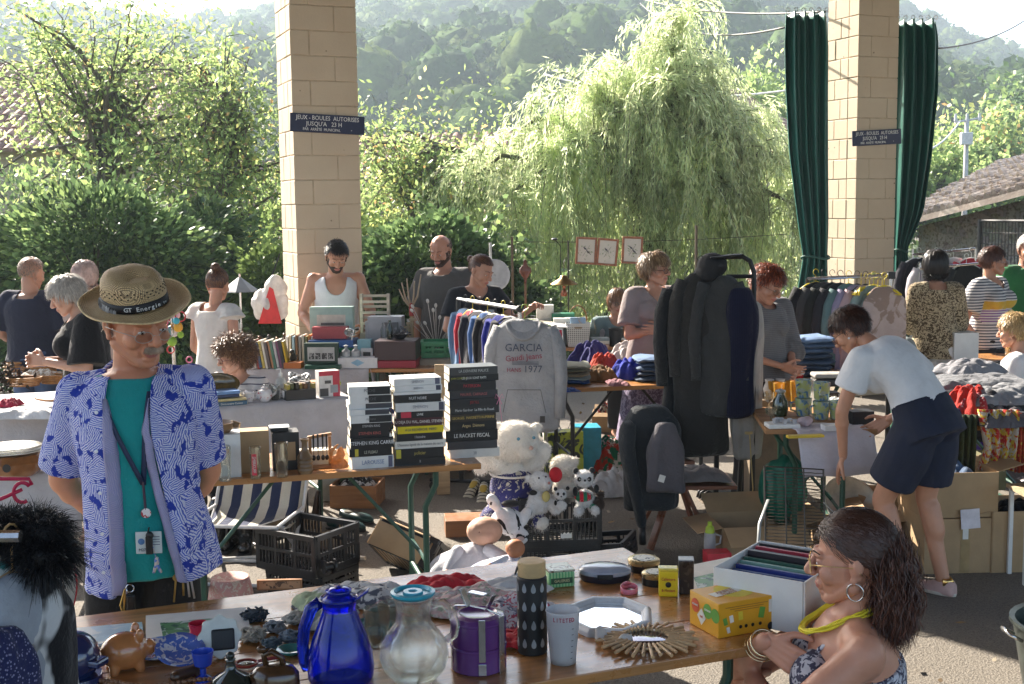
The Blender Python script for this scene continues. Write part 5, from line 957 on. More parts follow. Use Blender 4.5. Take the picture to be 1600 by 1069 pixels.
prof=[(0,0),(.05,0),(.056,.006),(.078,.03),(.088,.062),(.084,.095),(.064,.128),(.046,.150),(.043,.175),(.046,.205),(.050,.212)]
g=MB();g.lathe(prof+[(r-.003,z+.002) for r,z in prof[:0:-1]],n=44);g.put('body',gl,T,sm=True);g=MB();g.tube([(.046,0,.195),(.075,0,.20),(.098,0,.175),(.105,0,.14),(.10,0,.115),(.082,0,.102)],[.008,.009,.009,.009,.009,.008],10,flat=1.3);g.put('handle',gl,T,sm=True)
g=MB();g.lathe([(0,.215),(.03,.215),(.05,.218),(.056,.224),(.056,.230),(.047,.232),(.042,.224),(.026,.224),(.024,.231),(.012,.231),(.01,.226),(0,.226)],n=40);g.put('lid',mat((.02,.30,.40),.3,coat=.3),T,sm='a')
for px,py,l in((590,1010,'empty clear tumbler standing between blue jug and glass pitcher'),(612,1002,'second clear tumbler half hidden behind the glass pitcher')):
 T=thing('tumbler',l,'glass',on(px,py,ZT));g=MB();pr=[(0,0),(.030,0),(.034,.05),(.037,.105)];g.lathe(pr+[(r-.002,z+.004) for r,z in pr[:0:-1]],n=28);g.put('cup',gl,T,sm=True)
p=on(748,1042,ZT);T=thing('lunch_box','purple stacked tiffin lunch box with steel clip handle','lunch box',p);pu=mat((.115,.035,.17),.25,var=.1,coat=.5)
g=MB();g.lathe([(0,0),(.068,0),(.072,.004),(.072,.058),(.0735,.06),(.0735,.064),(.072,.066)],n=44);g.put('lower_tier',pu,T,sm='a');g=MB();g.lathe([(.071,.067),(.072,.07),(.072,.125),(.0735,.127),(.0735,.132),(.066,.142),(.05,.146),(.046,.143),(.03,.138),(0,.138)],n=44);g.put('upper_tier',pu,T,sm='a')
R_=Rz(rad(-35));g=MB()
for s in(-1,1):g.box(R_@V(s*.0745,0,.075),(.003,.022,.15),R_);g.box(R_@V(s*.04,0,.178),(.003,.02,.05),R_@Ry(s*.5))
g.box(R_@V(0,0,.196),(.05,.02,.004),R_);g.tube([R_@V(-.074,0,.15),R_@V(-.03,0,.158),R_@V(.03,0,.158),R_@V(.074,0,.15)],.003,6);g.box(V(.012,-.0755,.02),(.02,.002,.03));g.box(V(.012,-.0755,.095),(.017,.003,.11));g.put('clip_handle',METAL,T,bev=.001)
p=on(832,1018,ZT);T=thing('water_bottle','tall black sleeved water bottle with bamboo lid and teardrop windows','bottle',p);g=MB();g.lathe([(0,0),(.037,0),(.040,.004),(.040,.205),(.036,.21),(0,.21)],n=40);g.put('sleeve',mat((.012,.013,.014),.55),T,sm='a');g=MB();g.lathe([(.036,.21),(.0375,.212),(.0375,.247),(.035,.25),(0,.25)],n=40);g.put('lid',wood((.56,.38,.18),.5,scale=3),T,sm='a')
dm=mat((.30,.32,.33),.08,spec=.8)
for row in range(4):
 for j in range(-2,3):
  a=-PI/2+j*.62+rad(5);c=V(math.cos(a)*.0402,math.sin(a)*.0402,.185-row*.05);n_=V(math.cos(a),math.sin(a),0);u=V(-math.sin(a),math.cos(a),0);g=MB();pts=[c+u*(.0085*math.sin(t)*(math.sin(t/2) if t<PI else math.sin(t/2)))+V(0,0,.013*math.cos(t))+n_*.0006 for t in LS(0,2*PI,17)[:-1]];g.add([c+n_*.0008-V(0,0,.003)]+pts,[(0,i+1,(i+1)%16+1) for i in range(16)]);g.put('window',dm,T)
g=MB();g.tube([(-.04+.004*math.sin(t),.0+.01*math.cos(t),.225+.012*math.sin(t)) for t in LS(0,6.28,12)],.0022,5);g.put('loop',BLACK,T)
p=on(880,1034,ZT);T=thing('measuring_cup','frosted plastic cup with printed scale beside the black bottle','cup',p);fr=bpy.data.materials.new('frosted');t,oo=nodes(fr);b=N(t,'BsdfPrincipled',Roughness=.4);b.inputs['Base Color'].default_value=(.85,.87,.9,1);b.inputs['Transmission Weight'].default_value=.45;tr=N(t,'BsdfTranslucent');tr.inputs[0].default_value=(.85,.87,.9,1);mx=N(t,'MixShader');mx.inputs[0].default_value=.35;L(t,b.outputs[0],mx.inputs[1]);L(t,tr.outputs[0],mx.inputs[2]);L(t,mx.outputs[0],oo.inputs[0])
g=MB();pr=[(0,0),(.033,0),(.0345,.02),(.040,.08),(.0405,.082),(.0405,.086),(.041,.088),(.0435,.138),(.045,.14)];g.lathe(pr+[(r-.002,z+.002) for r,z in pr[:0:-1]],n=36);g.put('cup',fr,T,sm=True)
for i,ch in enumerate('LITETED'):a=-PI/2+(i-3)*.19;c=V(math.cos(a)*.0435,math.sin(a)*.0435,.125);n_=V(math.cos(a),math.sin(a),0);txq(ch,.016,mat((.45,.06,.12),.5),T,c+n_*.001,Matrix((V(-math.sin(a),math.cos(a),0),V(0,0,1),n_)).transposed(),sx=.8)
g=MB()
for i in range(6):a=-PI/2+.62;rr=.0355+i*.0012;g.tube([V(math.cos(a+d)*rr,math.sin(a+d)*rr,.02+i*.016) for d in LS(-.08,.08,4)],.0007,4)
g.put('scale_mark',mat((.1,.1,.12),.5),T)
p=on(950,968,ZT);T=thing('framed_mirror','white octagonal framed mirror lying on the table','mirror',p,rad(-6));oc=[(math.cos(PI/8+i*PI/4),math.sin(PI/8+i*PI/4)) for i in range(8)];g=MB();rings=[[(x*a*.135,y*a*.165,z) for x,y in oc] for a,z in((1,0),(1,.012),(.93,.022),(.85,.022),(.8,.012),(.76,.010),(.76,.004))];g.loft(rings,True,False);g.put('frame',mat((.62,.64,.66),.35),T,bev=.003);g=MB();g.add([(x*.77*.135,y*.77*.165,.006) for x,y in oc],[tuple(range(8))]);g.put('mirror_glass',mat((.9,.9,.92),.03,metal=1),T)
g=MB();rr=random.Random(3);g.grid(lambda u,v:(.02+.10*u-.05,-.15-.06*v,.012+.022*math.sin(6*u+3*v)*math.sin(PI*v)+.01*math.sin(11*u)),18,10);g.put('tissue',mat((.75,.74,.72),.6,trans=.4),T,sm=True,solid=.001)
p=on(1010,1004,ZT);T=thing('sunburst_mirror','small rattan sunburst mirror with radiating cane rods lying flat','mirror',p,.1);rat=mat((.50,.33,.17),.5,var=.25,scale=30);g=MB()
for i in range(34):
 a=2*PI*i/34;r1=.06;r2=.125+.016*(i%2);up=.012;d=V(math.cos(a),math.sin(a),0);q=MB();q.tube([d*r1+V(0,0,up+.006),d*r2+V(0,0,up)],[.0042,.005],7);q.put('rod',rat,T,sm='a')
g=MB()
for r in(.064,.092):g.tube([(math.cos(a)*r,math.sin(a)*r,.012+.004*math.sin(a*17)) for a in LS(0,2*PI,103)],.0035,6,False)
g.put('ring',rat,T,sm=True);g=MB();g.lathe([(0,.004),(.062,.004),(.062,.010),(.058,.012),(0,.011)],n=36);g.put('mirror_glass',mat((.25,.22,.25),.06,metal=.9,var=.3,scale=60),T,sm='a')
def tinbox(label,px,py,w,d,h,m,lidm=None,name='tin',rz=0,lid=.25,cat='tin',bev=.004):
 T=thing(name,label,cat,on(px,py,ZT),rz);g=MB();g.box((0,0,h*(1-lid)/2),(w,d,h*(1-lid)));g.put('body',m,T,bev=bev);g=MB();g.box((0,0,h*(1-lid)+h*lid/2+.0005),(w+.002,d+.002,h*lid));g.put('lid',lidm or m,T,bev=bev);return T
T=tinbox('square pale green tin with striped sides, closest to the black bottle',872,912,.085,.085,.055,mat((.12,.40,.16),.35,pat=('stripes',(.35,.6,.3),.01,0,.5)),mat((.5,.5,.35),.25,pat=('blot',(.15,.1,.05),40.0)),rz=.25,lid=.12);g=MB();g.box((.0,-.043,.022),(.07,.002,.018));g.put('label_panel',mat((.03,.09,.04),.4),T);txq('GALERIES',.012,mat((.6,.55,.3),.5),T,(0,-.0445,.022),FRONT)
T=thing('oval_box','flat oval silver grey lidded box near the back edge of the table','box',on(945,905,ZT),-.05)
g=MB();g.lathe([(0,0),(.075,0),(.082,.008),(.083,.022)],n=40,sy=.72);g.put('base',mat((.03,.03,.04),.3),T,sm='a');g=MB();g.lathe([(.083,.023),(.085,.026),(.083,.036),(.07,.044),(.03,.048),(0,.048)],n=40,sy=.72);g.put('lid',mat((.35,.38,.45),.25,coat=.5),T,sm='a');g=MB();g.box((0,-.06,.024),(.05,.006,.016));g.put('latch',BLACK,T,bev=.002)
for px,py,l,r in((1006,886,'round black and gold tin behind the yellow tin',.052),(1024,908,'smaller round black tin with pale top against the yellow tin',.042)):
 T=thing('round_tin',l,'tin',on(px,py+4,ZT));g=MB();g.lathe([(0,0),(r,0),(r,.022)],n=32);g.put('base',mat((.015,.013,.012),.3),T,sm='a');g=MB();g.lathe([(r,.0225),(r+.001,.024),(r+.001,.036),(r-.004,.039),(r*.6,.0385),(0,.0385)],n=32);lo=g.put('lid',mat((.55,.42,.2),.28,metal=.7),T,sm='a');g=MB();g.lathe([(0,.0392),(r*.72,.0392),(r*.7,.040),(0,.040)],n=32);g.put('lid_picture',mat((.6,.58,.5),.4,pat=('blot',(.05,.04,.03),60.0,.55)),lo)
T=tinbox('small upright yellow tin with red and black lettering',1044,930,.058,.036,.088,mat((.72,.56,.02),.3,var=.08),mat((.75,.62,.1),.25),rz=-.1,lid=.1,bev=.003)
for s,z,q in(('Cafémore',.055,.013),('& Moulant',.02,.012)):txq(s,q,mat((.45,.05,.03),.5),T,(0,-.0188,z),FRONT,sx=.8)
g=MB();g.lathe([(0,0),(.009,0),(0,.001)],(0,-.0185,.038),12,Rx(PI/2));g.put('emblem',BLACK,T)
T=tinbox('tall narrow black carton standing next to the yellow tin',1072,926,.045,.045,.108,mat((.02,.018,.018),.3,pat=('blot',(.07,.06,.05),30.0)),mat((.3,.3,.3),.3),'carton',-.1,.03,'box',.002)
T=thing('wristwatch','pink plastic childrens watch curled on the table','watch',on(983,926,ZT),.3);pk=mat((.75,.22,.28),.4);g=MB();g.loft([[(math.cos(a)*.026,math.sin(a)*.02,z+.006*math.sin(a)) for z in(.002,.02)] for a in LS(-.3,5.9,30)],False,False);g.put('strap',pk,T,sm=True,solid=.003);g=MB();g.lathe([(0,0),(.017,0),(.018,.005),(.014,.009),(0,.009)],(0,.02,.014),20,Rx(-.9));g.put('dial',mat((.55,.15,.2),.25),T,sm='a')
p=on(1143,978,ZT);T=thing('carton','orange yellow printed cardboard carton of fruit drinks with green and red discs','carton',p,rad(24));W_,D_,H_=.185,.145,.098;g=MB();g.box((0,0,H_/2),(W_,D_,H_));g.put('box',mat((.72,.36,.02),.4,var=.12,scale=6),T,bev=.002)
wt=mat((.75,.74,.68),.5);rd=mat((.6,.09,.03),.5);gn=mat((.12,.32,.05),.5);yl=mat((.75,.6,.05),.5)
def disc(par,c,r,m,R,nm='disc',n=20,sy=1):g=MB();g.lathe([(0,0),(r,0),(r,.0007),(0,.0008)],c,n,R,sy=sy);return g.put(nm,m,par)
LF=Rz(-PI/2)@Rx(PI/2)
def L_(y,z):return V(-W_/2-.0005,y,z)
disc(T,L_(-.02,.062),.021,gn,LF);disc(T,L_(.042,.062),.020,rd,LF);g=MB();g.prism([(0,-.024),(.021,0),(0,.024),(-.021,0)],0,.0012,L_(.01,.038),LF);g.put('label_panel',wt,T);disc(T,L_(-.058,.06),.02,gn,LF)
txq('CITRON',.008,wt,T,L_(-.02,.064)-V(.001,0,0),LF);txq('POMME',.008,wt,T,L_(.042,.064)-V(.001,0,0),LF);txq('THÉ',.009,rd,T,L_(.01,.038)-V(.0014,0,0),LF)
disc(T,(.01,.01,H_),.055,yl,Matrix.Identity(3),n=40);g=MB();g.box((-.02,.005,H_+.0012),(.10,.032,.001),Rz(.2));g.put('label_panel',wt,T);txq('ARBRE',.022,mat((.5,.3,.2),.5),T,(-.018,.012,H_+.002),Rz(.2));txq('FRUITÉ',.018,mat((.5,.3,.2),.5),T,(-.014,-.006,H_+.002),Rz(.2))
for i in range(3):g=MB();g.box((.0,-D_/2-.0005,.083-.006*i),(.14-.03*i,.0008,.0016));g.put('print_line',mat((.35,.15,.03),.5),T)
for x,z,m_,q in((-.07,.045,gn,.012),(-.05,.05,wt,.012),(-.02,.055,yl,.014),(-.06,.02,wt,.01),(.05,.055,gn,.018)):g=MB();g.box((x,-D_/2-.0006,z),(q,.001,q*1.7),Ry(x*4));g.put('printed_picture',m_,T)
for x in(-.02,-.002,.02,.045):disc(T,(x,-D_/2-.0006,.024),.005,BLACK,Rx(PI/2))
g=MB();g.box((W_/2-.012,-D_/2-.0008,.07),(.014,.001,.036));g.put('barcode_panel',wt,T);disc(T,(W_/2-.012,-D_/2-.0008,.012),.011,BLACK,Rx(PI/2))
q=on(1213,985,ZT);T=thing('storage_box','open white cardboard box holding records and folders','box',q,rad(-35));W_,D_,H_=.27,.33,.15;g=MB()
for c,d in(((0,0,.003),(W_,D_,.006)),((-W_/2,0,H_/2),(.006,D_,H_)),((W_/2,0,H_/2),(.006,D_,H_)),((0,-D_/2,H_/2),(W_-.006,.006,H_)),((0,D_/2,H_/2),(W_-.006,.006,H_))):g.box(c,d)
bx_=g.put('box',WHP,T,bev=.0015);T.location.y+=.17;T.location.x+=.05
for i,(c,h) in enumerate((((.012,.012,.015),.19),((.35,.03,.05),.186),((.012,.012,.02),.18),((.02,.015,.02),.188),((.03,.10,.07),.17),((.2,.35,.3),.165),((.03,.05,.25),.16),((.02,.06,.2),.15))):
 r_=thing('record_sleeve' if i<4 else 'folder',('black record sleeve with red label' if i==1 else 'dark record sleeve' if i<4 else('green','pale green','blue','deep blue')[i-4]+' folder')+(' against the far wall of the white box',' second in the white box',' third in the white box',' fourth in the white box, before the folders',' behind the pale folder in the white box',' lying lower between coloured folders in the white box',' behind the lettered one in the white box',' with lettering closest to the box front')[i],'record' if i<4 else 'folder',T.location+Rz(rad(-35))@V(0,.13-i*.028,.008),rad(-35),'records and folders in the white box');h*=.76;g=MB();g.box((0,0,h/2),(.25,.014,h),Rx(-.05));g.put('cover',mat(c,.35),r_,bev=.001)
 if i==7:txq('FOYERS',.018,wt,r_,(-.02,-.009,.10),FRONT)
 if i==1:g=MB();g.box((.04,-.008,.12),(.05,.001,.02));g.put('label_panel',mat((.5,.04,.06),.4),r_)
def flat(name,label,pts,m,z0=ZT,th=.003,cat='book',kids=()):
 P_=[Vector(on(a,b,z0)) for a,b in pts];c=sum(P_,V(0,0,0))/len(P_);T=thing(name,label,cat,(c.x,c.y,z0));g=MB();g.prism([(q.x-c.x,q.y-c.y) for q in P_],0,th);g.put('cover',m,T)
 for pts2,m2,nm in kids:g=MB();Q=[G(a,b,z0+th) for a,b in pts2];g.prism([(q.x-c.x,q.y-c.y) for q in Q],th,th+.0015);g.put(nm,m2,T)
 return T
green_pic=mat((.12,.28,.10),.4,pat=('blot',(.5,.55,.5),22.0,.55,(.03,.1,.05)))
flat('picture_card','glossy card with a green countryside picture lying behind the black carton',[(1085,930),(1150,912),(1140,872),(1075,885)],PAPER,kids=[([(1092,924),(1136,913),(1128,893),(1084,903)],green_pic,'picture')],cat='card')
flat('album','open picture album with green landscape photo in front of the hatted man',[(228,1008),(392,990),(384,955),(228,968)],PAPER,th=.012,kids=[([(255,998),(345,989),(340,966),(250,974)],green_pic,'picture')])
flat('magazine','pale blue landscape magazine beside the green album',[(120,1012),(226,1006),(222,975),(110,985)],mat((.45,.6,.68),.35,pat=('blot',(.7,.75,.75),14.0)),th=.006)
T=thing('book_stand','small pale wooden wedge block leaning by the white box','wooden block',on(1132,930,ZT),-.4);g=MB();g.prism([(0,0),(.07,0),(.06,.10),(.045,.10)],-.02,.02,(0,0,0),Rx(PI/2));g.put('block',wood((.5,.36,.2)),T,bev=.002);g=MB();g.box((.09,0,.04),(.03,.04,.08));g.put('block_end',wood((.48,.33,.18)),T)
def heap(name,label,c,sx,sy,h,m,seed=1,rz=0,cat='cloth',n=34,rough=1.0,grp=None,edge=.25,thick=.002,fq=1.0,skirt=0):
 r=np.random.default_rng(seed);ph=r.uniform(0,6.28,12);T=MB()
 def f(u,v):
  x,y=2*u-1,2*v-1;d=max(abs(x),abs(y));e=(1-d**3)**.8 if d<1 else 0;a=x*2.2*fq;b=y*2.2*fq
  w_=abs(math.sin(a*1.7+b*.9+ph[0]+.8*math.sin(b*1.6+ph[1])))**.7*.5+abs(math.sin(b*2.3-a*.8+ph[2]+.7*math.sin(a*2+ph[3])))**.8*.35+.2*abs(math.sin(5*a+3*b+ph[4]+math.sin(3*b)))+.1*math.sin(11*a+7*b+ph[5])
  rx=1+.10*math.sin(3*math.atan2(y,x)+ph[6])+.06*math.sin(7*math.atan2(y,x)+ph[7]);ex=edge*h*(.5+.5*math.sin(9*u*2+7*v+ph[8]))
  return(x*sx/2*rx*(1+.02*math.sin(9*y+ph[9])),y*sy/2*rx,max(.003,h*e*(.45+.62*w_*rough)) if not skirt or d<.8 else h*e*(.4+.6*w_))
 T.grid(f,n,n);o=T.put(name,m,sm=True,solid=thick,sub=1);o.location=c;o.rotation_euler=(0,0,rz);return tag(o,label,cat,grp)
fl=lambda a,b,s=26.0,c=None:cloth(a,('blot',b,s,.54,c),trans=.1)
for i,(px,py,w_,d_,h_,m_,lab) in enumerate(((560,940,.34,.20,.05,fl((.66,.64,.6),(.12,.12,.14)),'white blouse with dark print crumpled behind the blue jug'),(700,925,.26,.16,.05,cloth((.62,.04,.05),trans=.25),'bright red cloth on the fabric heap'),(655,950,.30,.16,.045,fl((.68,.66,.62),(.5,.3,.3)),'cream scarf with faint pink print bunched behind the glass pitcher'),(735,945,.28,.18,.05,fl((.66,.45,.42),(.3,.36,.25),40.0,(.7,.62,.55)),'flowered red and green scarf in the heap'),(790,930,.30,.17,.045,cloth((.72,.71,.69),trans=.25),'plain white cloth spread over the back of the table'),(800,962,.26,.16,.05,fl((.68,.64,.66),(.2,.2,.26),34.0,(.45,.08,.12)),'grey and burgundy patterned scarf behind the purple lunch box'),(600,975,.20,.13,.04,fl((.04,.12,.12),(.12,.2,.2),50.0),'dark teal lace scarf beside the blue jug'),(520,972,.18,.13,.045,fl((.35,.38,.3),(.65,.63,.58),40.0),'pale green knitted cloth bunched beside the blue jug'),(805,1000,.14,.10,.02,cloth((.5,.02,.03)),'small dark red cloth sticking out behind the purple lunch box'),(500,950,.2,.14,.04,cloth((.5,.58,.36),trans=.2),'light green cloth scrap at the end of the fabric heap'))):
 heap('scarf',lab,on(px,py,ZT+.001*i),w_,d_,h_,m_,seed=40+i,rz=.2*i,grp='fabrics heaped on the near table')
def yarn(label,px,py,r,m,seed,flat_=.6):
 g=MB();rr=np.random.default_rng(seed)
 for i in range(26):
  ax=rr.normal(size=3);ax/=np.linalg.norm(ax);u=np.cross(ax,rr.normal(size=3));u/=np.linalg.norm(u);w2=np.cross(ax,u);q=r*rr.uniform(.6,1.0)
  g.tube([Vector((u*math.cos(t)+w2*math.sin(t))*q*(1+.2*math.sin(5*t+i)))*1.0+V(0,0,0) for t in LS(0,rr.uniform(3,6),16)],.0042,5)
 g.v=[(x,y,max(.003,z*flat_+r*flat_*.9)) for x,y,z in g.v];o=g.put('knitted_trim',m,sm=True);o.location=on(px,py,ZT);return tag(o,label,'trimming','knitted trimmings on the near table')
for i,(px,py,r,c,lab) in enumerate(((398,970,.035,(.05,.06,.07),'tangled dark grey knitted trim near the album'),(430,988,.03,(.25,.27,.28),'grey knitted trim coil'),(462,975,.034,(.45,.42,.36),'cream and grey knitted trim'),(455,1003,.03,(.16,.2,.24),'slate blue knitted trim'),(485,985,.026,(.30,.30,.27),'light grey knitted trim next to the green cloth'),(395,1002,.038,(.45,.42,.35),'pale beige lace cap shaped trim in front of the album'),(424,1012,.026,(.10,.14,.16),'small dark teal knitted trim'))):yarn(lab,px,py,r,mat(c,.95,var=.3,scale=60,Bm=.5,Bs=200),60+i,.55)
T=thing('helmet_toy','dark blue glossy helmet shaped money box at the left end of the near table','money box',on(118,1066,ZT));nb=mat((.012,.025,.10),.15,coat=.8,spec=.7);g=MB();g.ell((0,0,.065),(.062,.07,.066),None,24,14);g.put('shell',nb,T,sm=True);g=MB();g.lathe([(.06,0),(.068,.004),(.066,.02)],n=30);g.put('base_rim',nb,T,sm='a');g=MB();g.box((.062,-.02,.06),(.045,.05,.02),Rz(-.3));g.put('visor',nb,T,bev=.006);txq('MS',.03,wt,T,(-.02,-.068,.07),FRONT@Rx(-.05))
T=thing('piggy_bank','glossy orange brown piggy bank between blue helmet and blue plates','piggy bank',on(196,1046,ZT),.5);og=mat((.50,.20,.07),.18,coat=.6);g=MB();g.ell((0,0,.05),(.062,.05,.05),None,26,14);g.ell((.062,0,.05),(.02,.024,.022));[g.ell((.035,s*.03,.095),(.012,.01,.018)) for s in(-1,1)];[g.cap((x,y,.025),(x*1.1,y*1.1,.004),.014,.013) for x in(-.03,.03) for y in(-.025,.025)];me=remesh(g,.004,3);link('body',me,og,T,True);g=MB();g.tube([(-.062,0,.06),(-.075,.01,.075),(-.068,.0,.085)],.004,6);g.put('tail',og,T,sm=True)
T=thing('plate','blue patterned plate lying behind the piggy bank','plate',on(252,1022,ZT));g=MB();pr=[(0,.006),(.045,.006),(.06,.012),(.085,.020),(.087,.018),(.06,.004),(.04,0),(0,0)];g.lathe(pr,n=40);g.put('plate',mat((.10,.2,.55),.15,coat=.6,pat=('blot',(.6,.62,.68),38.0,.52,(.3,.05,.05))),T,sm=True)
T=thing('plate','second blue plate propped in front of the red tumbler','plate',on(282,1040,ZT));T.rotation_euler=(.35,.2,0);T.location.z+=.03;g=MB();g.lathe([(r*.75,z) for r,z in pr],n=36);g.put('plate',mat((.08,.16,.5),.15,coat=.6,pat=('blot',(.6,.62,.68),50.0,.56)),T,sm=True)
T=thing('plastic_tumbler','ribbed red plastic tumbler standing upright','tumbler',on(312,1024,ZT));g=MB();g.lathe([(0,0),(.018,0)]+[(.018+.0012*(i%2)+i*.0006,.008+i*.008) for i in range(10)]+[(.026,.09),(.024,.09),(.017,.004),(0,.004)],n=30);g.put('cup',mat((.55,.02,.05),.3),T,sm='a')
T=thing('egg_cup','royal blue plastic goblet in front of the red tumbler','goblet',on(318,1062,ZT));g=MB();g.lathe([(0,0),(.026,0),(.02,.006),(.008,.014),(.008,.03),(.022,.04),(.028,.075),(.026,.075),(.02,.045),(0,.038)],n=30);g.put('cup',mat((.02,.07,.5),.25,coat=.5),T,sm='a')
T=thing('trinket_case','scalloped white trinket case with a black square front','trinket case',on(345,1030,ZT),.2);T.rotation_euler=(-.35,0,.25);g=MB();g.prism([(math.cos(a)*(.055+.004*math.cos(8*a)),.058+math.sin(a)*(.055+.004*math.cos(8*a))) for a in LS(0,2*PI,49)[:-1]],-.012,.012,(0,0,0),Rx(PI/2));g.put('case',mat((.6,.62,.55),.3,coat=.4),T,bev=.003);g=MB();g.box((.008,-.016,.05),(.06,.01,.055));g.put('front_panel',mat((.012,.013,.015),.5,Bm=.4,Bs=80),T,bev=.006)
T=thing('glass_carafe','dark smoked glass carafe with stopper at the bottom of the picture','carafe',on(362,1085,ZT));g=MB();g.lathe([(0,0),(.045,0),(.052,.02),(.045,.045),(.015,.06),(.01,.085),(.013,.09),(.0,.09)],n=30);g.put('body',mat((.02,.03,.025),.06,spec=.8,coat=.5),T,sm=True);g=MB();g.ell((0,0,.098),.011);g.put('stopper',mat((.02,.03,.025),.06),T,sm=True)
T=thing('ceramic_purse','dark brown glazed pottery jar with animal handle on top','jar',on(430,1082,ZT));g=MB();g.lathe([(0,0),(.055,0),(.062,.02),(.06,.05),(.045,.068),(.02,.074),(0,.075)],n=34,sy=.7);g.put('jar',mat((.07,.035,.015),.2,var=.4,coat=.6),T,sm=True);g=MB();g.tube([(-.02,0,.07),(-.025,0,.095),(-.005,0,.105),(.018,0,.09),(.022,0,.072)],.008,8);g.ell((-.03,0,.11),(.013,.009,.01));g.cap((-.03,0,.115),(-.034,0,.135),.004,.002);g.put('animal_handle',mat((.07,.035,.015),.2,var=.4),T,sm=True)
T=thing('magnifier','round hand magnifier with red rim lying on the table','magnifier',on(385,1040,ZT),.5);g=MB();g.tube([(math.cos(a)*.028,math.sin(a)*.028,.006) for a in LS(0,2*PI,30)],.004,7,False);g.put('rim',mat((.35,.04,.02),.3),T,sm=True);g=MB();g.lathe([(0,.004),(.026,.004),(.018,.008),(0,.010)],n=28);g.put('lens',gl,T,sm=True);g=MB();g.tube([(.03,0,.006),(.09,.0,.006)],[.004,.006],8);g.put('handle',mat((.35,.04,.02),.3),T)
T=thing('carved_figure','small dark carved wooden animal lying beside the goblet','figurine',on(292,1064,ZT),.8);g=MB();g.cap((-.03,0,.02),(.03,0,.022),.016,.013);g.cap((.03,0,.025),(.05,0,.045),.009,.008);[g.cap((x,y,.015),(x,y*1.2,.003),.006,.005) for x in(-.025,.025) for y in(-.01,.01)];link('body',remesh(g,.003,2),mat((.06,.03,.015),.35,var=.3),T,True)
T=thing('necklace','string of brown shells and beads along the near table edge','necklace',on(230,1072,ZT));g=MB();rr=random.Random(4)
for i in range(34):a=i/33;g.ell((-.2+.4*a,.02*math.sin(9*a),.008),(.007+.004*(i%3==0),.006,.006),None,8,5)
g.put('beads',mat((.25,.12,.06),.3,var=.6,scale=60),T,sm=True)
T=thing('glass_dish','small teal glass dish beside the knitted trims','dish',on(455,1022,ZT));g=MB();g.lathe([(0,0),(.02,0),(.04,.016),(.037,.016),(.02,.003),(0,.003)],n=28);g.put('dish',mat((.03,.25,.24),.1,coat=.5),T,sm=True)
def hanger(par,c,w_,m,rz=0,h=.1,name='hanger'):
 g=MB();R_=Rz(rz);f=lambda x,y,z:Vector(c)+R_@V(x,y,z);g.tube([f(-w_/2,0,-h),f(-w_*.25,0,-h*.45),f(0,0,-.02),f(w_*.25,0,-h*.45),f(w_/2,0,-h)],[.006,.008,.010,.008,.006],8);g.tube([f(-w_/2,0,-h),f(w_/2,0,-h)],.004,6);g.tube([f(0,0,-.02),f(0,0,.03)]+[f(math.cos(t)*.02-.0,0,.055+math.sin(t)*.022) for t in LS(-1.2,3.3,9)],.0025,6);return g.put(name,m,par,sm=True)
def garm(label,c,w_,ln,dep,m,rz=0,seed=1,slv=.0,name='garment',cat='garment',grp=None,taper=1.15,hang=None,collar=None,n=26,sh=.055,neck=.07,waves=4,amp=.25):
 """a garment hanging from a hanger; local x = width"""
 T=thing(name,label,cat,c,rz,grp);r=np.random.default_rng(seed);ph=r.uniform(0,6.28,6);g=MB();rings=[];K=40
 for i in range(15):
  t=i/14;z=-(t**1.25)*ln;z=-sh*min(1,t*6)*0+z;wd=(neck+(w_/2-neck)*min(1,(t*ln/sh/1.6)))*(1+(taper-1)*t) if t>0 else neck;dd=dep/2*min(1,.45+t*3)*(1+.5*t*(taper-1)*2);ring=[]
  for j in range(K):
   a=2*PI*j/K;q=1+amp*t**.7*(math.sin(waves*a+ph[0]+.5*math.sin(3*t+ph[1]))*.5+math.sin((waves*2+1)*a+ph[2]+t)*.3)
   ring.append((math.copysign(abs(math.cos(a))**.8,math.cos(a))*wd,math.sin(a)*dd*q,z+.012*math.sin(2*a+ph[3])*t-.03*(abs(math.cos(a)))**2*(1-t)*(t>0)))
  rings.append(ring)
 g.loft(rings);me=g.mesh();folds(me,.03 if name=='coat' else min(.02,.045*w_),2.2/ln,seed,(1.3,1.3,.55));folds(me,.004,9,seed+1,(1,1,.4));o=link('body',me,m,T,True,sub=1)
 if slv:
  for s in(-1,1):
   g=MB();x0=s*(w_/2-.03);pts=[(x0*.93,0,-.045),(x0+s*.035,-.01,-.10-slv*.15),(x0+s*.05,-.02,-.10-slv*.5),(x0+s*.04,-.03,-.10-slv)];g.tube(pts,[.05,.058,.052,.042],14,flat=.75);g.put('sleeve',m,T,sm=True)
 if collar:g=MB();g.tube([(math.cos(a)*neck*1.05,math.sin(a)*dep*.35,-.005+.012*math.sin(a)) for a in LS(0,2*PI,20)],.014,8,False,flat=1.3);g.put('collar',collar,T,sm=True)
 if hang:hanger(T,(0,0,.015),w_*.8,hang,0,sh*1.1)
 return T
rail=thing('clothes_rail','steel clothes rail at the left edge close to the viewer','clothes rail',(P(30,800,2.2).x,2.2,0));g=MB();zr=P(30,838,2.2).z;g.tube([(-.35,0,zr),(.0,-.0,zr)],.012,8);g.tube([(-.3,0,zr),(-.3,0,0)],.014,8);g.tube([(-.3,-.25,.01),(-.3,.25,.01)],.014,8);g.put('frame',METAL,rail)
WH=wood((.55,.33,.13),.4)
def pz(px,py,Y):return tuple(P(px,py,Y))
T=garm('pale grey jacket with dark lining hanging first on the near rail',pz(20,893,2.25),.24,.6,.07,mat((.32,.35,.4),.7,Bm=.3,Bs=12),rad(68),1,.0,hang=WH,cat='jacket',name='jacket',grp='garments on the near rail')
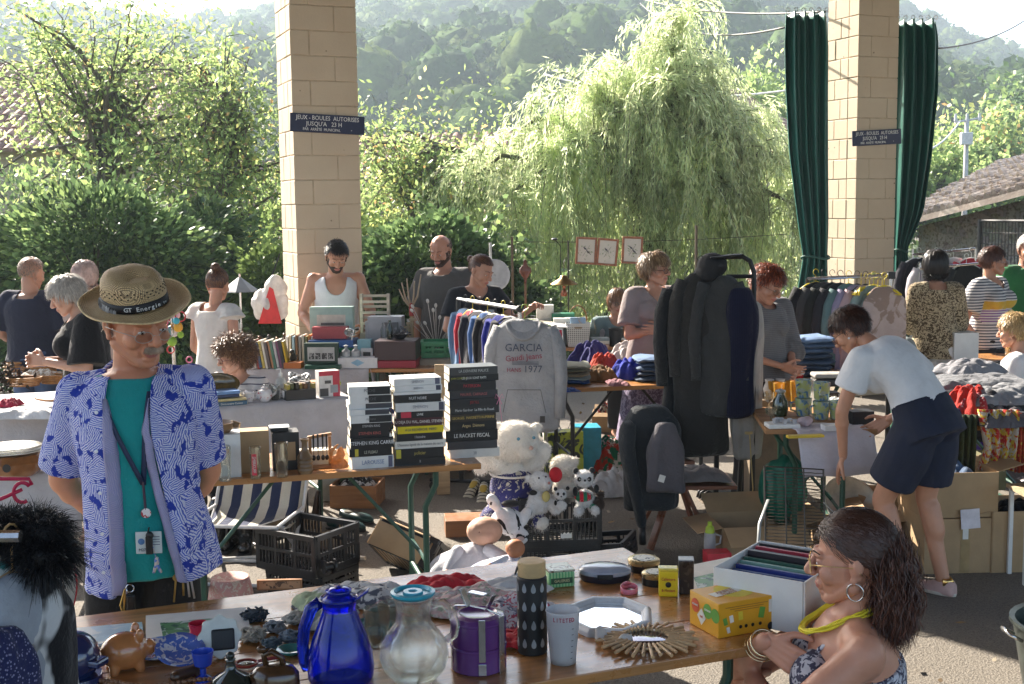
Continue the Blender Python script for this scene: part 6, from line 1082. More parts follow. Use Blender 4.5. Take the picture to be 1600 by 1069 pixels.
T=garm('yellow top with teal and white tie dye print on the near rail',pz(-38,885,2.2),.24,.6,.06,cloth((.05,.26,.25),('blot',(.6,.64,.62),9.0,.5,(.55,.38,.03))),rad(62),2,hang=WH,cat='top',name='top',grp='garments on the near rail')
T=garm('black and white colour block dress hanging on the near rail',pz(44,905,2.28),.24,.6,.06,cloth((.016,.016,.018),('blot',(.6,.6,.6),3.5,.6)),rad(70),3,hang=mat((.02,.02,.02),.4),cat='dress',name='dress',grp='garments on the near rail')
T=garm('navy dotted top with thin braided straps at the very edge of the rail',pz(-22,985,2.1),.2,.5,.07,cloth((.02,.025,.09),('dots',(.25,.25,.4),150.0)),rad(60),4,cat='top',name='top',grp='garments on the near rail')
fb=P(50,830,2.3);F=thing('fur_collar','black fluffy fur collar lying over the garments on the near rail','fur',tuple(fb));r=np.random.default_rng(9);n=9000;d=r.normal(size=(n,3));d/=np.linalg.norm(d,axis=1)[:,None];cs=np.array([[-.05,0,.0],[.01,0,.0],[.03,-.02,-.045]])[r.integers(0,3,n)];p=cs+d*np.array([.05,.045,.035]);ln=r.uniform(.016,.036,(n,1));dd=d+r.normal(size=(n,3))*.35+[0,0,-.2];Pp=np.stack([p,p+dd*ln*.5,p+(dd+[0,0,-.3])*ln],1);sd=np.cross(dd,r.normal(size=(n,3)));sd/=np.linalg.norm(sd,axis=1)[:,None];v,q=ribs(Pp,np.array([.0008,.0006,.0001]),np.repeat(sd[:,None],3,1));npmesh('hairs',v,q,[mat((.008,.008,.009),.5)],None,F)
g=MB();g.ell((-.05,0,0),(.05,.045,.035));g.ell((.01,0,0),(.05,.045,.035));g.ell((.03,-.02,-.045),(.04,.04,.035));link('pelt',remesh(g,.008,3),BLACK,F,True)
T=thing('red_hanger','bright red plastic hanger clipped at the left edge','hanger',pz(12,775,2.6),rad(20));g=MB();g.tube([(-.12,0,-.045),(0,0,0),(.03,0,.012)],.0045,6);g.tube([(.03+math.cos(a)*.018,0,.005+math.sin(a)*.022) for a in LS(.6,5.2,14)],.0045,6);g.tube([(-.13,0,.03),(-.02,0,.04),(.045,0,.034),(.05,0,.02)],.0045,6);g.put('hanger',mat((.5,.01,.06),.3),T,sm=True)
T=thing('round_cushion','upright round board with red edge behind the near rail','round board',pz(10,930,2.95),rad(40));g=MB();g.lathe([(0,-.02),(.17,-.012),(.17,.012),(0,.02)],n=60,R=Rx(PI/2),c=(0,0,.0));g.put('board',mat((.42,.38,.32),.6),T,sm='a');g=MB();g.tube([(math.cos(a)*.17,0,math.sin(a)*.17) for a in LS(0,2*PI,70)],.009,8,False);g.put('edge',mat((.45,.02,.03),.5),T,sm=True)
g=MB();zb=-T.location.z;g.tube([(0,0,-.16),(0,0,zb)],.015,8);g.tube([(-.2,0,zb+.01),(.2,0,zb+.01)],.015,8);g.put('stand',METAL,T)
#  BOOK TABLE AND WHAT STANDS AROUND IT
A1,B1=V(*on(330,751)),V(*on(752,724));d1=(B1-A1).normalized();n1=V(-d1 .y,d1 .x,0);BT_rz=math.atan2(d1 .y,d1 .x)
table('folding_table','wooden folding table with green legs carrying the three stacks of books',A1-d1*.25,B1,.55,legs=((.1,0),(.86,0)))
def onb(px,py,back=0.0):p=V(*on(px,py));return p+n1*back
BLKB,WB,RB=(.012,.012,.013),(.70,.70,.68),(.35,.02,.03)
def book(label,loc,rz,w,d,h,cover,txt=None,tc=(.75,.75,.72),patch=None,grp='stacked books on the wooden folding table',name='book',hard=False,ts=.55,t2=None):
 T=thing(name,label,'book',loc,rz,grp);g=MB();o_=.002 if hard else.0
 g.box((0,0,.001),(w,d,.002));g.box((0,0,h-.001),(w,d,.002));g.box((0,-d/2+.001,h/2),(w,.002,h-.004));g.put('cover',mat(cover,.35,var=.08,coat=.15),T)
 g=MB();g.box((0,.002,h/2),(w-.004-o_,d-.006,h-.004));g.put('pages',PAGES,T)
 if patch:g=MB();g.box((patch[0]*w,-d/2-.0004,h/2),(patch[1]*w,.001,h-.004));g.put('spine_panel',mat(patch[2],.4),T)
 if txt:txq(txt,h*ts,mat(tc,.5),T,(0,-d/2-.0012,h/2),FRONT,sx=.8)
 if t2:txq(t2[0],h*ts*.8,mat(t2[1],.5),T,(t2[2]*w,-d/2-.0012,h/2),FRONT,sx=.8)
 return T
ordn=['topmost','second from the top','third from the top','fourth from the top','fifth from the top','sixth from the top','seventh from the top','eighth from the top','ninth from the top','tenth from the top','eleventh from the top','twelfth from the top']
S1=[(.036,WB,'POCHE',(.1,.1,.1),(.22,.54,BLKB),'half white half black spine'),(.034,WB,'POCHE',(.1,.1,.1),(.22,.54,BLKB),'half white half black spine'),(.024,WB,None,None,(.2,.6,(.05,.05,.06)),'thin half white half black spine'),(.024,WB,None,None,(.2,.6,(.05,.05,.06)),'thin two tone spine'),(.032,WB,'romans',(.1,.1,.1),(.22,.54,BLKB),'white and dark grey spine'),(.027,BLKB,'STEPHEN KING',(.5,.5,.5),None,'plain black spine'),(.034,BLKB,'STEPHEN KING',(.5,.12,.1),None,'black spine with faint red lettering'),(.044,BLKB,'STEPHEN KING CARRIE',(.7,.7,.7),None,'thick black spine with white lettering'),(.034,BLKB,'LE FLEAU',(.5,.5,.4),(-.33,.08,(.6,.5,.05)),'black spine with yellow dot'),(.050,WB,'LAROUSSE',(.2,.25,.4),(.42,.1,(.1,.1,.15)),'thick white spine')]
S2=[(.032,WB,'SIMENON',(.3,.3,.35),(.42,.1,(.1,.1,.15)),'white spine'),(.026,WB,'SIMENON',(.3,.3,.35),(.42,.1,(.05,.05,.08)),'white spine with black square'),(.013,WB,None,None,None,'very thin white spine with red line'),(.036,BLKB,'NUIT NOIRE',(.6,.6,.6),None,'black spine'),(.040,(.62,.62,.6),'SIMENON',(.3,.3,.35),(.42,.1,(.05,.05,.08)),'greyish white spine'),(.030,BLKB,'LIVRE',(.7,.7,.7),(-.3,.22,(.55,.03,.06)),'black spine with red block'),(.036,(.06,.015,.02),'DU DEJA DU MAL, DANIEL STEVENS',(.7,.65,.6),None,'dark burgundy spine'),(.032,(.65,.52,.01),'A LA RECHERCHE  PIERO',(.1,.1,.1),None,'bright yellow spine'),(.034,BLKB,'l histoire',(.5,.5,.5),None,'black spine above the cream one'),(.034,(.66,.63,.57),"L'homme ligoté de la maison de nacre",(.2,.2,.2),None,'cream spine'),(.044,BLKB,'policier',(.5,.4,.1),(-.44,.1,(.55,.48,.05)),'black spine with yellow end'),(.034,BLKB,'II',(.5,.5,.5),None,'wide black spine')]
S3=[(.036,(.05,.05,.05),'LA DERNIERE MALICE',(.45,.45,.42),None,'dark grey spine'),(.030,BLKB,'LES JEUX SONT FAITS',(.75,.75,.7),None,'white and yellow lettering'),(.040,BLKB,'PATERSON',(.5,.03,.05),None,'black spine with red letters'),(.036,(.03,.03,.035),'MAUREL CARNAGE',(.4,.1,.1),None,'charcoal spine with dim red letters'),(.036,(.02,.02,.022),'JEKYLL',(.4,.05,.05),None,'black spine with small red title'),(.034,(.03,.03,.03),'Mario Gardner  La Fille du Rouel',(.7,.7,.68),None,'black spine with thin white title'),(.034,(.04,.03,.02),'GEORGES  MAIGRETTI RUPERINE',(.6,.42,.1),None,'black spine with gold letters'),(.040,BLKB,'Anges  Démons',(.6,.45,.2),None,'black spine reading in old gold letters'),(.050,BLKB,'LE RACKET FISCAL',(.75,.75,.72),None,'thick black spine with large white title'),(.036,(.05,.05,.055),None,None,None,'dull black spine'),(.040,(.62,.6,.56),'38',(.3,.3,.3),None,'off white spine')]
for nm,S,(x,y),W_,pxw in(('shortest stack',S1,(582,733),.19,1),('middle stack',S2,(658,728),.225,1),('tallest stack',S3,(742,716),.235,1)):
 z=.7705;rr=random.Random(len(nm));base=onb(x,y,.085);tot=sum(b[0] for b in S);k_={10:.375,12:.40,11:.43}[len(S)]/tot
 for i in range(len(S)-1,-1,-1):
  h,cv,tx,tc,pa,lab=S[i];h*=k_;w_=W_*(1+rr.uniform(-.05,.03))*(1.06 if len(S)-i<4 else 1)
  book(f'book with {lab}, {ordn[i]} in {nm}',(base.x+rr.uniform(-.008,.008),base.y+rr.uniform(-.006,.006),z),BT_rz+rr.uniform(-.05,.05)-.02,w_,.14,h,cv,tx,tc or(.5,.5,.5),pa,ts=.5,t2=(('JOHN COMPTON',(.4,.4,.05),-.3) if(nm[0]=='t' and i==1) else None));z+=h+.0006
def pbox(label,p,rz,w,d,h,m,kids=(),name='box',cat='box',bev=.002,grp=None):
 T=thing(name,label,cat,p,rz,grp);g=MB();g.box((0,0,h/2),(w,d,h));g.put('carton',m,T,bev=bev)
 for k in kids:k(T)
 return T
def lbl(x,z,w,h,m,d,nm='label_panel'):
 def f(T):g=MB();g.box((x,-d/2-.0008,z),(w,.0015,h));g.put(nm,m,T)
 return f
def txt(s,x,z,sz,c,d,sx=.9,R=None):
 return lambda T:txq(s,sz,mat(c,.5),T,(x,-d/2-.0022,z),R or FRONT,sx=sx)
def onp(px,py,back=0,up=0):p=onb(px,py,back);return(p.x,p.y,ZT+up)
pbox('tall white carton with small red crest print at the end of the book table',onp(348,748,.07),BT_rz,.165,.13,.195,WHP,[txt('ENCRO',-.055,.18,.012,(.6,.1,.1),.13),txt('RH',.01,.12,.03,(.55,.04,.06),.13)])
pbox('plain brown cardboard box with scalloped edge behind the red labelled glass',onp(400,742,.10),BT_rz,.13,.1,.19,CARD,[])
pbox('black carton with kraft diamond panel behind the tall beer glass',onp(449,738,.10),BT_rz,.12,.12,.175,mat((.02,.02,.02),.5),[lbl(0,.088,.085,.085,CARD,.12)])
T=thing('open_lid','small black gadget box lying on the diamond carton','box',onp(440,738,.10,.176),BT_rz);g=MB();g.box((0,0,.008),(.08,.07,.016));g.put('body',BLACK,T,bev=.002);g=MB();g.box((.0,0,.018),(.09,.08,.003));g.put('lid',WHP,T)
T=thing('stoneware_dish','brown glazed stoneware dish with handle resting on the white carton','dish',onp(342,748,.07,.196),BT_rz);br=mat((.20,.12,.06),.3,var=.3,scale=20,coat=.3);g=MB();g.lathe([(0,0),(.055,0),(.074,.018),(.078,.045),(.073,.047),(.066,.02),(.04,.008),(0,.008)],n=36);g.put('dish',br,T,sm='a');g=MB();g.tube([(.072,-.01,.035),(.10,-.02,.03)],[.018,.013],12);g.put('handle',br,T,sm='a')
for px,py,h,r,l,lb in((352,752,.15,.026,'tall clear beer glass with faint red crest before the white carton',0),(400,749,.14,.023,'clear beer glass with a red vertical brand label',1),(441,746,.15,.027,'tall clear beer glass in front of the diamond carton',0)):
 T=thing('beer_glass',l,'glass',onp(px,py,.01),0,None);g=MB();pr=[(0,0),(r,0),(r*.98,.02),(r*1.12,h)];g.lathe(pr+[(q-.002,z+.006) for q,z in pr[:0:-1]]+[(0,.012)],n=28);g.put('glass',gl,T,sm=True)
 if lb:g=MB();g.loft([[(math.cos(a)*(r*1.06+.0008),math.sin(a)*(r*1.06+.0008),z) for a in LS(-PI/2-.45,-PI/2+.45,7)] for z in(.02,.115)],False,False);lo=g.put('label_band',mat((.55,.02,.05),.4),T,sm=True);txq('SMIRKUFF',.021,wt,lo,(0,-r*1.06-.0028,.068),FRONT@Rz(-PI/2),sx=.8)
T=thing('vase','slender brown ribbed pottery vase beside the beer glass','vase',onp(478,742,.03));g=MB();g.lathe([(0,0),(.028,0)]+[(.033+.003*(i%2),.008+.009*i) for i in range(9)]+[(.022,.095),(.013,.115),(.012,.14),(.02,.158),(.017,.158),(.009,.135),(0,.12)],n=28);g.put('vase',mat((.16,.10,.05),.35,var=.35,scale=20,coat=.2),T,sm='a')
T=thing('utensil_rack','small wooden rack with hanging black handled utensils','rack',onp(504,738,.10),BT_rz);g=MB();wo=wood((.4,.2,.08));g.box((0,0,.15),(.11,.02,.014),Ry(-.12));[g.box((x,0,.072),(.014,.018,.145)) for x in(-.045,.045)];g.box((0,0,.005),(.12,.05,.01));g.put('rack',wo,T,bev=.002)
for i,x in enumerate((-.03,-.01,.012,.03)):g=MB();g.tube([(x,-.014,.16),(x,-.014,.09)],[.005,.004],6);g.tube([(x,-.014,.09),(x,-.014,.06)],.0015,5);g.ell((x,-.014,.05),(.009,.004,.013));g.put('utensil',BLACK,T,sm='a')
T=thing('seashell','large glowing amber sea shell leaning by the shortest stack of books','shell',onp(527,736,.04));g=MB();rings=[]
for i in range(26):
 t=i/25;a=t*9;r=.03*(1-t)**.8+.004;c=V(.012*math.cos(a)*(1-t),.012*math.sin(a)*(1-t),.02+.09*t);rings.append([c+V(math.cos(b)*r*1.2,math.sin(b)*r*.9,math.sin(b+1)*r*.3) for b in LS(0,2*PI,15)[:-1]])
g.loft(rings);g.tube([(-.03,-.02,.03),(-.04,-.02,.09),(-.015,0,.12)],[.004,.012,.003],8);o=g.put('shell',mat((.62,.32,.12),.35,var=.4,scale=30,trans=.45),T,sm=True);T.rotation_euler=(.15,.25,0)
pbox('pale flat carton lying behind vase and shell',onp(500,736,.16),BT_rz,.18,.08,.07,mat((.55,.52,.44),.7))
#  under and beside the book table
def crtq(label,p,rz,w,d,h,m=BLKP,rot=None,grp='black plastic crates',handle=True,name='plastic_crate',floor=True):
 T=thing(name,label,'crate',p,rz,grp)
 if rot:T.rotation_euler=rot
 t=.012
 def side(L_,R_,c):
  g=MB();nb=int(L_/.022)
  g.box((0,0,.018),(L_,t,.036));g.box((0,0,h-.014),(L_,t*1.8,.028));g.box((0,0,h*.52),(L_,t*.8,.018))
  for i in range(nb+1):
   x=-L_/2+L_*i/nb;g.box((x,0,h*.28),(.008,t*.7,h*.44))
   if not(handle and abs(x)<L_*.16):g.box((x,0,h*.75),(.008,t*.7,h*.42))
  for x in(-L_/2+.01,-L_/6,L_/6,L_/2-.01):g.box((x,0,h/2),(.018,t,h))
  g.v=[tuple(R_@Vector(v)+Vector(c)) for v in g.v];return g
 for L_,R_,c in((w,Matrix.Identity(3),(0,-d/2,0)),(w,Rz(PI),(0,d/2,0)),(d-.014,Rz(PI/2),(w/2,0,0)),(d-.014,Rz(-PI/2),(-w/2,0,0))):side(L_,R_,c).put('side_panel',m,T,bev=.0015)
 g=MB();nb=int(w/.03)
 if floor:
  for i in range(nb+1):g.box((-w/2+.01+(w-.02)*i/nb,0,.006),(.008,d-.02,.008))
  for i in range(int(d/.04)+1):g.box((0,-d/2+.01+(d-.02)*i/int(d/.04),.0135),(w-.02,.008,.006))
  g.put('base_grid',m,T)
 return T
pc=G(478,925,0);PC=V(pc.x,pc.y+.1,0)
crtq('large open black plastic crate on top of another crate by the man in the hat',(PC.x,PC.y,.115),rad(-32),.40,.34,.215)
crtq('lower black plastic crate under the large open crate',(PC.x+.02,PC.y,0),rad(-32),.36,.30,.11)
T=thing('spindle','black grooved spindle toy lodged in the crate front','spindle',tuple(PC+V(.12,-.27,.18)),.3);T.rotation_euler=(.0,PI/2,.5);g=MB();g.lathe([(0,0),(.035,0),(.035,.012),(.022,.014),(.022,.05),(.035,.052),(.035,.064),(0,.064)],n=20);g.put('spindle',BLACK,T,sm='a')
p=G(620,915,0);crtq('black plastic crate tipped on its side with a cardboard box inside',(p.x+.03,p.y+.15,.06),0,.36,.27,.17,rot=(rad(-38),rad(14),rad(-28)))
def obox(label,p,rz,w,d,h,m=CARD,rot=None,flaps=(.12,.12),grp=None,name='cardboard_box',wall=.005,inner=None,cat='box',label2=None):
 T=thing(name,label,cat,p,rz,grp)
 if rot:T.rotation_euler=rot
 g=MB();g.box((0,0,.003),(w,d,.006));g.box((-w/2,0,h/2),(wall,d,h));g.box((w/2,0,h/2),(wall,d,h));g.box((0,-d/2,h/2),(w-wall,wall,h));g.box((0,d/2,h/2),(w-wall,wall,h));g.put('carton',m,T,bev=.001)
 for i,(sx,sy) in enumerate(((0,-1),(0,1),(-1,0),(1,0))):
  fl_=flaps[0] if i<2 else flaps[1]
  if fl_<=0:continue
  g=MB();a=(rad(115),rad(60),rad(100),rad(75))[i]
  if sy:R_=Rx(-sy*a*1.0+0);g.box(V(0,sy*d/2,h)+R_@V(0,0,fl_/2),(w*.98,wall*.8,fl_),R_)
  else:R_=Ry(sx*a);g.box(V(sx*w/2,0,h)+R_@V(0,0,fl_/2),(wall*.8,d*.98,fl_),R_)
  g.put('flap',m,T)
 return T
obox('open brown cardboard box lying tilted in the tipped crate',(p.x+.0,p.y+.15,.085),0,.32,.24,.16,rot=(rad(-38),rad(14),rad(-28)),flaps=(.03,0))
p=G(400,850,0);T=thing('deck_chair','folding chair with navy and cream striped canvas under the book table','chair',(P(395,800,6.5).x,6.35,0),rad(-8));st=cloth((.62,.58,.48),('stripes',(.03,.04,.09),.11,0,.5));g=MB();g.loft([[(x,y,z) for x in LS(-.24,.24,9)] for y,z in((-.22,.33),(-.12,.30),(0,.28),(.12,.29),(.2,.34),(.27,.46),(.33,.60))],False,False);g.put('canvas',st,T,sm=True,solid=.004);g=MB();wm=mat((.6,.6,.6),.4)
for s in(-1,1):g.tube([(s*.25,-.24,.34),(s*.25,.2,.34),(s*.25,.36,.62)],.010,7);g.tube([(s*.25,-.18,.01),(s*.25,.2,.34)],.010,7);g.tube([(s*.25,.25,.01),(s*.25,-.2,.34)],.010,7)
g.tube([(-.25,-.24,.34),(.25,-.24,.34)],.010,7);g.tube([(-.25,-.18,.012),(.25,-.18,.012)],.010,7);g.tube([(-.25,.25,.012),(.25,.25,.012)],.010,7);g.put('frame',wm,T,sm='a')
def boot(label,p,rz,m,h=.26,grp='black rubber boots under the striped chair'):
 T=thing('boot',label,'boot',p,rz,grp);g=MB();g.cap((0,.02,.05),(0,.02,h),.042,.05);g.cap((0,.0,.04),(0,-.12,.035),.042,.04);link('shaft',remesh(g,.008,4),m,T,True);g=MB();g.box((0,-.05,.008),(.08,.24,.016));g.put('sole',BLACK,T,bev=.005);return T
bk=mat((.012,.012,.012),.25,spec=.6);
for i,(px,lab) in enumerate(((338,'black rubber boot nearest the man in the hat'),(362,'black rubber boot second from the man in the hat'),(384,'black boot between the other boots'),(408,'black rubber boot at the open end of the chair'))):q=G(px,858,0);boot(lab,(q.x,q.y+.05*(i%2),0),rad(-30+20*i),bk)
def shoe(label,p,rz,m,inner,cat='shoe',rot=None,grp=None,name='shoe',clog=False,s=1.0,toe=.4):
 T=thing(name,label,cat,p,rz,grp)
 if rot:T.rotation_euler=rot
 pr=[(-.12,.022,.05),(-.10,.032,.055),(-.05,.036,.048),(.0,.034,.045),(.06,.042,.05 if clog else.035),(.1,.038,.038 if clog else.025),(.125,.018,.02),(.13,.006,.01)]
 g=MB();rings=[]
 for x,w_,h in pr:rings.append([(x*s,math.cos(a)*w_*s,(.012+h*(.5+.5*math.sin(a)))*s) for a in LS(0,2*PI,15)[:-1]])
 g.loft(rings);g.put('upper',m,T,sm=True,sub=1);g=MB();g.ell((-.05*s,0,.052*s),(.052*s,.026*s,.012*s));g.put('insole',inner,T,sm=True);g=MB();g.prism([(x*s,w_*s) for x,w_,h in pr]+[(x*s,-w_*s) for x,w_,h in pr[::-1]],.0,.012*s);g.put('sole',BLACK,T);return T
gc=mat((.008,.045,.04),.45);g1=G(540,828,0);shoe('dark teal garden clog in front with yellow trim',tuple(g1),rad(-20),gc,mat((.05,.04,.02),.8),grp='pair of teal garden clogs',s=1.05,clog=True,name='clog');g1=G(556,815,0);shoe('dark teal garden clog set behind the other',tuple(g1),rad(-32),gc,mat((.05,.04,.02),.8),grp='pair of teal garden clogs',s=1.05,clog=True,name='clog')
for i,(px,lab) in enumerate(((480,'dark brown pump standing upright on its heel, beside the bag'),(500,'dark brown pump leaning upright next to the clogs'))):q=G(px,838,0);shoe(lab,(q.x,q.y+.08,.14),0,mat((.05,.03,.02),.35),mat((.22,.14,.08),.7),rot=(rad(90),rad(-78),rad(-80)),grp='upright brown pumps')
T=thing('handbag','white shopping bag with looped handles beneath the book table','bag',tuple(G(448,815,0)),.1);g=MB();g.loft([[(math.cos(a)*w_,math.sin(a)*.05,z) for a in LS(0,2*PI,17)[:-1]] for z,w_ in((.0,.09),(.1,.10),(.2,.095))]);g.put('bag',mat((.6,.58,.5),.6),T,sm='a')
for s in(-1,1):g=MB();g.tube([(-.05,s*.03,.2),(-.045,s*.035,.32),(0,s*.035,.37),(.045,s*.035,.32),(.05,s*.03,.2)],.006,6);g.put('handle',mat((.7,.7,.68),.6),T,sm=True)
obox('shallow brown wooden box of cutlery and dark bundles on the ground behind the clogs',tuple(G(555,795,0)+V(0,.15,0)),rad(-6),.30,.28,.15,wood((.32,.15,.06),.6),flaps=(0,0),wall=.012)
heap('dark_bundle','white and dark clothing bundle in the brown wooden box',tuple(G(555,795,0)+V(0,.15,.08)),.26,.24,.10,fl((.03,.03,.035),(.6,.6,.6),18.0),seed=77)
pbox('grey plank panel propped under the book table',tuple(G(505,800,0)+V(0,.3,0)),.1,.12,.02,.42,mat((.35,.38,.36),.7),name='panel',cat='panel')
pbox('green wooden plank propped beside the grey panel',tuple(G(528,800,0)+V(0,.32,0)),.1,.05,.025,.42,mat((.04,.09,.05),.7),name='plank',cat='plank')
g=MB();g.tube([G(340,893,0)+V(-.6,.1,.02),G(500,880,0)+V(0,.1,.02),G(500,880,0)+V(.25,.02,.02)],.012,8);tag(g.put('metal_tube',mat((.6,.58,.54),.4),sm='a'),'pale metal tube lying on the asphalt behind the crates','tube')
g=MB();g.tube([G(350,948,0)+V(-.3,.05,.02),G(450,935,0)+V(.1,.0,.02)],.015,8);tag(g.put('metal_tube',mat((.55,.54,.5),.4),sm='a'),'short grey tube lying in front of the crates','tube')
T=thing('rolled_print','narrow framed print leaning flat by the front crate','print',tuple(G(432,950,0)+V(.02,0,0)),.05);g=MB();g.box((0,0,.12),(.22,.02,.05));g.put('frame',wood((.3,.14,.06)),T);g=MB();g.box((.0,-.011,.12),(.2,.003,.034));g.put('picture',mat((.4,.22,.12),.5,pat=('blot',(.1,.05,.03),40.0)),T);g=MB();g.box((0,.02,.05),(.12,.02,.1));g.put('stand',BLACK,T)
T=thing('straw_bag','pink and straw coloured beach bag behind the hatted man','bag',tuple(G(345,975,0)+V(.03,.1,0)),0);g=MB();g.lathe([(0,0),(.09,0),(.11,.10),(.09,.2),(.08,.2),(.0,.18)],n=26);g.put('bag',mat((.5,.25,.22),.8,pat=('blot',(.55,.45,.35),50.0)),T,sm=True)
#  crate of soft toys, dolls
pt=G(872,893,0);TC=V(pt.x,pt.y+.18,0)
crtq('lower black plastic crate under the soft toys',(TC.x+.0,TC.y+.02,0),rad(6),.42,.32,.13)
crtq('tall black plastic crate filled with soft toys',(TC.x,TC.y,.135),rad(6),.44,.34,.27)
crtq('flattened black plastic crate beside the toy crate',(TC.x+.27,TC.y+.05,0),rad(-20),.30,.30,.12,rot=(0,rad(-8),rad(-20)))
T=thing('price_tag','torn white paper tag on the front of the toy crate','tag',(TC.x+.045,TC.y-.197,.20),rad(6));g=MB();g.prism([(-.03,-.012),(.03,-.012),(.03,.018),(.02,.012),(.012,.02),(.0,.012),(-.01,.02),(-.02,.01),(-.03,.018)],0,.001,(0,0,0),Rx(PI/2));g.put('paper',PAPER,T)
def fluff(parent,me,n,ln,m,seed=1,w=.0009):
 """short pile standing off a toy's body"""
 r=np.random.default_rng(seed);co=getco(me);no=getno(me);i=r.integers(0,len(co),n);p=co[i]+r.normal(size=(n,3))*.002;d=no[i]+r.normal(size=(n,3))*.5;d/=np.linalg.norm(d,axis=1)[:,None];l=ln*r.uniform(.5,1.2,(n,1));Pp=np.stack([p,p+d*l*.5,p+(d+[0,0,-.4])*l],1);sd=np.cross(d,r.normal(size=(n,3)));sd/=np.linalg.norm(sd,axis=1)[:,None]+1e-6;v,q=ribs(Pp,np.array([w,w*.9,w*.3]),np.repeat(sd[:,None],3,1));return npmesh('fur',v,q,[m],None,parent)
plush=mat((.72,.68,.62),.95,var=.06,Bm=.8,Bs=90,sheen=.4);plw=mat((.74,.73,.72),.95,var=.05,Bm=.8,Bs=90,sheen=.4);plb=mat((.014,.014,.015),.95,Bm=.8,Bs=90,sheen=.2)
def eyes(T,pts,r=.006,m=BLACK,nm='eye'):
 for p in pts:g=MB();g.ell(p,r,None,10,7);g.put(nm,m,T,sm=True)
Yb=6.5;s=Yb/FPX
def pb(px,py,Y=Yb):return P(px,py,Y)
o0=pb(800,780);T=thing('teddy_bear','big white polar bear soft toy in purple star print dungarees','soft toy',tuple(o0));q=lambda px,py,dy=0:pb(px,py,Yb+dy)-o0
g=MB();g.ell(q(804,690),(.135,.12,.115));g.ell(q(822,706,-.09),(.055,.05,.042));g.ell(q(778,668),(.035,.03,.03));g.ell(q(838,668,0),(.03,.03,.028));g.cap(q(780,725),q(745,706),.06,.055);g.ell(q(752,720),(.05,.05,.075));g.cap(q(832,725),q(846,705,.0),.055,.055)
g.ell(q(802,760),(.12,.1,.14));[g.cap(q(x,800),q(x+(x-800)*.5,815,-.1),.055,.05) for x in(775,830)]
me=remesh(g,.008,4);bo=link('body',me,plush,T,True);fluff(T,me,14000,.014,plush,3)
g=MB();g.ell(q(802,764),(.132,.115,.145));[g.cap(q(x,800),q(x+(x-800)*.4,812,-.08),.064,.062) for x in(775,830)];me=remesh(g,.009,4);lim=q(800,727).z;cutfaces(me,lambda c:c.z>lim);folds(me,.006,6,4);link('dungarees',me,cloth((.035,.035,.14),('blot',(.55,.5,.4),17.0,.60,None,.015,2.0)),T,True)
g=MB();c0=q(802,738);g.tube([c0+V(math.cos(a)*.128,math.sin(a)*.11,.008*math.sin(a)) for a in LS(0,2*PI,30)],.006,6,False);g.put('cord_belt',plush,T,sm=True)
eyes(T,[q(810,686,-.115),q(834,684,-.10)],.009,mat((.08,.25,.35),.1));eyes(T,[q(830,700,-.14)],.012,mat((.45,.3,.25),.5),'nose')
def toy(label,parts,m,extra=(),fl=6000,fll=.010,name='teddy_bear',Y=6.45,org=(870,790),vox=.006,seed=5,grp=None,cat='soft toy'):
 o0=P(org[0],org[1],Y);T=thing(name,label,cat,tuple(o0),0,grp);q=lambda px,py,dy=0:P(px,py,Y+dy)-o0;g=MB()
 for p in parts:
  if p[0]=='e':g.ell(q(*p[1]),p[2])
  else:g.cap(q(*p[1]),q(*p[2]),p[3],p[4])
 me=remesh(g,vox,3);link('body',me,m,T,True)
 if fl:fluff(T,me,fl,fll,m if not isinstance(m,list) else m[0],seed)
 for pts,m2,nm in extra:
  for pl in(pts if nm in('eye','ear','paw','patch') else[pts]):
   g=MB();pl=pl if isinstance(pl[0],tuple) and isinstance(pl[0],tuple) and nm not in('eye','ear','paw','patch') else[pl]
   for p in pl:g.ell(q(*p[:3]),p[3])
   g.put(nm,m2,T,sm=True)
 return T
toy('small white bear with floppy black ear and red cap in the toy crate',[('e',(845,752),(.058,.05,.05)),('e',(853,757,-.045),(.022,.02,.02)),('e',(842,785),(.06,.05,.06)),('c',(835,780),(828,800,-.03),.03,.028),('c',(858,780),(868,796,-.04),.028,.026),('e',(826,748),(.018,.012,.022))],plw,[([(868,742,.0,(.036,.04,.042))],mat((.5,.01,.02),.8),'cap'),([(842,747,-.05,.005),(853,745,-.052,.005)],BLACK,'eye'),([(858,755,-.066,.008)],mat((.4,.2,.18),.6),'nose'),([(833,770,-.045,(.022,.012,.014))],plb,'patch'),([(853,776,-.05,(.022,.015,.03))],mat((.5,.42,.15),.8),'ribbon')],Y=6.35)
toy('fluffy white bear turned away at the back of the toy crate',[('e',(880,728),(.068,.06,.058)),('e',(897,720),(.022,.02,.02)),('e',(882,760),(.06,.05,.06))],plush,[([(868,722,.0,(.02,.012,.02))],plush,'ear')],Y=6.55,fl=7000,fll=.014)
toy('panda with black ears and red and green knitted jumper',[('e',(912,747),(.048,.044,.042)),('e',(914,753,-.035),(.018,.018,.015)),('e',(914,778),(.046,.04,.045)),('c',(905,795),(903,800,-.05),.022,.02),('c',(925,790),(930,798,-.05),.022,.02)],plw,[([(900,736,0,(.016,.01,.017)),(925,735,0,(.016,.01,.017))],plb,'ear'),([(905,749,-.042,(.011,.006,.013)),(921,749,-.042,(.011,.006,.013))],plb,'patch'),([(906,749,-.049,.003),(920,749,-.049,.003)],wt,'eye'),([(914,751,-.055,.006)],BLACK,'nose'),([(912,776,-.005,(.05,.045,.032))],mat((.5,.01,.03),.9,pat=('stripes',(.01,.16,.08),.04,0,.5)),'jumper'),([(899,768,-.03,(.014,.014,.026)),(932,764,-.02,(.014,.014,.024))],plb,'paw')],Y=6.33)
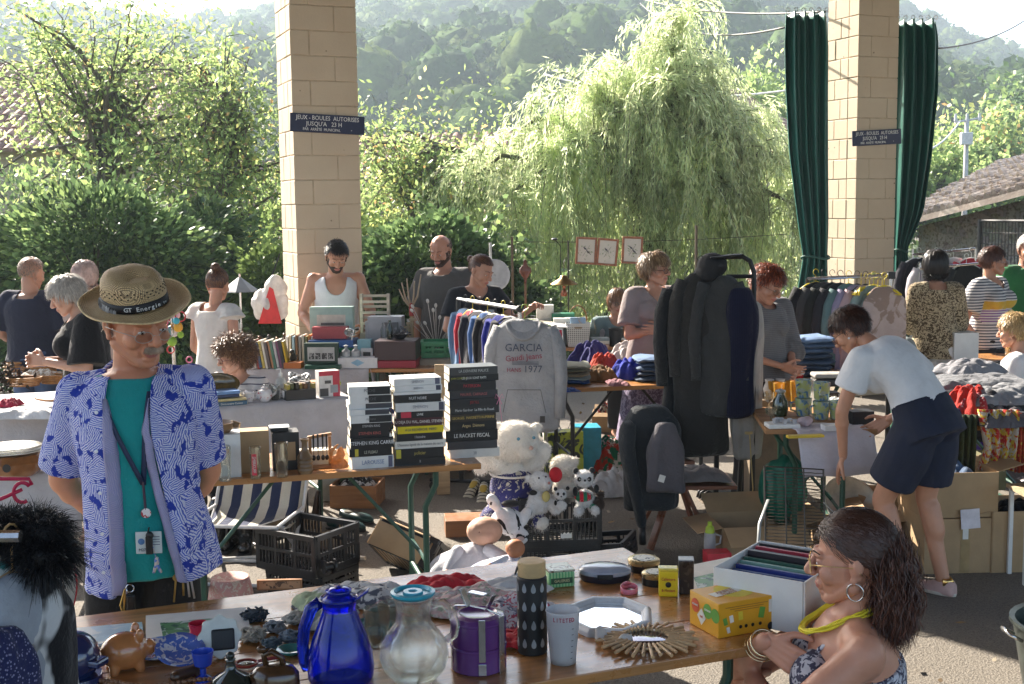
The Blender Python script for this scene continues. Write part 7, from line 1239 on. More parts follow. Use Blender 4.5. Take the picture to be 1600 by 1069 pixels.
toy('tiny black and white panda at the rim of the toy crate',[('e',(876,772),(.030,.027,.026)),('e',(877,790),(.026,.022,.024))],plw,[([(868,764,0,(.010,.007,.011)),(887,763,0,(.010,.007,.011))],plb,'ear'),([(872,772,-.026,(.007,.004,.009)),(881,772,-.026,(.007,.004,.009))],plb,'patch'),([(877,776,-.028,.004)],BLACK,'nose'),([(868,786,-.02,(.008,.008,.014))],plb,'paw')],Y=6.28,fl=2500,fll=.006,vox=.004)
toy('small green and dark brown bear squeezed at the crate corner',[('e',(934,788),(.034,.03,.03)),('e',(938,772),(.02,.02,.02))],mat((.06,.04,.03),.9,Bm=.8,Bs=90),[([(927,793,-.02,(.02,.014,.02))],mat((.01,.2,.1),.8),'scarf')],Y=6.32,fl=2500,fll=.007,seed=8)
toy('black and white dappled cow soft toy lying by the toy crate',[('e',(792,815),(.088,.075,.075)),('e',(812,838,-.02),(.05,.045,.045)),('c',(815,815),(824,800),.03,.028),('c',(775,790),(768,780),.03,.03)],mat((.72,.71,.72),.95,pat=('blot',(.012,.012,.014),7.5,.54,None,.008,1.2),Bm=.8,Bs=90),[([(813,842,-.06,(.022,.01,.014))],mat((.6,.45,.42),.8),'nose'),([(798,787,-.02,(.05,.03,.02))],plb,'patch')],Y=6.25,org=(800,830),name='cow_toy',fl=0,seed=9)
def doll(label,head,r,body,c,Y,sc_=1.0,hand=None,m=(.55,.32,.22)):
 o0=G(body[0][0],905,0);o0=P(body[0][0],body[0][1],Y);T=thing('doll',label,'doll',tuple(o0));q=lambda px,py,dy=0:P(px,py,Y+dy)-o0;g=MB();g.ell(q(*head),r)
 g.ell(q(head[0],head[1],0)+V(.0,-r[1]*.2,-r[2]*.2),(r[0]*.8,r[1],r[2]*.7));me=remesh(g,.007,4);link('head',me,mat(m,.6,var=.06),T,True)
 g=MB();rings=[]
 for i in range(12):
  t=i/11;cx,cy=np.interp(t,[0,.5,1],[body[0][0],body[1][0],body[2][0]]),np.interp(t,[0,.5,1],[body[0][1],body[1][1],body[2][1]]);w_=np.interp(t,[0,.2,.6,1],[.035,.10,.19,.25])*sc_;ce=q(cx,cy,0)
  rings.append([ce+V(math.cos(a)*w_*(1+.14*math.sin(11*a+t*2+.6*math.sin(3*a))*t),math.sin(a)*w_*.7*(1+.10*math.sin(9*a+t)*t),.012*math.sin(5*a)*t) for a in LS(0,2*PI,61)[:-1]])
 g.loft(rings);g.put('dress',c,T,sm=True)
 eyes(T,[q(head[0]-8,head[1]+2,-r[1]*.93),q(head[0]+6,head[1]+4,-r[1]*.95)],.004*sc_,mat((.2,.08,.05),.4))
 if hand:
  for h in hand:g=MB();g.cap(q(*h[0]),q(*h[1]),h[2],h[2]*.9);g.put('arm',c,T,sm=True);g=MB();g.ell(q(*h[1])+V(0,-.005,0),h[2]*.95);g.put('hand',mat(m,.6),T,sm=True)
 return T
dw=cloth((.62,.62,.66),var=.08,trans=.15,Bm=.6,Bs=30)
doll('large bald cloth doll with peach face slumped in a long white dress',(757,830),(.095,.08,.075),((745,848),(735,872),(740,905)),dw,6.1,1.0,[((765,860,-.08),(800,880,-.16),.035),((715,862,-.05),(700,897,-.1),.035)])
doll('small brown faced doll in pale flowered dress lying on the large doll',(805,857),(.05,.045,.048),((795,868),(785,880),(775,900)),cloth((.6,.6,.66),('blot',(.35,.38,.6),60.0,.6)),5.85,.62,[((790,872,-.05),(765,884,-.1),.016)],m=(.42,.17,.08))
for px,py,lab,rz in((738,765,'worn yellow and white trainer lying on the asphalt',1.2),(755,772,'second yellow and white trainer propped beside the first',1.5)):q=G(px,py+8,0);shoe(lab,(q.x,q.y,.0),rz+PI,mat((.55,.52,.4),.6,pat=('stripes',(.02,.02,.02),.03,0,.7)),mat((.5,.35,.05),.7),grp='pair of worn trainers',rot=(0,rad(25),rz+PI),name='trainer')
#  RAILS AND COATS
HY=mat((.65,.5,.02),.35);HG=mat((.35,.5,.05),.35)
Yr=7.4;a,b=P(716,470,Yr+.9),P(812,483,Yr);zr=b.z;T=thing('clothes_rail','wheeled clothes rail holding the grey hooded sweatshirt','clothes rail',(b.x,b.y,0));L0=V(a.x-b.x,a.y-b.y,0);g=MB();g.tube([(0,0,zr),L0+V(0,0,zr)],.013,10);g.tube([V(0,0,zr),V(0,0,zr*.55)],.013,10);g.put('rail_bar',METAL,T,sm='a');g=MB();g.tube([V(0,0,zr*.58),V(0,0,.08)],.017,10);g.tube([L0+V(0,0,zr),L0+V(0,0,.08)],.017,10);g.tube([V(-.22,.05,.07),V(.22,-.05,.07)],.014,8);g.tube([L0+V(-.22,.05,.07),L0+V(.22,-.05,.07)],.014,8);g.ell((0,0,zr),.024);g.put('stand',BLACK,T,sm='a')
for k in(V(-.2,.05,.03),V(.2,-.05,.03),L0+V(-.2,.05,.03),L0+V(.2,-.05,.03)):g=MB();g.lathe([(0,-.012),(.028,-.012),(.03,0),(.028,.012),(0,.012)],k,16,Rx(PI/2));g.put('castor',BLACK,T,sm='a')
dirL=L0 .normalized();rzL=math.atan2(dirL.y,dirL.x)-PI/2
hood=garm("grey hooded sweatshirt with printed lettering hanging at the end of the rail",(b.x+.03,b.y-.03,zr-.06),.40,.70,.13,cloth((.33,.33,.34),Bm=.8,Bs=8),rad(-6),11,slv=.50,name='hooded_sweatshirt',cat='sweatshirt',hang=HG,taper=1.08,neck=.09)
g=MB();g.grid(lambda u,v:((-.11+.22*u)*(1-.3*v),-.065+.03*math.sin(PI*u)*0-.04*(1-v)*math.sin(PI*u)+.08*v,-.02-.10*(1-v)*math.sin(PI*u)**.7+.02*v),14,8);g.put('hood',cloth((.30,.30,.31),Bm=.8,Bs=8),hood,sm=True,solid=.012)
nv2=mat((.05,.06,.10),.8);rd2=mat((.25,.03,.06),.8)
for s,z,q,m_,dy in(('GARCIA',-.165,.066,nv2,0),('Gaudi Jeans',-.222,.05,rd2,.1),('HANS',-.30,.035,rd2,0),('1977',-.295,.06,nv2,0)):txq(s,q,m_,hood,((-.06 if s=='HANS' else.055 if s=='1977' else 0),-.098,z),FRONT@Rz(dy),sx=.95)
for i in range(3):g=MB();g.box((.01,-.0975,-.25-.008*i),(.16,.001,.003));g.put('print_line',nv2,hood)
g=MB();g.tube([(-.13,-.088,-.56),(-.10,-.094,-.42),(.10,-.094,-.42),(.13,-.088,-.56)],.0025,5);g.put('pocket_seam',mat((.12,.12,.13),.9),hood);g=MB();g.box((.11,-.095,-.60),(.03,.002,.04));g.put('label_patch',BLACK,hood)
for i,(c,w_,ln,lab) in enumerate((((.03,.03,.035),.34,.55,'black jacket hanging behind the grey sweatshirt'),((.012,.02,.22),.30,.48,'royal blue fleece on the wheeled rail'),((.015,.015,.017),.34,.60,'black coat hanging mid rail'),((.05,.12,.3),.28,.46,'blue knitted top on the wheeled rail'),((.02,.02,.03),.33,.52,'charcoal sweater on the wheeled rail'),((.45,.02,.04),.27,.42,'red polo shirt with white piping'),((.10,.2,.35),.25,.44,'light denim shirt at the far end of the wheeled rail'))):
 p_=V(b.x,b.y,0)+L0*(.12+.125*i);garm(lab,(p_.x,p_.y,zr-.055),w_,ln,.075,cloth(c) if i!=5 else cloth(c,('stripes',(.6,.6,.6),.09,0,.94)),rzL+PI/2+.25,20+i,slv=.34,name='garment',grp='garments on the wheeled rail',hang=HY if i%2 else mat((.02,.02,.02),.4))
T=thing('ribbon','thin pink ribbon bow hanging beside the book stack','ribbon',tuple(P(780,622,5.7)));g=MB();[g.tube([(0,0,0),(s*.015,0,.02),(s*.02,0,.0),(0,0,0),(s*.012,0,-.03)],.0015,5) for s in(-1,1)];g.tube([(0,0,0),(.012,.01,-.12)],.0012,4);g.put('bow',mat((.75,.25,.4),.5),T)
Yc=7.0;base=V(P(1125,500,Yc).x,Yc,0);T=thing('coat_stand','black tubular stand carrying the heap of dark coats','stand',tuple(base));q=lambda px,py,dy=0:P(px,py,Yc+dy)-base;g=MB();pts=[q(1178,500),q(1178,425),q(1172,408),q(1160,401),q(1125,402)];g.tube(pts,.014,8);g.tube([q(1178,432),q(1135,432)],.012,8);g.tube([q(1178,500),V(q(1178,500).x,0,0)],.016,8);g.tube([q(1172,500),V(q(1172,500).x-.02,.25,0)],.016,8);g.tube([q(1125,402),V(q(1125,402).x,.1,.0)],.016,8);g.put('frame',BLACK,T,sm='a')
g=MB();g.tube([V(q(1172,500).x+math.cos(a)*.022,math.sin(a)*.022,.62+.01*a/6+.004*k) for k in range(3) for a in LS(0,6.2,12)],.005,5);g.tube([V(q(1172,500).x,-.02,.62),V(q(1172,500).x+.02,-.03,.3),V(q(1172,500).x+.0,-.02,.12)],.004,5);g.put('rope',mat((.55,.42,.2),.9),T)
coats=[('long black overcoat hanging on the outside of the dark heap',1095,425,.28,1.14,.12,(.036,.034,.031),0,1.25,0),('black padded coat on the shaded left flank of the coat stand',1070,440,.26,.84,.12,(.018,.019,.02),.12,1.0,.05),('dark grey wool coat between overcoat and navy cardigan',1125,430,.26,.86,.12,(.05,.05,.048),-.06,1.1,-.04),('navy corduroy cardigan on the coat stand',1155,448,.20,.80,.11,(.013,.014,.036),-.12,1.0,-.08),('pale grey marl knitted dress hanging longest beside the navy cardigan',1170,470,.17,1.0,.10,(.38,.36,.33),.0,1.1,.06)]
for i,(lab,px,py,w_,ln,d_,c,rz,tp,dy) in enumerate(coats):
 garm(lab,tuple(P(px,py,Yc+dy-.02)),w_,ln*.95,d_,cloth(c,None,Bm=.7,Bs=7) if i!=3 else cloth(c,('stripes',(.009,.01,.026),.01,0,.5)),rz,30+i,slv=.5 if i<3 else 0,name='coat',cat='coat',grp='coats on the black stand',taper=tp,neck=.06,waves=4,amp=.5,hang=mat((.02,.02,.02),.4) if i<3 else None,sh=.09)
T=thing('peaked_cap','black hood with flat peak perched on top of the coat stand','cap',tuple(P(1118,415,Yc)));g=MB();g.ell((-.02,0,.0),(.09,.10,.075));g.ell((-.05,0,-.05),(.08,.10,.06));link('cap',remesh(g,.008,4),mat((.01,.01,.011),.8,Bm=.4,Bs=30),T,True);g=MB();g.box((.05,-.03,.055),(.19,.14,.010),Ry(-.08));g.put('peak',mat((.01,.01,.011),.7),T,bev=.004)
Yw=6.9;o0=V(P(1035,700,Yw).x,Yw,0);T=thing('folding_stool','reddish brown wooden folding trestle with crossed legs','trestle',tuple(o0));q=lambda px,py,dy=0:P(px,py,Yw+dy)-o0;wr=wood((.20,.065,.03),.35,.2);g=MB()
def bar(g,a,b,w_=.045,t=.02):a,b=Vector(a),Vector(b);d=(b-a).normalized();s,u=frame(d);R_=Matrix((s,u,d)).transposed();g.box((a+b)/2,(w_,t,(b-a).length),R_)
z1=q(1050,728).z
for aa,bb in((q(1060,722),V(q(1012,868).x,-.12,0)),(q(1052,722),V(q(1100,835).x+.03,-.05,0)),(q(1058,722,.35),V(q(1012,868).x,.38,0)),(q(1052,722,.35),V(q(1100,835).x,.40,0))):g=MB();bar(g,aa,bb);g.put('leg',wr,T,bev=.003)
g=MB();g.box(q(1085,752,.12)+V(0,0,.0),(.44,.36,.022));g.put('shelf',wr,T,bev=.003);g=MB();bar(g,q(1030,722),q(1085,722));bar(g,q(1030,722,.35),q(1085,722,.35));g.put('rail',wr,T,bev=.003);g=MB();bar(g,q(1020,640,.05),q(1040,725,.05));g.put('upright',wr,T)
heap('folded_cloth','grey folded cloth lying on the trestle shelf',tuple(V(*o0)+q(1085,748,.1)+V(0,0,.005)),.36,.28,.07,cloth((.22,.2,.2)),seed=5)
J1=garm('faded black denim jacket draped over the trestle, sleeve trailing down',tuple(P(1018,632,Yw-.05)),.34,.62,.20,cloth((.028,.032,.036),None,Bm=.8,Bs=8),.15,41,name='denim_jacket',cat='jacket',neck=.10,waves=3,amp=.35,sh=.1,taper=.95)
g=MB();qq=lambda px,py,dy=0:P(px,py,Yw-.12+dy)-J1 .location;R_=Rz(-.15);pts=[R_@qq(985,655),R_@qq(975,690),R_@qq(988,750),R_@qq(1000,800),R_@qq(1003,828)];g.tube(pts,[.07,.075,.062,.05,.042],16,flat=.7);me=g.mesh();folds(me,.008,4,3);link('sleeve',me,cloth((.028,.032,.036),None,Bm=.8,Bs=8),J1,True,sub=1);g=MB();g.tube([R_@qq(1003,822),R_@qq(1004,850)],[.030,.028],12,flat=.7);g.put('cuff',BLACK,J1,sm=True)
garm('soft grey knitted cardigan layered on the denim jacket',tuple(P(1040,660,Yw-.2)),.20,.40,.10,cloth((.115,.105,.115),None,Bm=.7,Bs=12),.1,43,name='cardigan',cat='cardigan',neck=.05,amp=.4,sh=.1)
T=thing('garment_tag','small white paper tag pinned on the grey cardigan','tag',tuple(P(1034,748,Yw-.28)));g=MB();g.box((0,0,0),(.035,.001,.04),Ry(.3));g.put('paper',PAPER,T)
#  CLOTHES TABLE behind the rail
A3,B3=V(*on(862,608)),V(*on(1062,600));D3=(B3-A3).normalized();rz3=math.atan2(D3 .y,D3 .x)
table('folding_table','wooden table heaped with folded clothes in front of the mauve shirt woman',A3-D3*.05,B3+D3*.35,.62,legs=((.12,0),(.9,0)),lm=mat((.02,.022,.022),.4))
def folded(label,p,rz,w,d,layers,grp='clothes piled on the clothes table',cat='clothes',name='folded_clothes',seed=1,soft=.2):
 T=thing(name,label,cat,p,rz,grp);z=0;r=random.Random(seed)
 for i,(h,m_) in enumerate(layers):
  ww,dd,ox,oy=w*(1+r.uniform(-.10,.06)),d*(1+r.uniform(-.08,.05)),r.uniform(-.012,.012),r.uniform(-.012,.012);g=MB();rings=[];K=40
  for k in range(7):
   t=k/6;zz=z+h*t;q=math.sin(PI*(.1+.8*t))**.35;rings.append([(ox+math.copysign(abs(math.cos(a))**.35,math.cos(a))*ww/2*q*(1+.015*math.sin(5*a+i)),oy+math.copysign(abs(math.sin(a))**.35,math.sin(a))*dd/2*q*(1+.02*math.sin(3*a+i*2)),zz+.004*math.sin(3*a+i*1.7)+.003*math.sin(7*a+i)) for a in LS(0,2*PI,K+1)[:-1]])
  g.loft(rings);me=g.mesh();folds(me,.004,7,seed+i,(1,1,1));link('garment_fold',me,m_,T,True);z+=h*.93
 return T
cl=lambda*c:cloth(tuple(c),Bm=.8,Bs=14)
def onc(px,py,back=0.0,z=.7705):p=V(*on(px,py));return(p.x,p.y+back,z)
jn=lambda v:mat((.045*v,.075*v,.13*v),.9,var=.35,scale=9,Bm=.5,Bs=50)
folded('stack of folded beige, khaki and pale blue clothes at the table end',onc(893,603,.16),.0,.27,.26,[(.025,cl(.02,.07,.22)),(.028,cl(.25,.3,.3)),(.028,cl(.33,.26,.17)),(.03,cl(.20,.19,.13)),(.032,cl(.33,.34,.27))],seed=1)
folded('stack of dark denim jeans beside the coats',onc(1030,598,.16),.1,.30,.28,[(.035,jn(1.0)),(.035,jn(.8)),(.035,jn(1.2)),(.035,jn(1.7)),(.03,jn(2.2))],seed=2)
for i,(px,py,bk,w_,d_,h_,m_,lab) in enumerate(((940,598,.12,.22,.2,.10,cl(.22,.12,.05),'brown crumpled trousers in the middle of the clothes table'),(948,590,.18,.22,.16,.15,cl(.5,.06,.03),'orange red crumpled top above the brown trousers'),(985,596,.14,.18,.22,.14,cl(.03,.05,.42),'bright royal blue cloth beside the denim stack'),(930,575,.38,.34,.2,.16,cl(.03,.03,.16),'dark purple blue clothing heap at the back of the table'),(985,570,.40,.34,.2,.13,cl(.6,.55,.53),'pale pink and white blouses at the back of the table'),(1010,575,.30,.2,.2,.17,cl(.03,.035,.03),'dark olive garment with straps'),(965,603,.06,.22,.12,.035,cl(.28,.12,.14),'dusky pink patterned garment at the front edge of the clothes table'),(880,612,.03,.2,.12,.03,cl(.02,.06,.24),'blue denim cloth hanging at the front edge'))):heap('clothing',lab,onc(px,py,bk),w_,d_,h_,m_,seed=100+i,rz=.3*i,cat='clothes',grp='clothes piled on the clothes table')
def onf(px,py,up=0):p=G(px,py,0);return(p.x,p.y,up)
obox('open cardboard box with printed letters under the clothes table',onf(950,672),rad(-8),.26,.22,.17,flaps=(.06,.0),grp='boxes under the clothes table');txq('XO8',.07,mat((.05,.04,.03),.6),bpy.data.objects['cardboard_box.002'] if 'cardboard_box.002' in bpy.data.objects else None,(.08,-.1135,.09),FRONT@Rz(PI/2)) if 'cardboard_box.002' in bpy.data.objects else None
heap('toys_bundle','patterned soft bundle inside the cardboard box under the table',onf(950,672,.06),.24,.2,.20,fl((.55,.52,.48),(.1,.08,.1),20.0,(.5,.1,.08)),seed=111)
heap('shopping_bag','red, white and green checked plastic bag slumped on the ground',onf(957,735),.34,.26,.26,cloth((.5,.05,.03),('blot',(.62,.58,.52),9.0,.52,(.02,.16,.08)),trans=.2),seed=112,cat='bag')
heap('plastic_bag','translucent white plastic bag lying by the checked bag',onf(962,772),.36,.26,.17,mat((.75,.75,.76),.25,trans=.5),seed=113,cat='bag')
pbox('yellow carton with black and white print under the clothes table',(P(880,640,8.6).x,8.6,0),.2,.26,.14,.36,mat((.45,.5,.05),.4,pat=('blot',(.04,.05,.04),12.0,.52)))
pbox('light blue plastic tub under the clothes table',(P(915,650,8.9).x,8.9,0),.1,.2,.2,.34,mat((.05,.35,.5),.3),name='tub',cat='tub')
for i,(px,c,l) in enumerate(((870,(.6,.6,.58),'white and green shopping bag standing open beneath the table'),(888,(.01,.25,.12),'emerald green shopping bag standing beneath the table'))):T=thing('shopping_bag',l,'bag',onf(px,715+i*8),.2*i);g=MB();g.loft([[(math.cos(a)*w_,math.sin(a)*.06,z) for a in LS(0,2*PI,15)[:-1]] for z,w_ in((0,.08),(.1,.10),(.22,.11))],True,False);g.put('bag',mat(c,.5),T,sm='a',solid=.004);g=MB();g.tube([(-.04,-.06,.21),(0,-.07,.32),(.04,-.06,.21)],.005,6);g.put('handle',mat((.02,.02,.02),.6),T)
pbox('red trimmed stack of flat cartons under the clothes table',(P(985,690,8.3).x,8.3,0),.0,.34,.2,.04,mat((.6,.58,.55),.5))
pbox('tall pale chipboard panel standing by the bric-a-brac table',(P(690,600,8.2).x,8.2,0),.1,.09,.02,.90,wood((.5,.36,.2),.6),name='panel',cat='panel')
pbox('wooden box base of the wheeled rail shelf below the book table end',(P(735,735,7.2).x,7.2,0),.1,.32,.2,.10,wood((.3,.13,.05),.5),name='wooden_box')
#  BASKET AND BOX TABLE (behind the clothes table)
A4,B4=V(*on(835,545)),V(*on(1010,540));table('trestle_table','wooden table with boxes and basket in front of the willow',A4+V(-.1,0,0),B4+V(.1,0,0),.7,legs=((.1,0),(.9,0)))
Y4=A4 .y;s4=Y4/FPX
def on4(px,bk=0,up=0):return(P(px,540,Y4+bk).x,Y4+bk,.7705+up)
pbox('white box with red label panel and papers on top',on4(862,.15),0,.19,.2,.17,WHP,[lbl(.02,.09,.13,.12,mat((.5,.03,.06),.4),.2),lbl(.02,.11,.08,.06,WHP,.203)])
heap('papers','loose white papers spilling over the red label box',on4(862,.15,.172),.30,.26,.03,WHP,seed=120,n=14)
T=thing('plastic_basket','white perforated plastic basket filled with cards','basket',on4(903,.15));m=bpy.data.materials.new('perf');t,oo=nodes(m);co=crq(t,(60,60,60));ck=N(t,'TexVoronoi',Scale=1.0);ck.inputs['Randomness'].default_value=0;L(t,co,ck.inputs[0]);b=N(t,'BsdfPrincipled',Roughness=.5);L(t,ramp(t,ck.outputs[0],[(.32,(.2,.19,.16)),(.38,(.66,.64,.58))]),b.inputs['Base Color']);L(t,b.outputs[0],oo.inputs[0])
g=MB();g.loft([[(x*w_,y*w_*.7,z) for x,y in((-1,-1),(1,-1),(1,1),(-1,1))] for z,w_ in((0,.085),(.2,.105),(.2,.10),(.01,.08))]);g.put('basket',m,T,bev=.004);g=MB();g.box((0,-.078,.165),(.06,.004,.014));g.put('handle_hole',mat((.3,.22,.12),.6),T)
pbox('blue and orange landscape book standing in the white basket',on4(903,.12,.15),0,.13,.03,.1,mat((.3,.45,.6),.4,pat=('blot',(.6,.35,.15),9.0)),name='book',cat='book');pbox('row of white cards standing behind the basket',on4(890,.3,.0),0,.28,.12,.23,PAPER)
pbox('green carton behind the card row',on4(880,.45,0),0,.2,.12,.26,mat((.02,.2,.1),.4));pbox('stack of pale magazines on the box table',on4(838,.3,0),.1,.28,.22,.2,PAGES,name='magazines')
pbox('white storage tub with lid on the back of the box table',on4(852,.5,.16),0,.15,.13,.17,mat((.7,.68,.62),.4),name='tub',cat='tub');pbox('grey cardboard box under the storage tub',on4(850,.5,0),0,.34,.2,.16,mat((.3,.3,.28),.8))
T=thing('wicker_basket','round wicker basket with tall hooped handle','basket',on4(903,.5,.12));wk=mat((.30,.16,.06),.7,var=.4,scale=40,Bm=.8,Bs=60);g=MB();g.lathe([(0,0),(.06,0),(.085,.08),(.08,.085),(.055,.01),(0,.01)],n=24);g.put('basket',wk,T);g=MB();g.tube([(math.cos(a)*.08,0,.07+math.sin(a)*.13) for a in LS(0,PI,16)],.007,7);g.put('handle',wk,T,sm=True)
T=thing('glass_bottle','clear glass bottle beside the wicker basket','bottle',on4(927,.2,.1));g=MB();g.lathe([(0,0),(.025,0),(.027,.05),(.012,.09),(.012,.12),(.0,.12)],n=18);g.put('bottle',gl,T,sm='a')
T=thing('waste_bin','black plastic bin on the box table in front of the seated young woman','bin',on4(962,.1));g=MB();g.lathe([(0,0),(.05,0),(.058,.14),(.062,.145),(.062,.155),(.05,.155),(.045,.01),(0,.01)],n=24);g.put('bin',BLACK,T,sm='a')
for i,(c,l,dz) in enumerate((((.45,.3,.2),'thin orange book at the bottom beside the black bin',0),((.55,.5,.42),'cream hardback between orange and grey books',.03),((.2,.24,.24),'grey book with white oval on top of the small pile',.055))):T=pbox(l,on4(937,.08,dz),.05*i,.15,.12,.025,mat(c,.5),name='book',cat='book');
T=thing('plastic_bag','crumpled clear bag with sweets behind the books','bag',on4(940,.35));heap_o=MB();heap_o.ell((0,0,.07),(.07,.05,.07));link('bag',remesh(heap_o,.012,1),mat((.55,.57,.6),.2,trans=.4),T,True)
pbox('brown carton behind the black bin',on4(985,.35),0,.14,.12,.15,mat((.25,.13,.07),.7));pbox('blue drinks bottle carton behind the bag',on4(930,.4),0,.05,.05,.16,mat((.1,.2,.4),.3))
for px,l,dz in((975,'small jar of sweets with white lid by the black bin',0),(984,'second small jar of sweets by the black bin',0)):T=thing('jar',l,'jar',on4(px,.05,0));g=MB();g.lathe([(0,0),(.025,0),(.027,.05),(.02,.06),(0,.06)],n=18);g.put('jar',mat((.4,.2,.06),.2),T,sm='a');g=MB();g.lathe([(.022,.06),(.022,.075),(0,.075)],n=18);g.put('lid',WHP,T,sm='a')
T=thing('oil_lamp','brass hanging lamp with wide conical shade on a dark pole','lamp',on4(882,.55,0));bs=mat((.30,.20,.08),.3,metal=.85,var=.3);zl=P(882,440,Y4+.55).z-.77;g=MB();g.lathe([(.012,.055),(.03,.05),(.035,.03),(.12,-.02),(.125,-.026),(.11,-.02),(.03,.02)],(0,0,zl),36);g.put('shade',bs,T,sm=True,solid=.002);g=MB();g.tube([(.04,.02,0),(.04,.02,zl+.36)],.007,8);g.tube([(.04,.02,zl+.2),(.02,.01,zl+.21),(0,0,zl+.17),(0,0,zl+.05)],.004,6);g.put('pole',mat((.05,.04,.03),.5),T);g=MB();g.lathe([(0,-.13),(.025,-.13),(.03,-.11),(.02,-.08),(.012,-.06),(.02,-.04),(0,-.03)],(0,0,zl),18);g.put('burner',mat((.3,.1,.05),.3,metal=.7),T,sm='a')
T=thing('bellows','old wooden fireplace bellows standing upright','bellows',on4(822,.5,.1));zl=P(822,425,Y4+.5).z-.87;g=MB();g.lathe([(0,-.12),(.008,-.11),(.015,-.06),(.055,.0),(.05,.03),(.018,.06),(.014,.10),(0,.11)],(0,0,zl),20,sy=.35);g.put('board',wood((.16,.05,.025),.3,.3),T,sm='a');g=MB();g.box((0,0,(zl-.1)/2),(.02,.02,zl-.1));g.put('stand',wood((.2,.1,.05)),T)
T=thing('ladle','iron ladle with long handle hung beside the lamp pole','ladle',on4(868,.6,0));zl=P(868,374,Y4+.6).z-.77;g=MB();g.ell((0,0,zl),(.03,.03,.012));g.tube([(.0,0,zl),(.05,.01,zl-.06),(.052,.01,0)],.004,6);g.put('ladle',BLACK,T,sm='a')
for i,(px,l) in enumerate(((832,'small dark turned candlestick on the box table'),(845,'second dark candlestick by the storage tub'))):T=thing('candlestick',l,'candlestick',on4(px-12,.45,.16));g=MB();g.lathe([(0,0),(.03,0),(.012,.02),(.01,.06),(.025,.075),(.025,.08),(0,.08)],n=18);g.put('candlestick',BLACK,T,sm='a')
PF=wood((.33,.12,.05),.4,.2)
for i,(x0,l,rt) in enumerate(((916,'first framed bird engraving, tilted, nearest the lamp',.06),(949,'middle framed bird engraving, tilted',.09),(988,'framed bird engraving closest to the mauve shirt woman',.05))):
 T=thing('framed_print',l,'framed print',tuple(P(x0,(392,394,391)[i],11.0)),0,'framed bird engravings hung on a line');T.rotation_euler=(0,rt,.05);W_,H_=.17,.225;g=MB()
 for c,d in(((-W_/2,0,0),(.02,.018,H_+.02)),((W_/2,0,0),(.02,.018,H_+.02)),((0,0,H_/2),(W_-.02,.018,.02)),((0,0,-H_/2),(W_-.02,.018,.02))):g.box(c,d)
 g.put('frame',PF,T,bev=.002);g=MB();g.box((0,.0,0),(W_-.02,.006,H_-.02));pr=g.put('print',mat((.62,.58,.50),.4,var=.04),T)
 rr=random.Random(i)
 def leafy(nm,n_,m_,sx_,sz_,q=.012):
  g=MB()
  for k in range(n_):a=rr.uniform(0,6.28);c=V(rr.gauss(0,sx_),-.0042,rr.gauss(0,sz_));d=V(math.cos(a),0,math.sin(a))*q*rr.uniform(.5,1.2);p_=V(-d.z,0,d.x)*.35;g.add([c-d,c+p_,c+d,c-p_],[(0,1,2,3)])
  g.put(nm,m_,pr)
 leafy('engraved_twigs',16,mat((.25,.3,.15),.6),.028,.036);g=MB();g.tube([(-.03,-.004,-.05),(0,-.004,0),(.03,-.004,.05)],.0012,4);g.put('engraved_branch',mat((.12,.1,.08),.6),pr)
 for k,(bx,bz) in enumerate(((-.012,.02),(.018,-.012))[:1+(i!=1)]):g=MB();g.ell((bx,-.0045,bz),(.014,.001,.008),Ry(.6));g.ell((bx-.012,-.0045,bz+.012),(.005,.001,.005));g.ell((bx+.016,-.0045,bz-.014),(.014,.001,.003),Ry(.8));g.put('engraved_bird',mat((.08,.07,.08),.6),pr,sm=True)
g=MB();a_,b_=P(800,378,11.05),P(1230,366,12.3);g.tube([a_.lerp(b_,t)-V(0,0,.03*math.sin(PI*t)) for t in LS(0,1,12)],.003,4);tag(g.put('picture_line',mat((.05,.05,.04),.7)),'thin wire line the bird engravings hang from','wire');
for i,(px,y0,dep,l) in enumerate(((800,378,11.05,'rusty iron post holding the picture line beside the bellows'),(1088,360,11.7,'rusty fence post in front of the willow'))):zt=P(px,y0-8,dep).z;T=thing('fence_post',l,'post',(P(px,y0,dep).x,dep,0));g=MB();g.tube([(0,0,0),(0,0,zt)],.014,6);g.put('post',mat((.12,.09,.06),.8),T)
T=thing('satellite_dish','pale grey parabolic dish on a pole behind the ponytailed woman','dish',(P(772,430,10.6).x,10.6,0));zt=P(772,430,10.6).z;g=MB();g.lathe([(r,-.0+.7*r*r) for r in LS(.001,.14,8)],(0,0,zt),30,Rx(PI/2)@Rz(0)@Ry(0),False);g.put('reflector',mat((.5,.5,.5),.4),T,sm=True,solid=.004);g=MB();g.tube([(-.03,.05,0),(-.03,.05,zt+.28)],.012,8);g.tube([(-.03,.05,zt),(0,.02,zt)],.01,6);g.put('pole',mat((.5,.5,.48),.5),T)
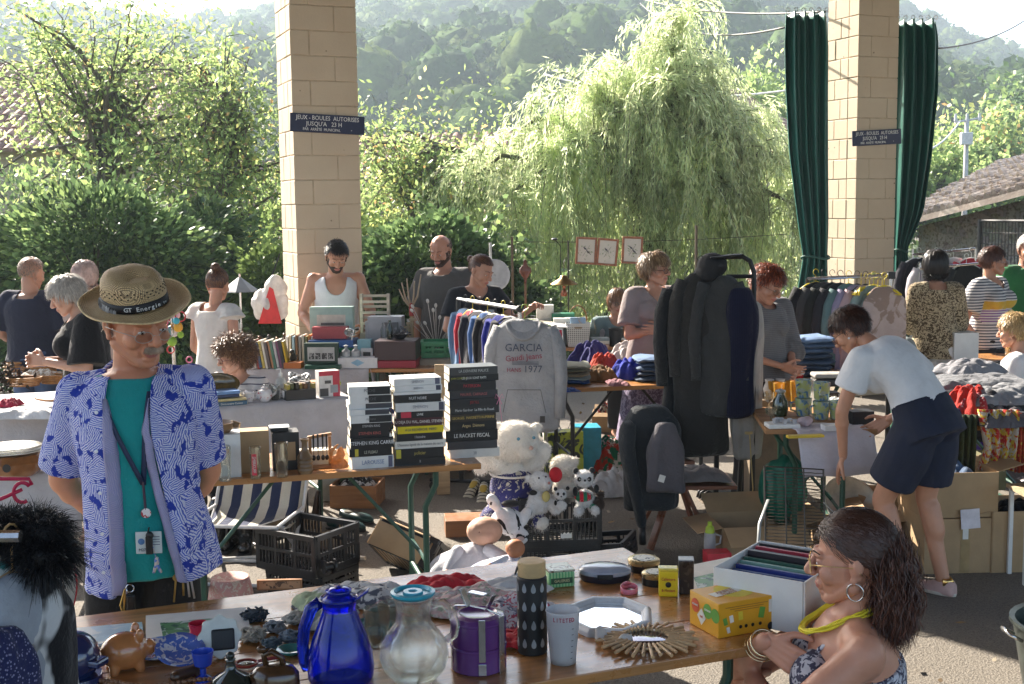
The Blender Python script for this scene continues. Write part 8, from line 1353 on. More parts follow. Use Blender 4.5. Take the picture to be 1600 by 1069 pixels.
#  WHITE CLOTH TABLE (curly haired woman's)
def clothtable(name,label,A,B,depth,z=.77,drop=.35,m=None,seed=1,cat='table',cl='white cloth',ends=True):
 A,B=Vector(A),Vector(B);rz=math.atan2(B.y-A.y,B.x-A.x);Ln=(B-A).length;T=table(name,label,A,B,depth,z-.006);g=MB();K=int(Ln/.03)
 g.loft([[(Ln*i/K,-.012-.02*q+(.012+.012*q)*math.sin(i*.9+seed)*q*math.sin(i*.31+q),z-.0-drop*q if q else z) for i in range(K+1)] for q in(0,.08,.25,.5,.75,1)],False,False)
 g.loft([[(Ln*i/K,y,z+.001+.0012*math.sin(i*.7+y*9)) for i in range(K+1)] for y in LS(-.012,depth+.012,8)],False,False)
 if ends:
  for x in(0,Ln):g.loft([[(x+(.012+.02*q)*(1 if x else-1)+.01*math.sin(j*1.3)*q,-.012+(depth+.02)*j/12,z-drop*q) for j in range(13)] for q in(0,.1,.4,.7,1)],False,False)
 o=g.put('tablecloth',m or cloth((.60,.58,.60),trans=.2),sm=True,solid=.0015);o.location=T.location;o.rotation_euler=T.rotation_euler;tag(o,cl,'tablecloth');return T
A5,B5=V(*on(300,640)),V(*on(548,621));clothtable('trestle_table','long table under a white cloth in front of the curly haired woman',A5,B5,.6,cl='white paper cloth with faint pink marks hanging in front of the curly haired woman')
Y5=(A5 .y+B5 .y)/2;d5=(B5-A5).normalized();n5=V(-d5 .y,d5 .x,0);rz5=math.atan2(d5 .y,d5 .x)
def on5(px,bk=.1,up=0):t=(px-300)/(548-300);p=A5 .lerp(B5,t)+n5*bk;return(p.x,p.y,.7725+up)
T=thing('serving_dish','brown green glazed serving dish with scalloped rim tilted towards the viewer','dish',on5(347,.22,.10),rz5);T.rotation_euler=(1.15,0,rz5);g=MB();K=48;g.loft([[(math.cos(a)*r*1.15,math.sin(a)*r*.6,z+.003*math.cos(a*24)*(r>.09)) for a in[2*PI*k/K for k in range(K)]] for r,z in((.01,0),(.07,.0),(.10,.018),(.125,.03),(.122,.034),(.098,.022),(.068,.005),(.01,.004))]);g.put('dish',mat((.09,.06,.02),.2,var=.5,scale=25,coat=.7),T,sm=True)
pbox('green metal tea box at the end of the white table',on5(316,.10),rz5,.115,.13,.075,mat((.05,.09,.06),.4),name='tin',cat='tin')
for i,(px,w_,h,c,l,dz,bk) in enumerate(((358,.21,.025,(.03,.10,.17),'thick teal reference book with white title',0,.08),(358,.20,.016,(.5,.42,.2),'yellow book lying on the teal book',.026,.09),(350,.19,.018,(.03,.05,.12),'dark book under the light blue one',.045,.12),(350,.20,.02,(.12,.25,.5),'light blue book topmost on the short pile',.064,.12))):
 T=thing('book',l,'book',on5(px,bk,dz),rz5+.03*i,'pile of books on the white table');g=MB();g.box((0,0,h/2),(w_,.13,h));g.put('cover',mat(c,.4),T,bev=.002);g=MB();g.box((.003,.003,h/2),(w_+.001,.131,h-.006));g.put('pages',PAGES,T)
 if i==0:txq('Dictionnaire Cuisine',.016,wt,T,(.01,-.068,h/2),FRONT)
for i,(px,bk,l) in enumerate(((393,.12,'small white cup with pink flowers'),(400,.22,'white cup with gold rim behind the teapot'),(440,.16,'white coffee cup beside the soap dispenser'),(452,.10,'low white cup by the glasses'),(386,.2,'white porcelain milk jug near the books'))):
 T=thing('cup',l,'cup',on5(px,bk),i,'white porcelain on the white table');g=MB();pr=[(0,0),(.02,0),(.024,.004),(.033,.03),(.035,.055)];g.lathe(pr+[(r-.003,z+.003) for r,z in pr[:0:-1]],n=26);g.put('cup',mat((.70,.68,.68),.15,coat=.5,pat=('blot',(.55,.2,.2),60.0,.66)),T,sm='a');g=MB();g.tube([(.033,0,.045),(.05,0,.042),(.05,0,.02),(.029,0,.015)],.004,7);g.put('handle',mat((.70,.68,.68),.15),T,sm=True)
T=thing('teapot','white porcelain teapot with faded red flowers','teapot',on5(416,.10),rz5);pc_=mat((.70,.67,.66),.15,coat=.6,pat=('blot',(.5,.12,.12),45.0,.64));g=MB();g.lathe([(0,0),(.03,0),(.045,.02),(.05,.045),(.04,.07),(.025,.078),(0,.08)],n=30);g.put('body',pc_,T,sm='a');g=MB();g.lathe([(.024,.08),(.02,.088),(.006,.094),(.009,.104),(0,.108)],n=20);g.put('lid',pc_,T,sm='a');g=MB();g.tube([(.045,0,.03),(.07,0,.045),(.078,0,.07)],[.011,.008,.005],8);g.put('spout',pc_,T,sm=True);g=MB();g.tube([(-.045,0,.06),(-.07,0,.055),(-.068,0,.025),(-.045,0,.02)],.005,8);g.put('handle',pc_,T,sm=True)
for px,bk,l in((428,.18,'clear tumbler behind the teapot'),(434,.12,'clear tumbler between teapot and black crate')):T=thing('tumbler',l,'glass',on5(px,bk));g=MB();pr=[(0,0),(.024,0),(.03,.09)];g.lathe(pr+[(r-.002,z+.004) for r,z in pr[:0:-1]],n=22);g.put('glass',gl,T,sm=True)
T=thing('soap_dispenser','white pump soap dispenser standing behind the black box','dispenser',on5(453,.28));g=MB();g.lathe([(0,0),(.034,0),(.036,.09),(.028,.108),(.012,.12),(.012,.13),(0,.13)],n=24);g.put('bottle',mat((.66,.66,.62),.2,trans=.3),T,sm='a');g=MB();g.lathe([(.012,.13),(.014,.145),(0,.145)],n=14);g.tube([(0,0,.145),(0,0,.172),(-.028,0,.168)],.005,7);g.put('pump',WHP,T,sm='a')
T=pbox('low black plastic box full of small packets',on5(470,.10),rz5,.19,.14,.065,BLACK,name='plastic_box')
for i in range(7):T=pbox(('yellow','olive','dark','gold','brown','grey','mustard')[i]+' packet standing in the low black box',on5(452+i*6,.10+.02*(i%2),.02),rz5+.1*i,.02,.09,.075+.006*(i%3),mat(((.45,.35,.05),(.15,.16,.05),(.05,.04,.03),(.4,.28,.08),(.2,.1,.04),(.2,.2,.2),(.42,.33,.1))[i],.4,pat=('blot',(.05,.04,.03),50.0)),name='packet',cat='packet',grp='packets in the low black box')
pbox('red and white boxed game controller set on the white table',on5(519,.12),rz5,.135,.09,.165,mat((.66,.64,.62),.35),[lbl(.045,.082,.045,.165,mat((.50,.02,.05),.4),.09),lbl(-.02,.15,.09,.03,mat((.50,.02,.05),.4),.09),lbl(-.035,.03,.055,.05,mat((.04,.04,.045),.4),.09),lbl(.03,.05,.05,.05,mat((.3,.32,.34),.4),.093),lbl(-.01,.095,.04,.02,mat((.05,.05,.05),.4),.09)])
T=thing('hose_bundle','coiled black and white hose bundle behind the black box','hose',on5(488,.36,.02));g=MB();g.tube([(math.cos(a)*(.06+.004*math.sin(5*a)),math.sin(a)*.05,.03+.012*a/3+.01*math.sin(3*a)) for a in LS(0,16,90)],.012,7);g.put('hose',mat((.1,.1,.1),.4,pat=('check',(.6,.6,.6),40.0)),T,sm=True)
T=thing('skipping_rope','yellow green cable loop behind the game box','cable',on5(540,.3,.02));g=MB();g.tube([(math.cos(a)*.05,math.sin(a)*.04,.03+.05*math.sin(a*.5)) for a in LS(0,12,50)],.004,6);g.put('cable',mat((.4,.5,.05),.4),T,sm=True)
pbox('long pale tray of toast coloured cards behind the packets',on5(500,.42),rz5,.2,.1,.06,mat((.5,.25,.12),.6));chair_=None
A6,B6=V(*on(-60,650,.77)),V(*on(215,632,.77));clothtable('trestle_table','cloth covered table of baskets and plates at the left frame edge',A6,B6,.8,cl='white cloth with crumpled edge over the leftmost table',seed=3)
def onl(px,py,up=0):p=G(px,py,.77);return(p.x,p.y,.7735+up)
for i,(px,py,w_,h,l) in enumerate(((38,604,.12,.05,'round wicker tray with dried flowers in front'),(85,600,.10,.05,'oval brown wicker basket behind the round tray'),(62,588,.13,.06,'wide wicker basket stacked at the back of the left table'),(20,592,.06,.10,'small copper coloured basket pot'))):
 T=thing('wicker_basket',l,'basket',onl(px,py),0,'wicker baskets on the left table');g=MB()
 for k in range(5):g.tube([(math.cos(a)*(w_*(.8+.05*k)+.003*math.sin(a*14+k*PI)),math.sin(a)*(w_*(.8+.05*k))*.7,.008+h*k/4) for a in LS(0,2*PI,57)],.007,5,False)
 g.lathe([(0,.004),(w_*.8,.004)],n=24,sy=.7);g.put('weave',mat((.36,.17,.05),.6,var=.4,scale=50),T,sm=True)
heap('dried_flowers','tangle of white and brown dried flowers in the wicker tray',onl(62,598,.03),.28,.18,.06,mat((.4,.3,.2),.9,pat=('blot',(.7,.68,.62),50.0,.5)),seed=130)
T=thing('feather_bundle','dark bunch of dried leaves at the far left edge','dried leaves',onl(8,606));r=np.random.default_rng(3);leaves('dried_leaf',r.normal(size=(160,3))*[.06,.04,.05]+[0,0,.07],.05,[mat((.03,.02,.012),.8)],T,seed=4)
T=thing('serving_board','brown wooden paddle board lying at the table edge behind the hatted man','board',onl(72,626),-.7);g=MB();g.prism([(math.cos(a)*.10*(1 if math.cos(a)>-.5 else 1.3),math.sin(a)*.035) for a in LS(0,2*PI,30)[:-1]],0,.012);g.put('board',wood((.35,.16,.05)),T,bev=.002)
heap('dark_red_cloth','small dark red crumpled cloth on the left table',onl(14,636),.13,.12,.05,cloth((.3,.02,.05)),seed=131)
heap('white_linen','crumpled white linen spread over the corner of the left table',onl(45,652),.42,.25,.05,cloth((.70,.70,.70),Bm=.9),seed=132,rough=1.2)
A7,B7=V(*on(-60,745,.70)),V(*on(125,735,.70));clothtable('side_table','lower table with fondue pot and plates beside the hatted man',A7,B7,.55,.70,.3,cl='pale cloth covering the lower side table',seed=5)
def on7(px,py,up=0,z=.70):p=G(px,py,z);return(p.x,p.y,z+.0035+up)
T=thing('fondue_pot','caramel brown glazed pot with dark round opening','pot',on7(22,742));g=MB();g.lathe([(0,0),(.11,0),(.14,.03),(.15,.07),(.135,.10),(.12,.105),(0,.1)],n=36);g.put('pot',mat((.22,.09,.03),.15,coat=.8,var=.3),T,sm='a');g=MB();g.lathe([(0,0),(.018,0),(.02,.006),(0,.006)],(.03,-.146,.06),16,Rx(PI/2));g.put('vent',BLACK,T,sm='a')
for i,(dz,r_,l) in enumerate(((.108,.15,'large cream plate lowest of the plate stack'),(.118,.145,'cream plate in the middle of the plate stack'),(.128,.13,'white oval plate topmost of the plate stack'))):T=thing('plate',l,'plate',on7(22,742,dz),0,'plates stacked on the brown pot');g=MB();g.lathe([(0,0),(r_*.6,0),(r_*.75,.004),(r_,.010),(r_,.013),(r_*.74,.007),(0,.003)],n=40);g.put('plate',mat((.70,.68,.62),.15,coat=.6),T,sm=True)
for px,l in((14,'aluminium canister at the frame edge beneath the plates'),(62,'aluminium canister touching the hatted man')):T=thing('canister',l,'canister',on7(px,790,0,.60) if 0 else(G(px,760,.70).x,G(px,760,.70).y-.2,.40));g=MB();g.lathe([(0,-.4),(.075,-.4),(.08,-.39),(.08,.14),(.07,.16),(0,.16)],n=30);g.put('canister',mat((.5,.5,.48),.35,metal=.6),T,sm='a')
#  BRIC-A-BRAC TABLE in front of the column
A8,B8=V(*on(370,606,.70)),V(*on(672,590,.70));d8=(B8-A8).normalized();A8,B8=V(P(372,560,8.75).x,8.85,0),V(P(680,560,8.75).x,8.75,0);d8=(B8-A8).normalized();rz8=math.atan2(d8 .y,d8 .x);Z8=.80
clothtable('trestle_table','table packed with bric-a-brac in front of the man in the white vest',A8,A8 .lerp(B8,.66),.75,Z8,.17,cl='pale cloth hanging under the bric-a-brac',seed=7);table('folding_table','bare wooden table end carrying the dark chest beside the column',A8 .lerp(B8,.66),B8,.75,Z8,legs=((.1,0),(.92,0)))
def on8(px,bk=.1,up=0):q=P(px,560,8.8+bk);return(q.x,8.8+bk,Z8+.004+up)
bkc=[(.1,.2,.35),(.55,.5,.45),(.3,.05,.04),(.05,.1,.2),(.5,.4,.1),(.6,.58,.5),(.12,.1,.1),(.4,.2,.1),(.08,.2,.15),(.5,.5,.52),(.2,.08,.15),(.06,.06,.07)]
cw=['blue','cream','brick red','navy','mustard','white','black','tan','teal green','pale grey','plum','charcoal']
x=388
for i in range(13):
 w_=(.016,.022,.014,.02,.018)[i%5];c=(.62,.42,.03) if i==12 else bkc[i%12];T=thing('book',f'{"yellow" if i == 12 else cw[i % 12]} paperback leaning in the upright row beside the yellow one' if i<12 else 'yellow paperback at the end of the upright book row','book',on8(x+10,.08),rz8+.02*i,'upright row of paperbacks');T.rotation_euler=(0,-.16,rz8+.01*i);g=MB();g.box((0,0,.105),(w_,.13,.19+.012*(i%3)));g.put('cover',mat(c,.4),T,bev=.001);g=MB();g.box((0,.002,.107),(w_-.004,.131,.19+.012*(i%3)));g.put('pages',PAGES,T);x+=w_*1.12/8.8*1900
for i in range(9):pbox(('white','beige','sky blue','brown','grey','cream','olive','orange','ivory')[i]+' paperback standing upright in the back book row',on8(452+i*5,.32),rz8,.018,.12,.21+.01*(i%2),mat(((.62,.6,.58),(.5,.42,.3),(.3,.45,.55),(.2,.1,.05),(.3,.3,.3),(.6,.55,.45),(.2,.2,.08),(.5,.2,.05),(.6,.58,.5))[i],.4),name='book',cat='book',grp='back row of paperbacks')
def pb8(l,px,bk,w,d,h,c,kids=(),up=0,**kw):return pbox(l,on8(px,bk,up),rz8,w,d,h,c if not isinstance(c,tuple) else mat(c,.4,var=.1),kids,**kw)
pb8('small orange wooden box at the front of the bric-a-brac table',459,.06,.13,.1,.045,(.5,.16,.04))
pb8('dark green framed picture box with four small portraits',503,.06,.25,.05,.15,(.02,.05,.035),[lbl(0,.07,.2,.1,mat((.5,.5,.48),.5),.05)]+[(lambda T,k=k:(lambda g:(g.box((-.07+.047*k,-.0275,.055),(.038,.002,.045)),g.put('portrait',mat((.06,.06,.06),.5,pat=('blot',(.35,.35,.34),60.0)),T)))(MB())) for k in range(4)]);pb8('flat dark green box under the portrait box',507,.03,.26,.16,.03,(.01,.08,.05))
bpy.data.objects[[o.name for o in bpy.data.objects if o.get('label')=='dark green framed picture box with four small portraits'][0]].location.z+=.032
pb8('long white cardboard box with pale blue diamond mark',561,.05,.29,.12,.075,(.66,.66,.66),[lambda T:(lambda g:(g.prism([(-.05,0),(0,.025),(.05,0),(0,-.025)],0,.001,(0,-.061,.04),Rx(PI/2)),g.put('emblem',mat((.25,.45,.6),.4),T)))(MB())])
pb8('dark wine coloured wooden chest on the bric-a-brac table',622,.12,.30,.26,.14,(.045,.02,.022),up=.055);pb8('glossy red box under the dark chest',624,.12,.29,.28,.053,(.30,.01,.03))
pb8('grey shiny office binder box behind the glasses',605,.45,.26,.16,.34,(.35,.35,.37));pb8('dark grey panel door box beside the binder box',612,.36,.11,.05,.30,(.10,.10,.11));pb8('tall light grey box next to the slatted crate',590,.5,.16,.12,.30,(.42,.42,.42))
pb8('mint green gift box lid with cushion picture',521,.42,.33,.08,.22,(.30,.42,.38),[lbl(0,.10,.22,.12,mat((.5,.47,.4),.5),.08),lbl(.01,.09,.18,.02,mat((.12,.1,.09),.5),.083)],up=.20);pb8('red fabric pouch in front of the mint gift box',518,.30,.26,.1,.09,(.38,.06,.07),up=.19)
pb8('blue and green binder stack under the red pouch',522,.30,.34,.2,.055,(.03,.10,.30),up=.13);pb8('green flat folder below the blue binder',520,.30,.36,.2,.03,(.01,.2,.09),up=.095);pb8('grey striped carton at the base of the binder pile',520,.32,.34,.2,.09,mat((.3,.28,.3),.5,pat=('stripes',(.12,.1,.12),.02,0,.5)))
pb8('white boxed phone accessory with black window',574,.14,.09,.03,.13,(.6,.6,.6),[lbl(0,.06,.055,.085,BLACK,.03)]);pb8('small pale blue glass ornament box above the phone accessory',571,.2,.1,.08,.19,(.2,.4,.45))
T=thing('desk_lamp','small chrome desk lamp with bent neck among the boxes','lamp',on8(548,.2,.0));g=MB();g.lathe([(0,0),(.04,0),(.04,.01),(0,.012)],n=20);g.tube([(0,0,.01),(.01,0,.18),(.03,0,.26),(0,-.03,.27)],.004,6);g.put('stand',METAL,T,sm='a');g=MB();g.lathe([(0,0),(.012,0),(.03,.035),(.033,.05),(.03,.05),(.01,.01)],(0,-.03,.27),20,Rx(PI/2+.4));g.put('shade',METAL,T,sm='a')
for px,l in((541,'glass perfume bottle on the white diamond box, beside its twin'),(556,'second glass bottle on the white diamond box')):T=thing('decanter',l,'bottle',on8(px,.08,.076));g=MB();g.lathe([(0,0),(.032,0),(.034,.04),(.012,.06),(.012,.075),(.02,.08),(0,.09)],n=20);g.put('bottle',mat((.4,.42,.42),.05,spec=.8),T,sm='a')
for px,bk,l,h in((600,.15,'clear tall tumbler on the dark chest',.12),(610,.12,'dark green glass bottle on the dark chest',.14)):T=thing('bottle',l,'glass',on8(px,bk,.197));g=MB();g.lathe([(0,0),(.02,0),(.022,h*.6),(.01,h*.8),(.01,h),(0,h)],n=18);g.put('bottle',gl if 'clear' in l else mat((.01,.02,.012),.1),T,sm='a')
T=thing('black_bowl','black bowl filled with dark trinkets on the chest','bowl',on8(626,.12,.197));g=MB();g.lathe([(0,0),(.03,0),(.065,.04),(.06,.04),(.02,.006),(0,.006)],n=24);g.put('bowl',BLACK,T,sm='a');r=np.random.default_rng(5);leaves('trinket',r.normal(size=(60,3))*[.03,.03,.015]+[0,0,.05],.035,[mat((.04,.04,.05),.3)],T,seed=4)
for i,(px,bk,h,c,l) in enumerate(((405,.35,.09,(.12,.06,.03),'small bronze rooster figure'),(420,.33,.10,(.05,.05,.05),'dark seated statuette on the raised tray'),(433,.35,.08,(.2,.12,.06),'squat brown clay figure'),(446,.33,.11,(.1,.06,.03),'tall narrow bronze figure'),(422,.12,.07,(.09,.1,.06),'green patina bird figurine in front of the book row'),(470,.30,.13,(.3,.18,.08),'brown wooden duck beside the mint box'),(458,.14,.13,(.06,.05,.04),'dark metal jug behind the orange box'),(482,.12,.1,(.55,.54,.5),'white sprig ornament in front of the binder pile'))):
 T=thing('figurine',l,'figurine',on8(px,bk,.12 if bk>.3 and px<460 else 0),i*.7,'figurines on the bric-a-brac table');g=MB();g.lathe([(0,0),(h*.3,0),(h*.3,h*.12),(h*.1,h*.2),(h*.26,h*.45),(h*.12,h*.75),(0,h*.8)],n=14,sy=.8);g.ell((h*.08,0,h*.86),(h*.16,h*.12,h*.14));g.cap((h*.1,0,h*.86),(h*.34,0,h*.82),h*.05,h*.02);g.cap((-h*.15,0,h*.45),(-h*.4,0,h*.62),h*.09,h*.03);link('body',remesh(g,h*.035,1),mat(c,.35,metal=.4 if i<5 else 0,var=.4),T,True)
pb8('long dark blue tray raised at the back with the figures on it',418,.36,.34,.18,.118,(.02,.03,.08));pb8('glass jar of red sweets with copper lid',356+22,.25,.06,.06,.13,mat((.4,.08,.05),.15,pat=('dots',(.6,.5,.45),60.0)))
for i in range(4):pb8(('white','dark','blue grey','cream')[i]+' video cassette box standing behind the row',360+i*9-0,.5,.03,.12,.2,((.6,.6,.6),(.05,.05,.05),(.2,.25,.3),(.55,.5,.4))[i],name='cassette_box',grp='cassette boxes')
T=thing('slatted_crate','pale wooden slatted crate standing on the bric-a-brac table behind the boxes','crate',on8(588,.6,.20),rz8);g=MB()
for k in range(7):g.box((0,(-.02 if k%2 else.04),.03+k*.042),(.22,.008,.02))
for x_ in(-.105,.105):g.box((x_,0,.15),(.02,.05,.30))
g.put('slats',wood((.58,.5,.38),.6),T);pb8('low crate base of cartons carrying the slatted crate',592,.6,.26,.14,.2,(.3,.26,.2))
T=thing('painting','blue framed painting leaning in the shade under the bric-a-brac table','painting',(P(610,600,9.2).x,9.2,.33));T.rotation_euler=(-.15,-.15,0);g=MB();g.box((0,0,.08),(.28,.02,.3));g.put('frame',wood((.3,.13,.05)),T);g=MB();g.box((0,-.012,.08),(.24,.004,.26));g.put('picture',mat((.02,.04,.22),.4,pat=('blot',(.2,.1,.03),8.0)),T)
pb=pbox('terracotta coloured speckled panel board under the bric-a-brac table',(P(660,600,9.45).x,9.45,0),0,.62,.03,.62,mat((.5,.25,.15),.8,pat=('dots',(.55,.35,.25),60.0)),name='panel',cat='panel')
T=thing('round_mirror','dark oval framed object in front of the speckled panel','oval frame',(P(648,585,9.35).x,9.38,.52));g=MB();g.lathe([(0,0),(.10,0),(.11,.012),(0,.015)],n=30,R=Rx(PI/2),sy=.7);g.put('plate',mat((.04,.035,.035),.5),T,sm='a')
for i,(px,c,l) in enumerate(((575,(.03,.03,.03),'dark suitcase on the ground beneath the painting'),(612,(.4,.25,.1),'brown carton beneath the painting'),(650,(.12,.07,.05),'dark brown crate beneath the speckled panel'))):pbox(l,(P(px,600,9.1).x,9.0,0),.1*i,.26,.25,.26,mat(c,.7))
A9,B9=V(P(655,560,8.9).x,8.95,0),V(P(718,560,8.9).x,8.95,0);clothtable('side_table','small square table draped in beige cloth beside the column table',A9,B9,.5,.84,.62,m=cloth((.42,.37,.29),Bm=.6),cl='beige cloth hanging in folds over the small table',seed=9);q9=A9 .lerp(B9,.45)
crtq('bright green folding plastic crate on the beige draped table',(q9 .x,9.15,.843),.05,.26,.22,.12,m=mat((.02,.26,.11),.4),grp=None)
T=thing('hat_box','round patterned hat box with cord on the beige table','box',(P(714,480,9.2).x,9.3,.845));g=MB();g.lathe([(0,0),(.07,0),(.07,.09),(0,.09)],n=30);g.put('base',mat((.4,.33,.27),.6,pat=('check',(.12,.1,.1),60.0)),T,sm='a');g=MB();g.lathe([(.074,.08),(.074,.11),(0,.115)],n=30);g.put('lid',mat((.42,.3,.17),.6,var=.3),T,sm='a')
pbox('small pale wooden box with lid behind the round hat box',(P(707,470,9.4).x,9.42,.845),.2,.1,.08,.17,wood((.55,.42,.26)),name='wooden_box')
T=thing('hat_stand','wooden hat stand with forked pegs beside the man in grey','hat stand',(P(645,500,9.2).x-.02,9.35,0));zt=P(645,470,9.3).z;g=MB();g.tube([(0,0,0),(0,0,zt-.1)],.016,8);g.put('pole',wood((.42,.27,.14)),T,sm='a');g=MB();g.tube([(0,0,zt-.12),(0,0,zt-.02)],.020,8);g.put('red_band',mat((.4,.05,.04),.6),T)
for k,(dx,dz) in enumerate(((-.07,.14),(-.03,.17),(.03,.15),(.08,.2),(-.09,.09))):g=MB();g.tube([(0,0,zt-.06),(dx*.6,-.02,zt-.02+dz*.25),(dx,-.03,zt+dz)],[.009,.007,.005],7);g.put('peg',mat((.4,.3,.2),.5),T)
T=thing('wire_tree','silvery wire ornament with leaf shaped tips','ornament',(P(680,470,9.3).x,9.35,.85));rr=random.Random(8)
for k in range(16):g=MB();a=rr.uniform(-1.1,1.1);l_=rr.uniform(.15,.32);e=V(math.sin(a)*l_,rr.uniform(-.03,.03),.1+math.cos(a)*l_);g.tube([(0,0,0),(math.sin(a)*l_*.4,0,.12),e],.0022,4);g.ell(e,(.012,.005,.018),Ry(a));g.put('branch',mat((.6,.58,.54),.3,metal=.5),T)
T=thing('tool_bundle','bundle of old wooden handled tools leaning against the beige table','tools',(P(628,500,9.0).x,9.15,0));
for k in range(4):g=MB();g.tube([(.03*k,0,0),(.02*k-.01,.05,1.02+.03*k)],.010,6);g.box((.02*k,.05,1.03+.03*k),(.05,.01,.02));g.put('handle',wood((.4,.3,.18)),T)
T=thing('tote_bag','large white and red plastic bag hung on the left of the column','bag',tuple(P(425,470,9.9)));g=MB();g.ell((-.02,0,-.04),(.16,.07,.15));g.ell((.03,0,.08),(.08,.05,.12));me=remesh(g,.012,1);folds(me,.028,5,3,(1,1,.6));folds(me,.008,14,4);link('bag',me,mat((.68,.66,.63),.5,trans=.3),T,True);g=MB();g.prism([(-.10,-.18),(.09,-.18),(.03,.10),(.0,.12)],0,.012,(.0,-.078,0),Rx(PI/2));g.put('red_panel',mat((.62,.02,.02),.4),T,bev=.004);g=MB();g.tube([(0,0,.18),(.06,.08,.38)],.006,5);g.put('strap',BLACK,T)
T=thing('parasol','small folded grey parasol behind the bric-a-brac at the left','parasol',tuple(P(375,450,10.4)));g=MB();g.lathe([(.0,.10),(.16,-.02),(.17,-.03),(.0,.08)],n=8);g.put('canopy',mat((.14,.16,.18),.6),T);g=MB();g.tube([(0,0,.12),(0,0,-T.location.z)],.01,6);g.put('pole',METAL,T)
T=thing('hanging_toys','cluster of bright plastic toys hanging behind the hatted man','toys',tuple(P(270,520,7.9)));rr=random.Random(2)
for k in range(20):g=MB();c=V(rr.gauss(0,.045),rr.gauss(0,.03),rr.uniform(-.20,.22));r_=rr.uniform(.018,.034);(g.ell(c,(r_,r_*.6,r_)) if k%3 else g.tube([c+V(math.cos(a)*r_,0,math.sin(a)*r_) for a in LS(0,6.28,16)],.005,6));g.put('toy',mat(((.7,.2,.3),(.05,.4,.5),(.7,.35,.03),(.6,.05,.05),(.3,.5,.05),(.7,.55,.6))[k%6],.35),T,sm=True)
g=MB();g.tube([(0,0,.3),(0,0,-T.location.z)],.012,6);g.put('pole',METAL,T)
pbox('orange striped cloth bag behind the hatted man hat',tuple(P(262,478,8.2)),.1,.09,.03,.11,mat((.6,.25,.04),.6,pat=('stripes',(.5,.04,.02),.03,0,.5)),name='bag',cat='bag')
for i,(px,l) in enumerate(((352,'brass cross lidded jar on the far table behind the blouse woman'),(338,'coloured jar beside the brass lidded one'))):T=thing('jar',l,'jar',on8(px+8,.2,0));g=MB();g.lathe([(0,0),(.035,0),(.035,.10),(.03,.11),(0,.11)],n=18);g.put('jar',mat(((.4,.1,.06),(.3,.15,.1))[i],.15,pat=('dots',(.6,.4,.3),50.0)),T,sm='a');g=MB();g.lathe([(.032,.11),(.034,.13),(0,.132)],n=18);g.put('lid',mat((.4,.28,.1),.3,metal=.7),T,sm='a')
#  GLASSWARE TABLE (right)
A10,B10=V(P(1196,672,6.35).x,6.35,0),V(P(1372,672,6.3).x,6.3,0);table('camping_table','green legged table of glassware and mugs beside the bending woman',A10,B10,.72,.77,legs=((.2,0),(.8,0)),m=wood((.36,.18,.07),.5))
def on10(px,py,up=0):p=G(px,py,.77);return(p.x,p.y,.7715+up)
g=MB();c0=V(*on10(1300,676));g.grid(lambda u,v:(-.20+.42*u,-.10+.30*v,(0 if v>.3 else-(.3-v)*.75)+.004*math.sin(9*u+4*v)),20,14);o=g.put('tablecloth',cloth((.60,.56,.6)),sm=True,solid=.0015);o.location=c0+V(.02,.06,.002);o.rotation_euler=(0,0,.15);tag(o,'pale lilac cloth hanging off the corner of the glassware table','tablecloth')
mg=mat((.42,.48,.42),.3,coat=.4,pat=('blot',(.08,.2,.38),16.0,.5,(.45,.5,.2),.03))
for i,(px,py,up,l) in enumerate(((1255,650,0,'blue green floral mug, lower one nearest the dark jar'),(1283,655,0,'blue green floral mug, lower one in the middle'),(1255,650,.105,'blue green floral mug stacked over the one by the dark jar'),(1283,655,.105,'blue green floral mug topmost in the middle'),(1308,655,0,'pale floral mug standing single beside the stacked pair'))):
 T=thing('mug',l,'mug',on10(px,py,up),.4*i,'floral mugs on the glassware table');g=MB();pr=[(0,0),(.034,0),(.040,.01),(.047,.10)];g.lathe(pr+[(r-.004,z+.004 if r<.04 else z) for r,z in pr[:0:-1]],n=30);g.put('mug',mg,T,sm='a');g=MB();g.tube([(-.044,0,.08),(-.07,0,.075),(-.07,0,.035),(-.04,0,.025)],.006,8);g.put('handle',mg,T,sm=True)
T=thing('pitcher','glass jug of dark herbs with stopper in front of the amber glasses','jug',on10(1219,650));g=MB();g.lathe([(0,0),(.036,0),(.045,.04),(.04,.085),(.02,.12),(.02,.135),(0,.135)],n=26);g.put('body',mat((.03,.045,.02),.1,spec=.8,coat=.5),T,sm='a');g=MB();g.lathe([(0,.135),(.028,.135),(.03,.145),(0,.155)],n=22);g.put('lid',mat((.4,.4,.38),.2),T,sm='a')
am=mat((.6,.36,.06),.06,spec=.8,trans=.5);
for i,(px,py,h,m_,l) in enumerate(((1208,622,.10,am,'amber tinted glass furthest from the mugs'),(1217,630,.12,am,'tall amber glass behind the dark jug'),(1233,626,.11,am,'amber glass beside the covered casserole'),(1202,640,.10,gl,'clear stemmed glass at the corner of the glassware table'),(1212,612,.09,gl,'clear ribbed tumbler at the back of the glassware table'),(1243,630,.13,am,'yellow amber vase between jug and mugs'),(1228,610,.08,am,'low amber bowl glass'),(1205,660,.08,gl,'clear cordial glass near the front corner'))):
 T=thing('drinking_glass',l,'glass',on10(px,py),i,'assorted glasses on the glassware table');g=MB();pr=[(0,0),(.026,0),(.008,.006),(.007,h*.4),(.028,h*.55),(.032,h)] if i in(0,3,7) else[(0,0),(.026,0),(.034,h)];g.lathe(pr+[(max(.003,r-.002),z+.003 if z>.01 else.008) for r,z in pr[:1:-1]]+[(0,h*.55 if i in(0,3,7) else.01)],n=22);g.put('glass',m_,T,sm='a')
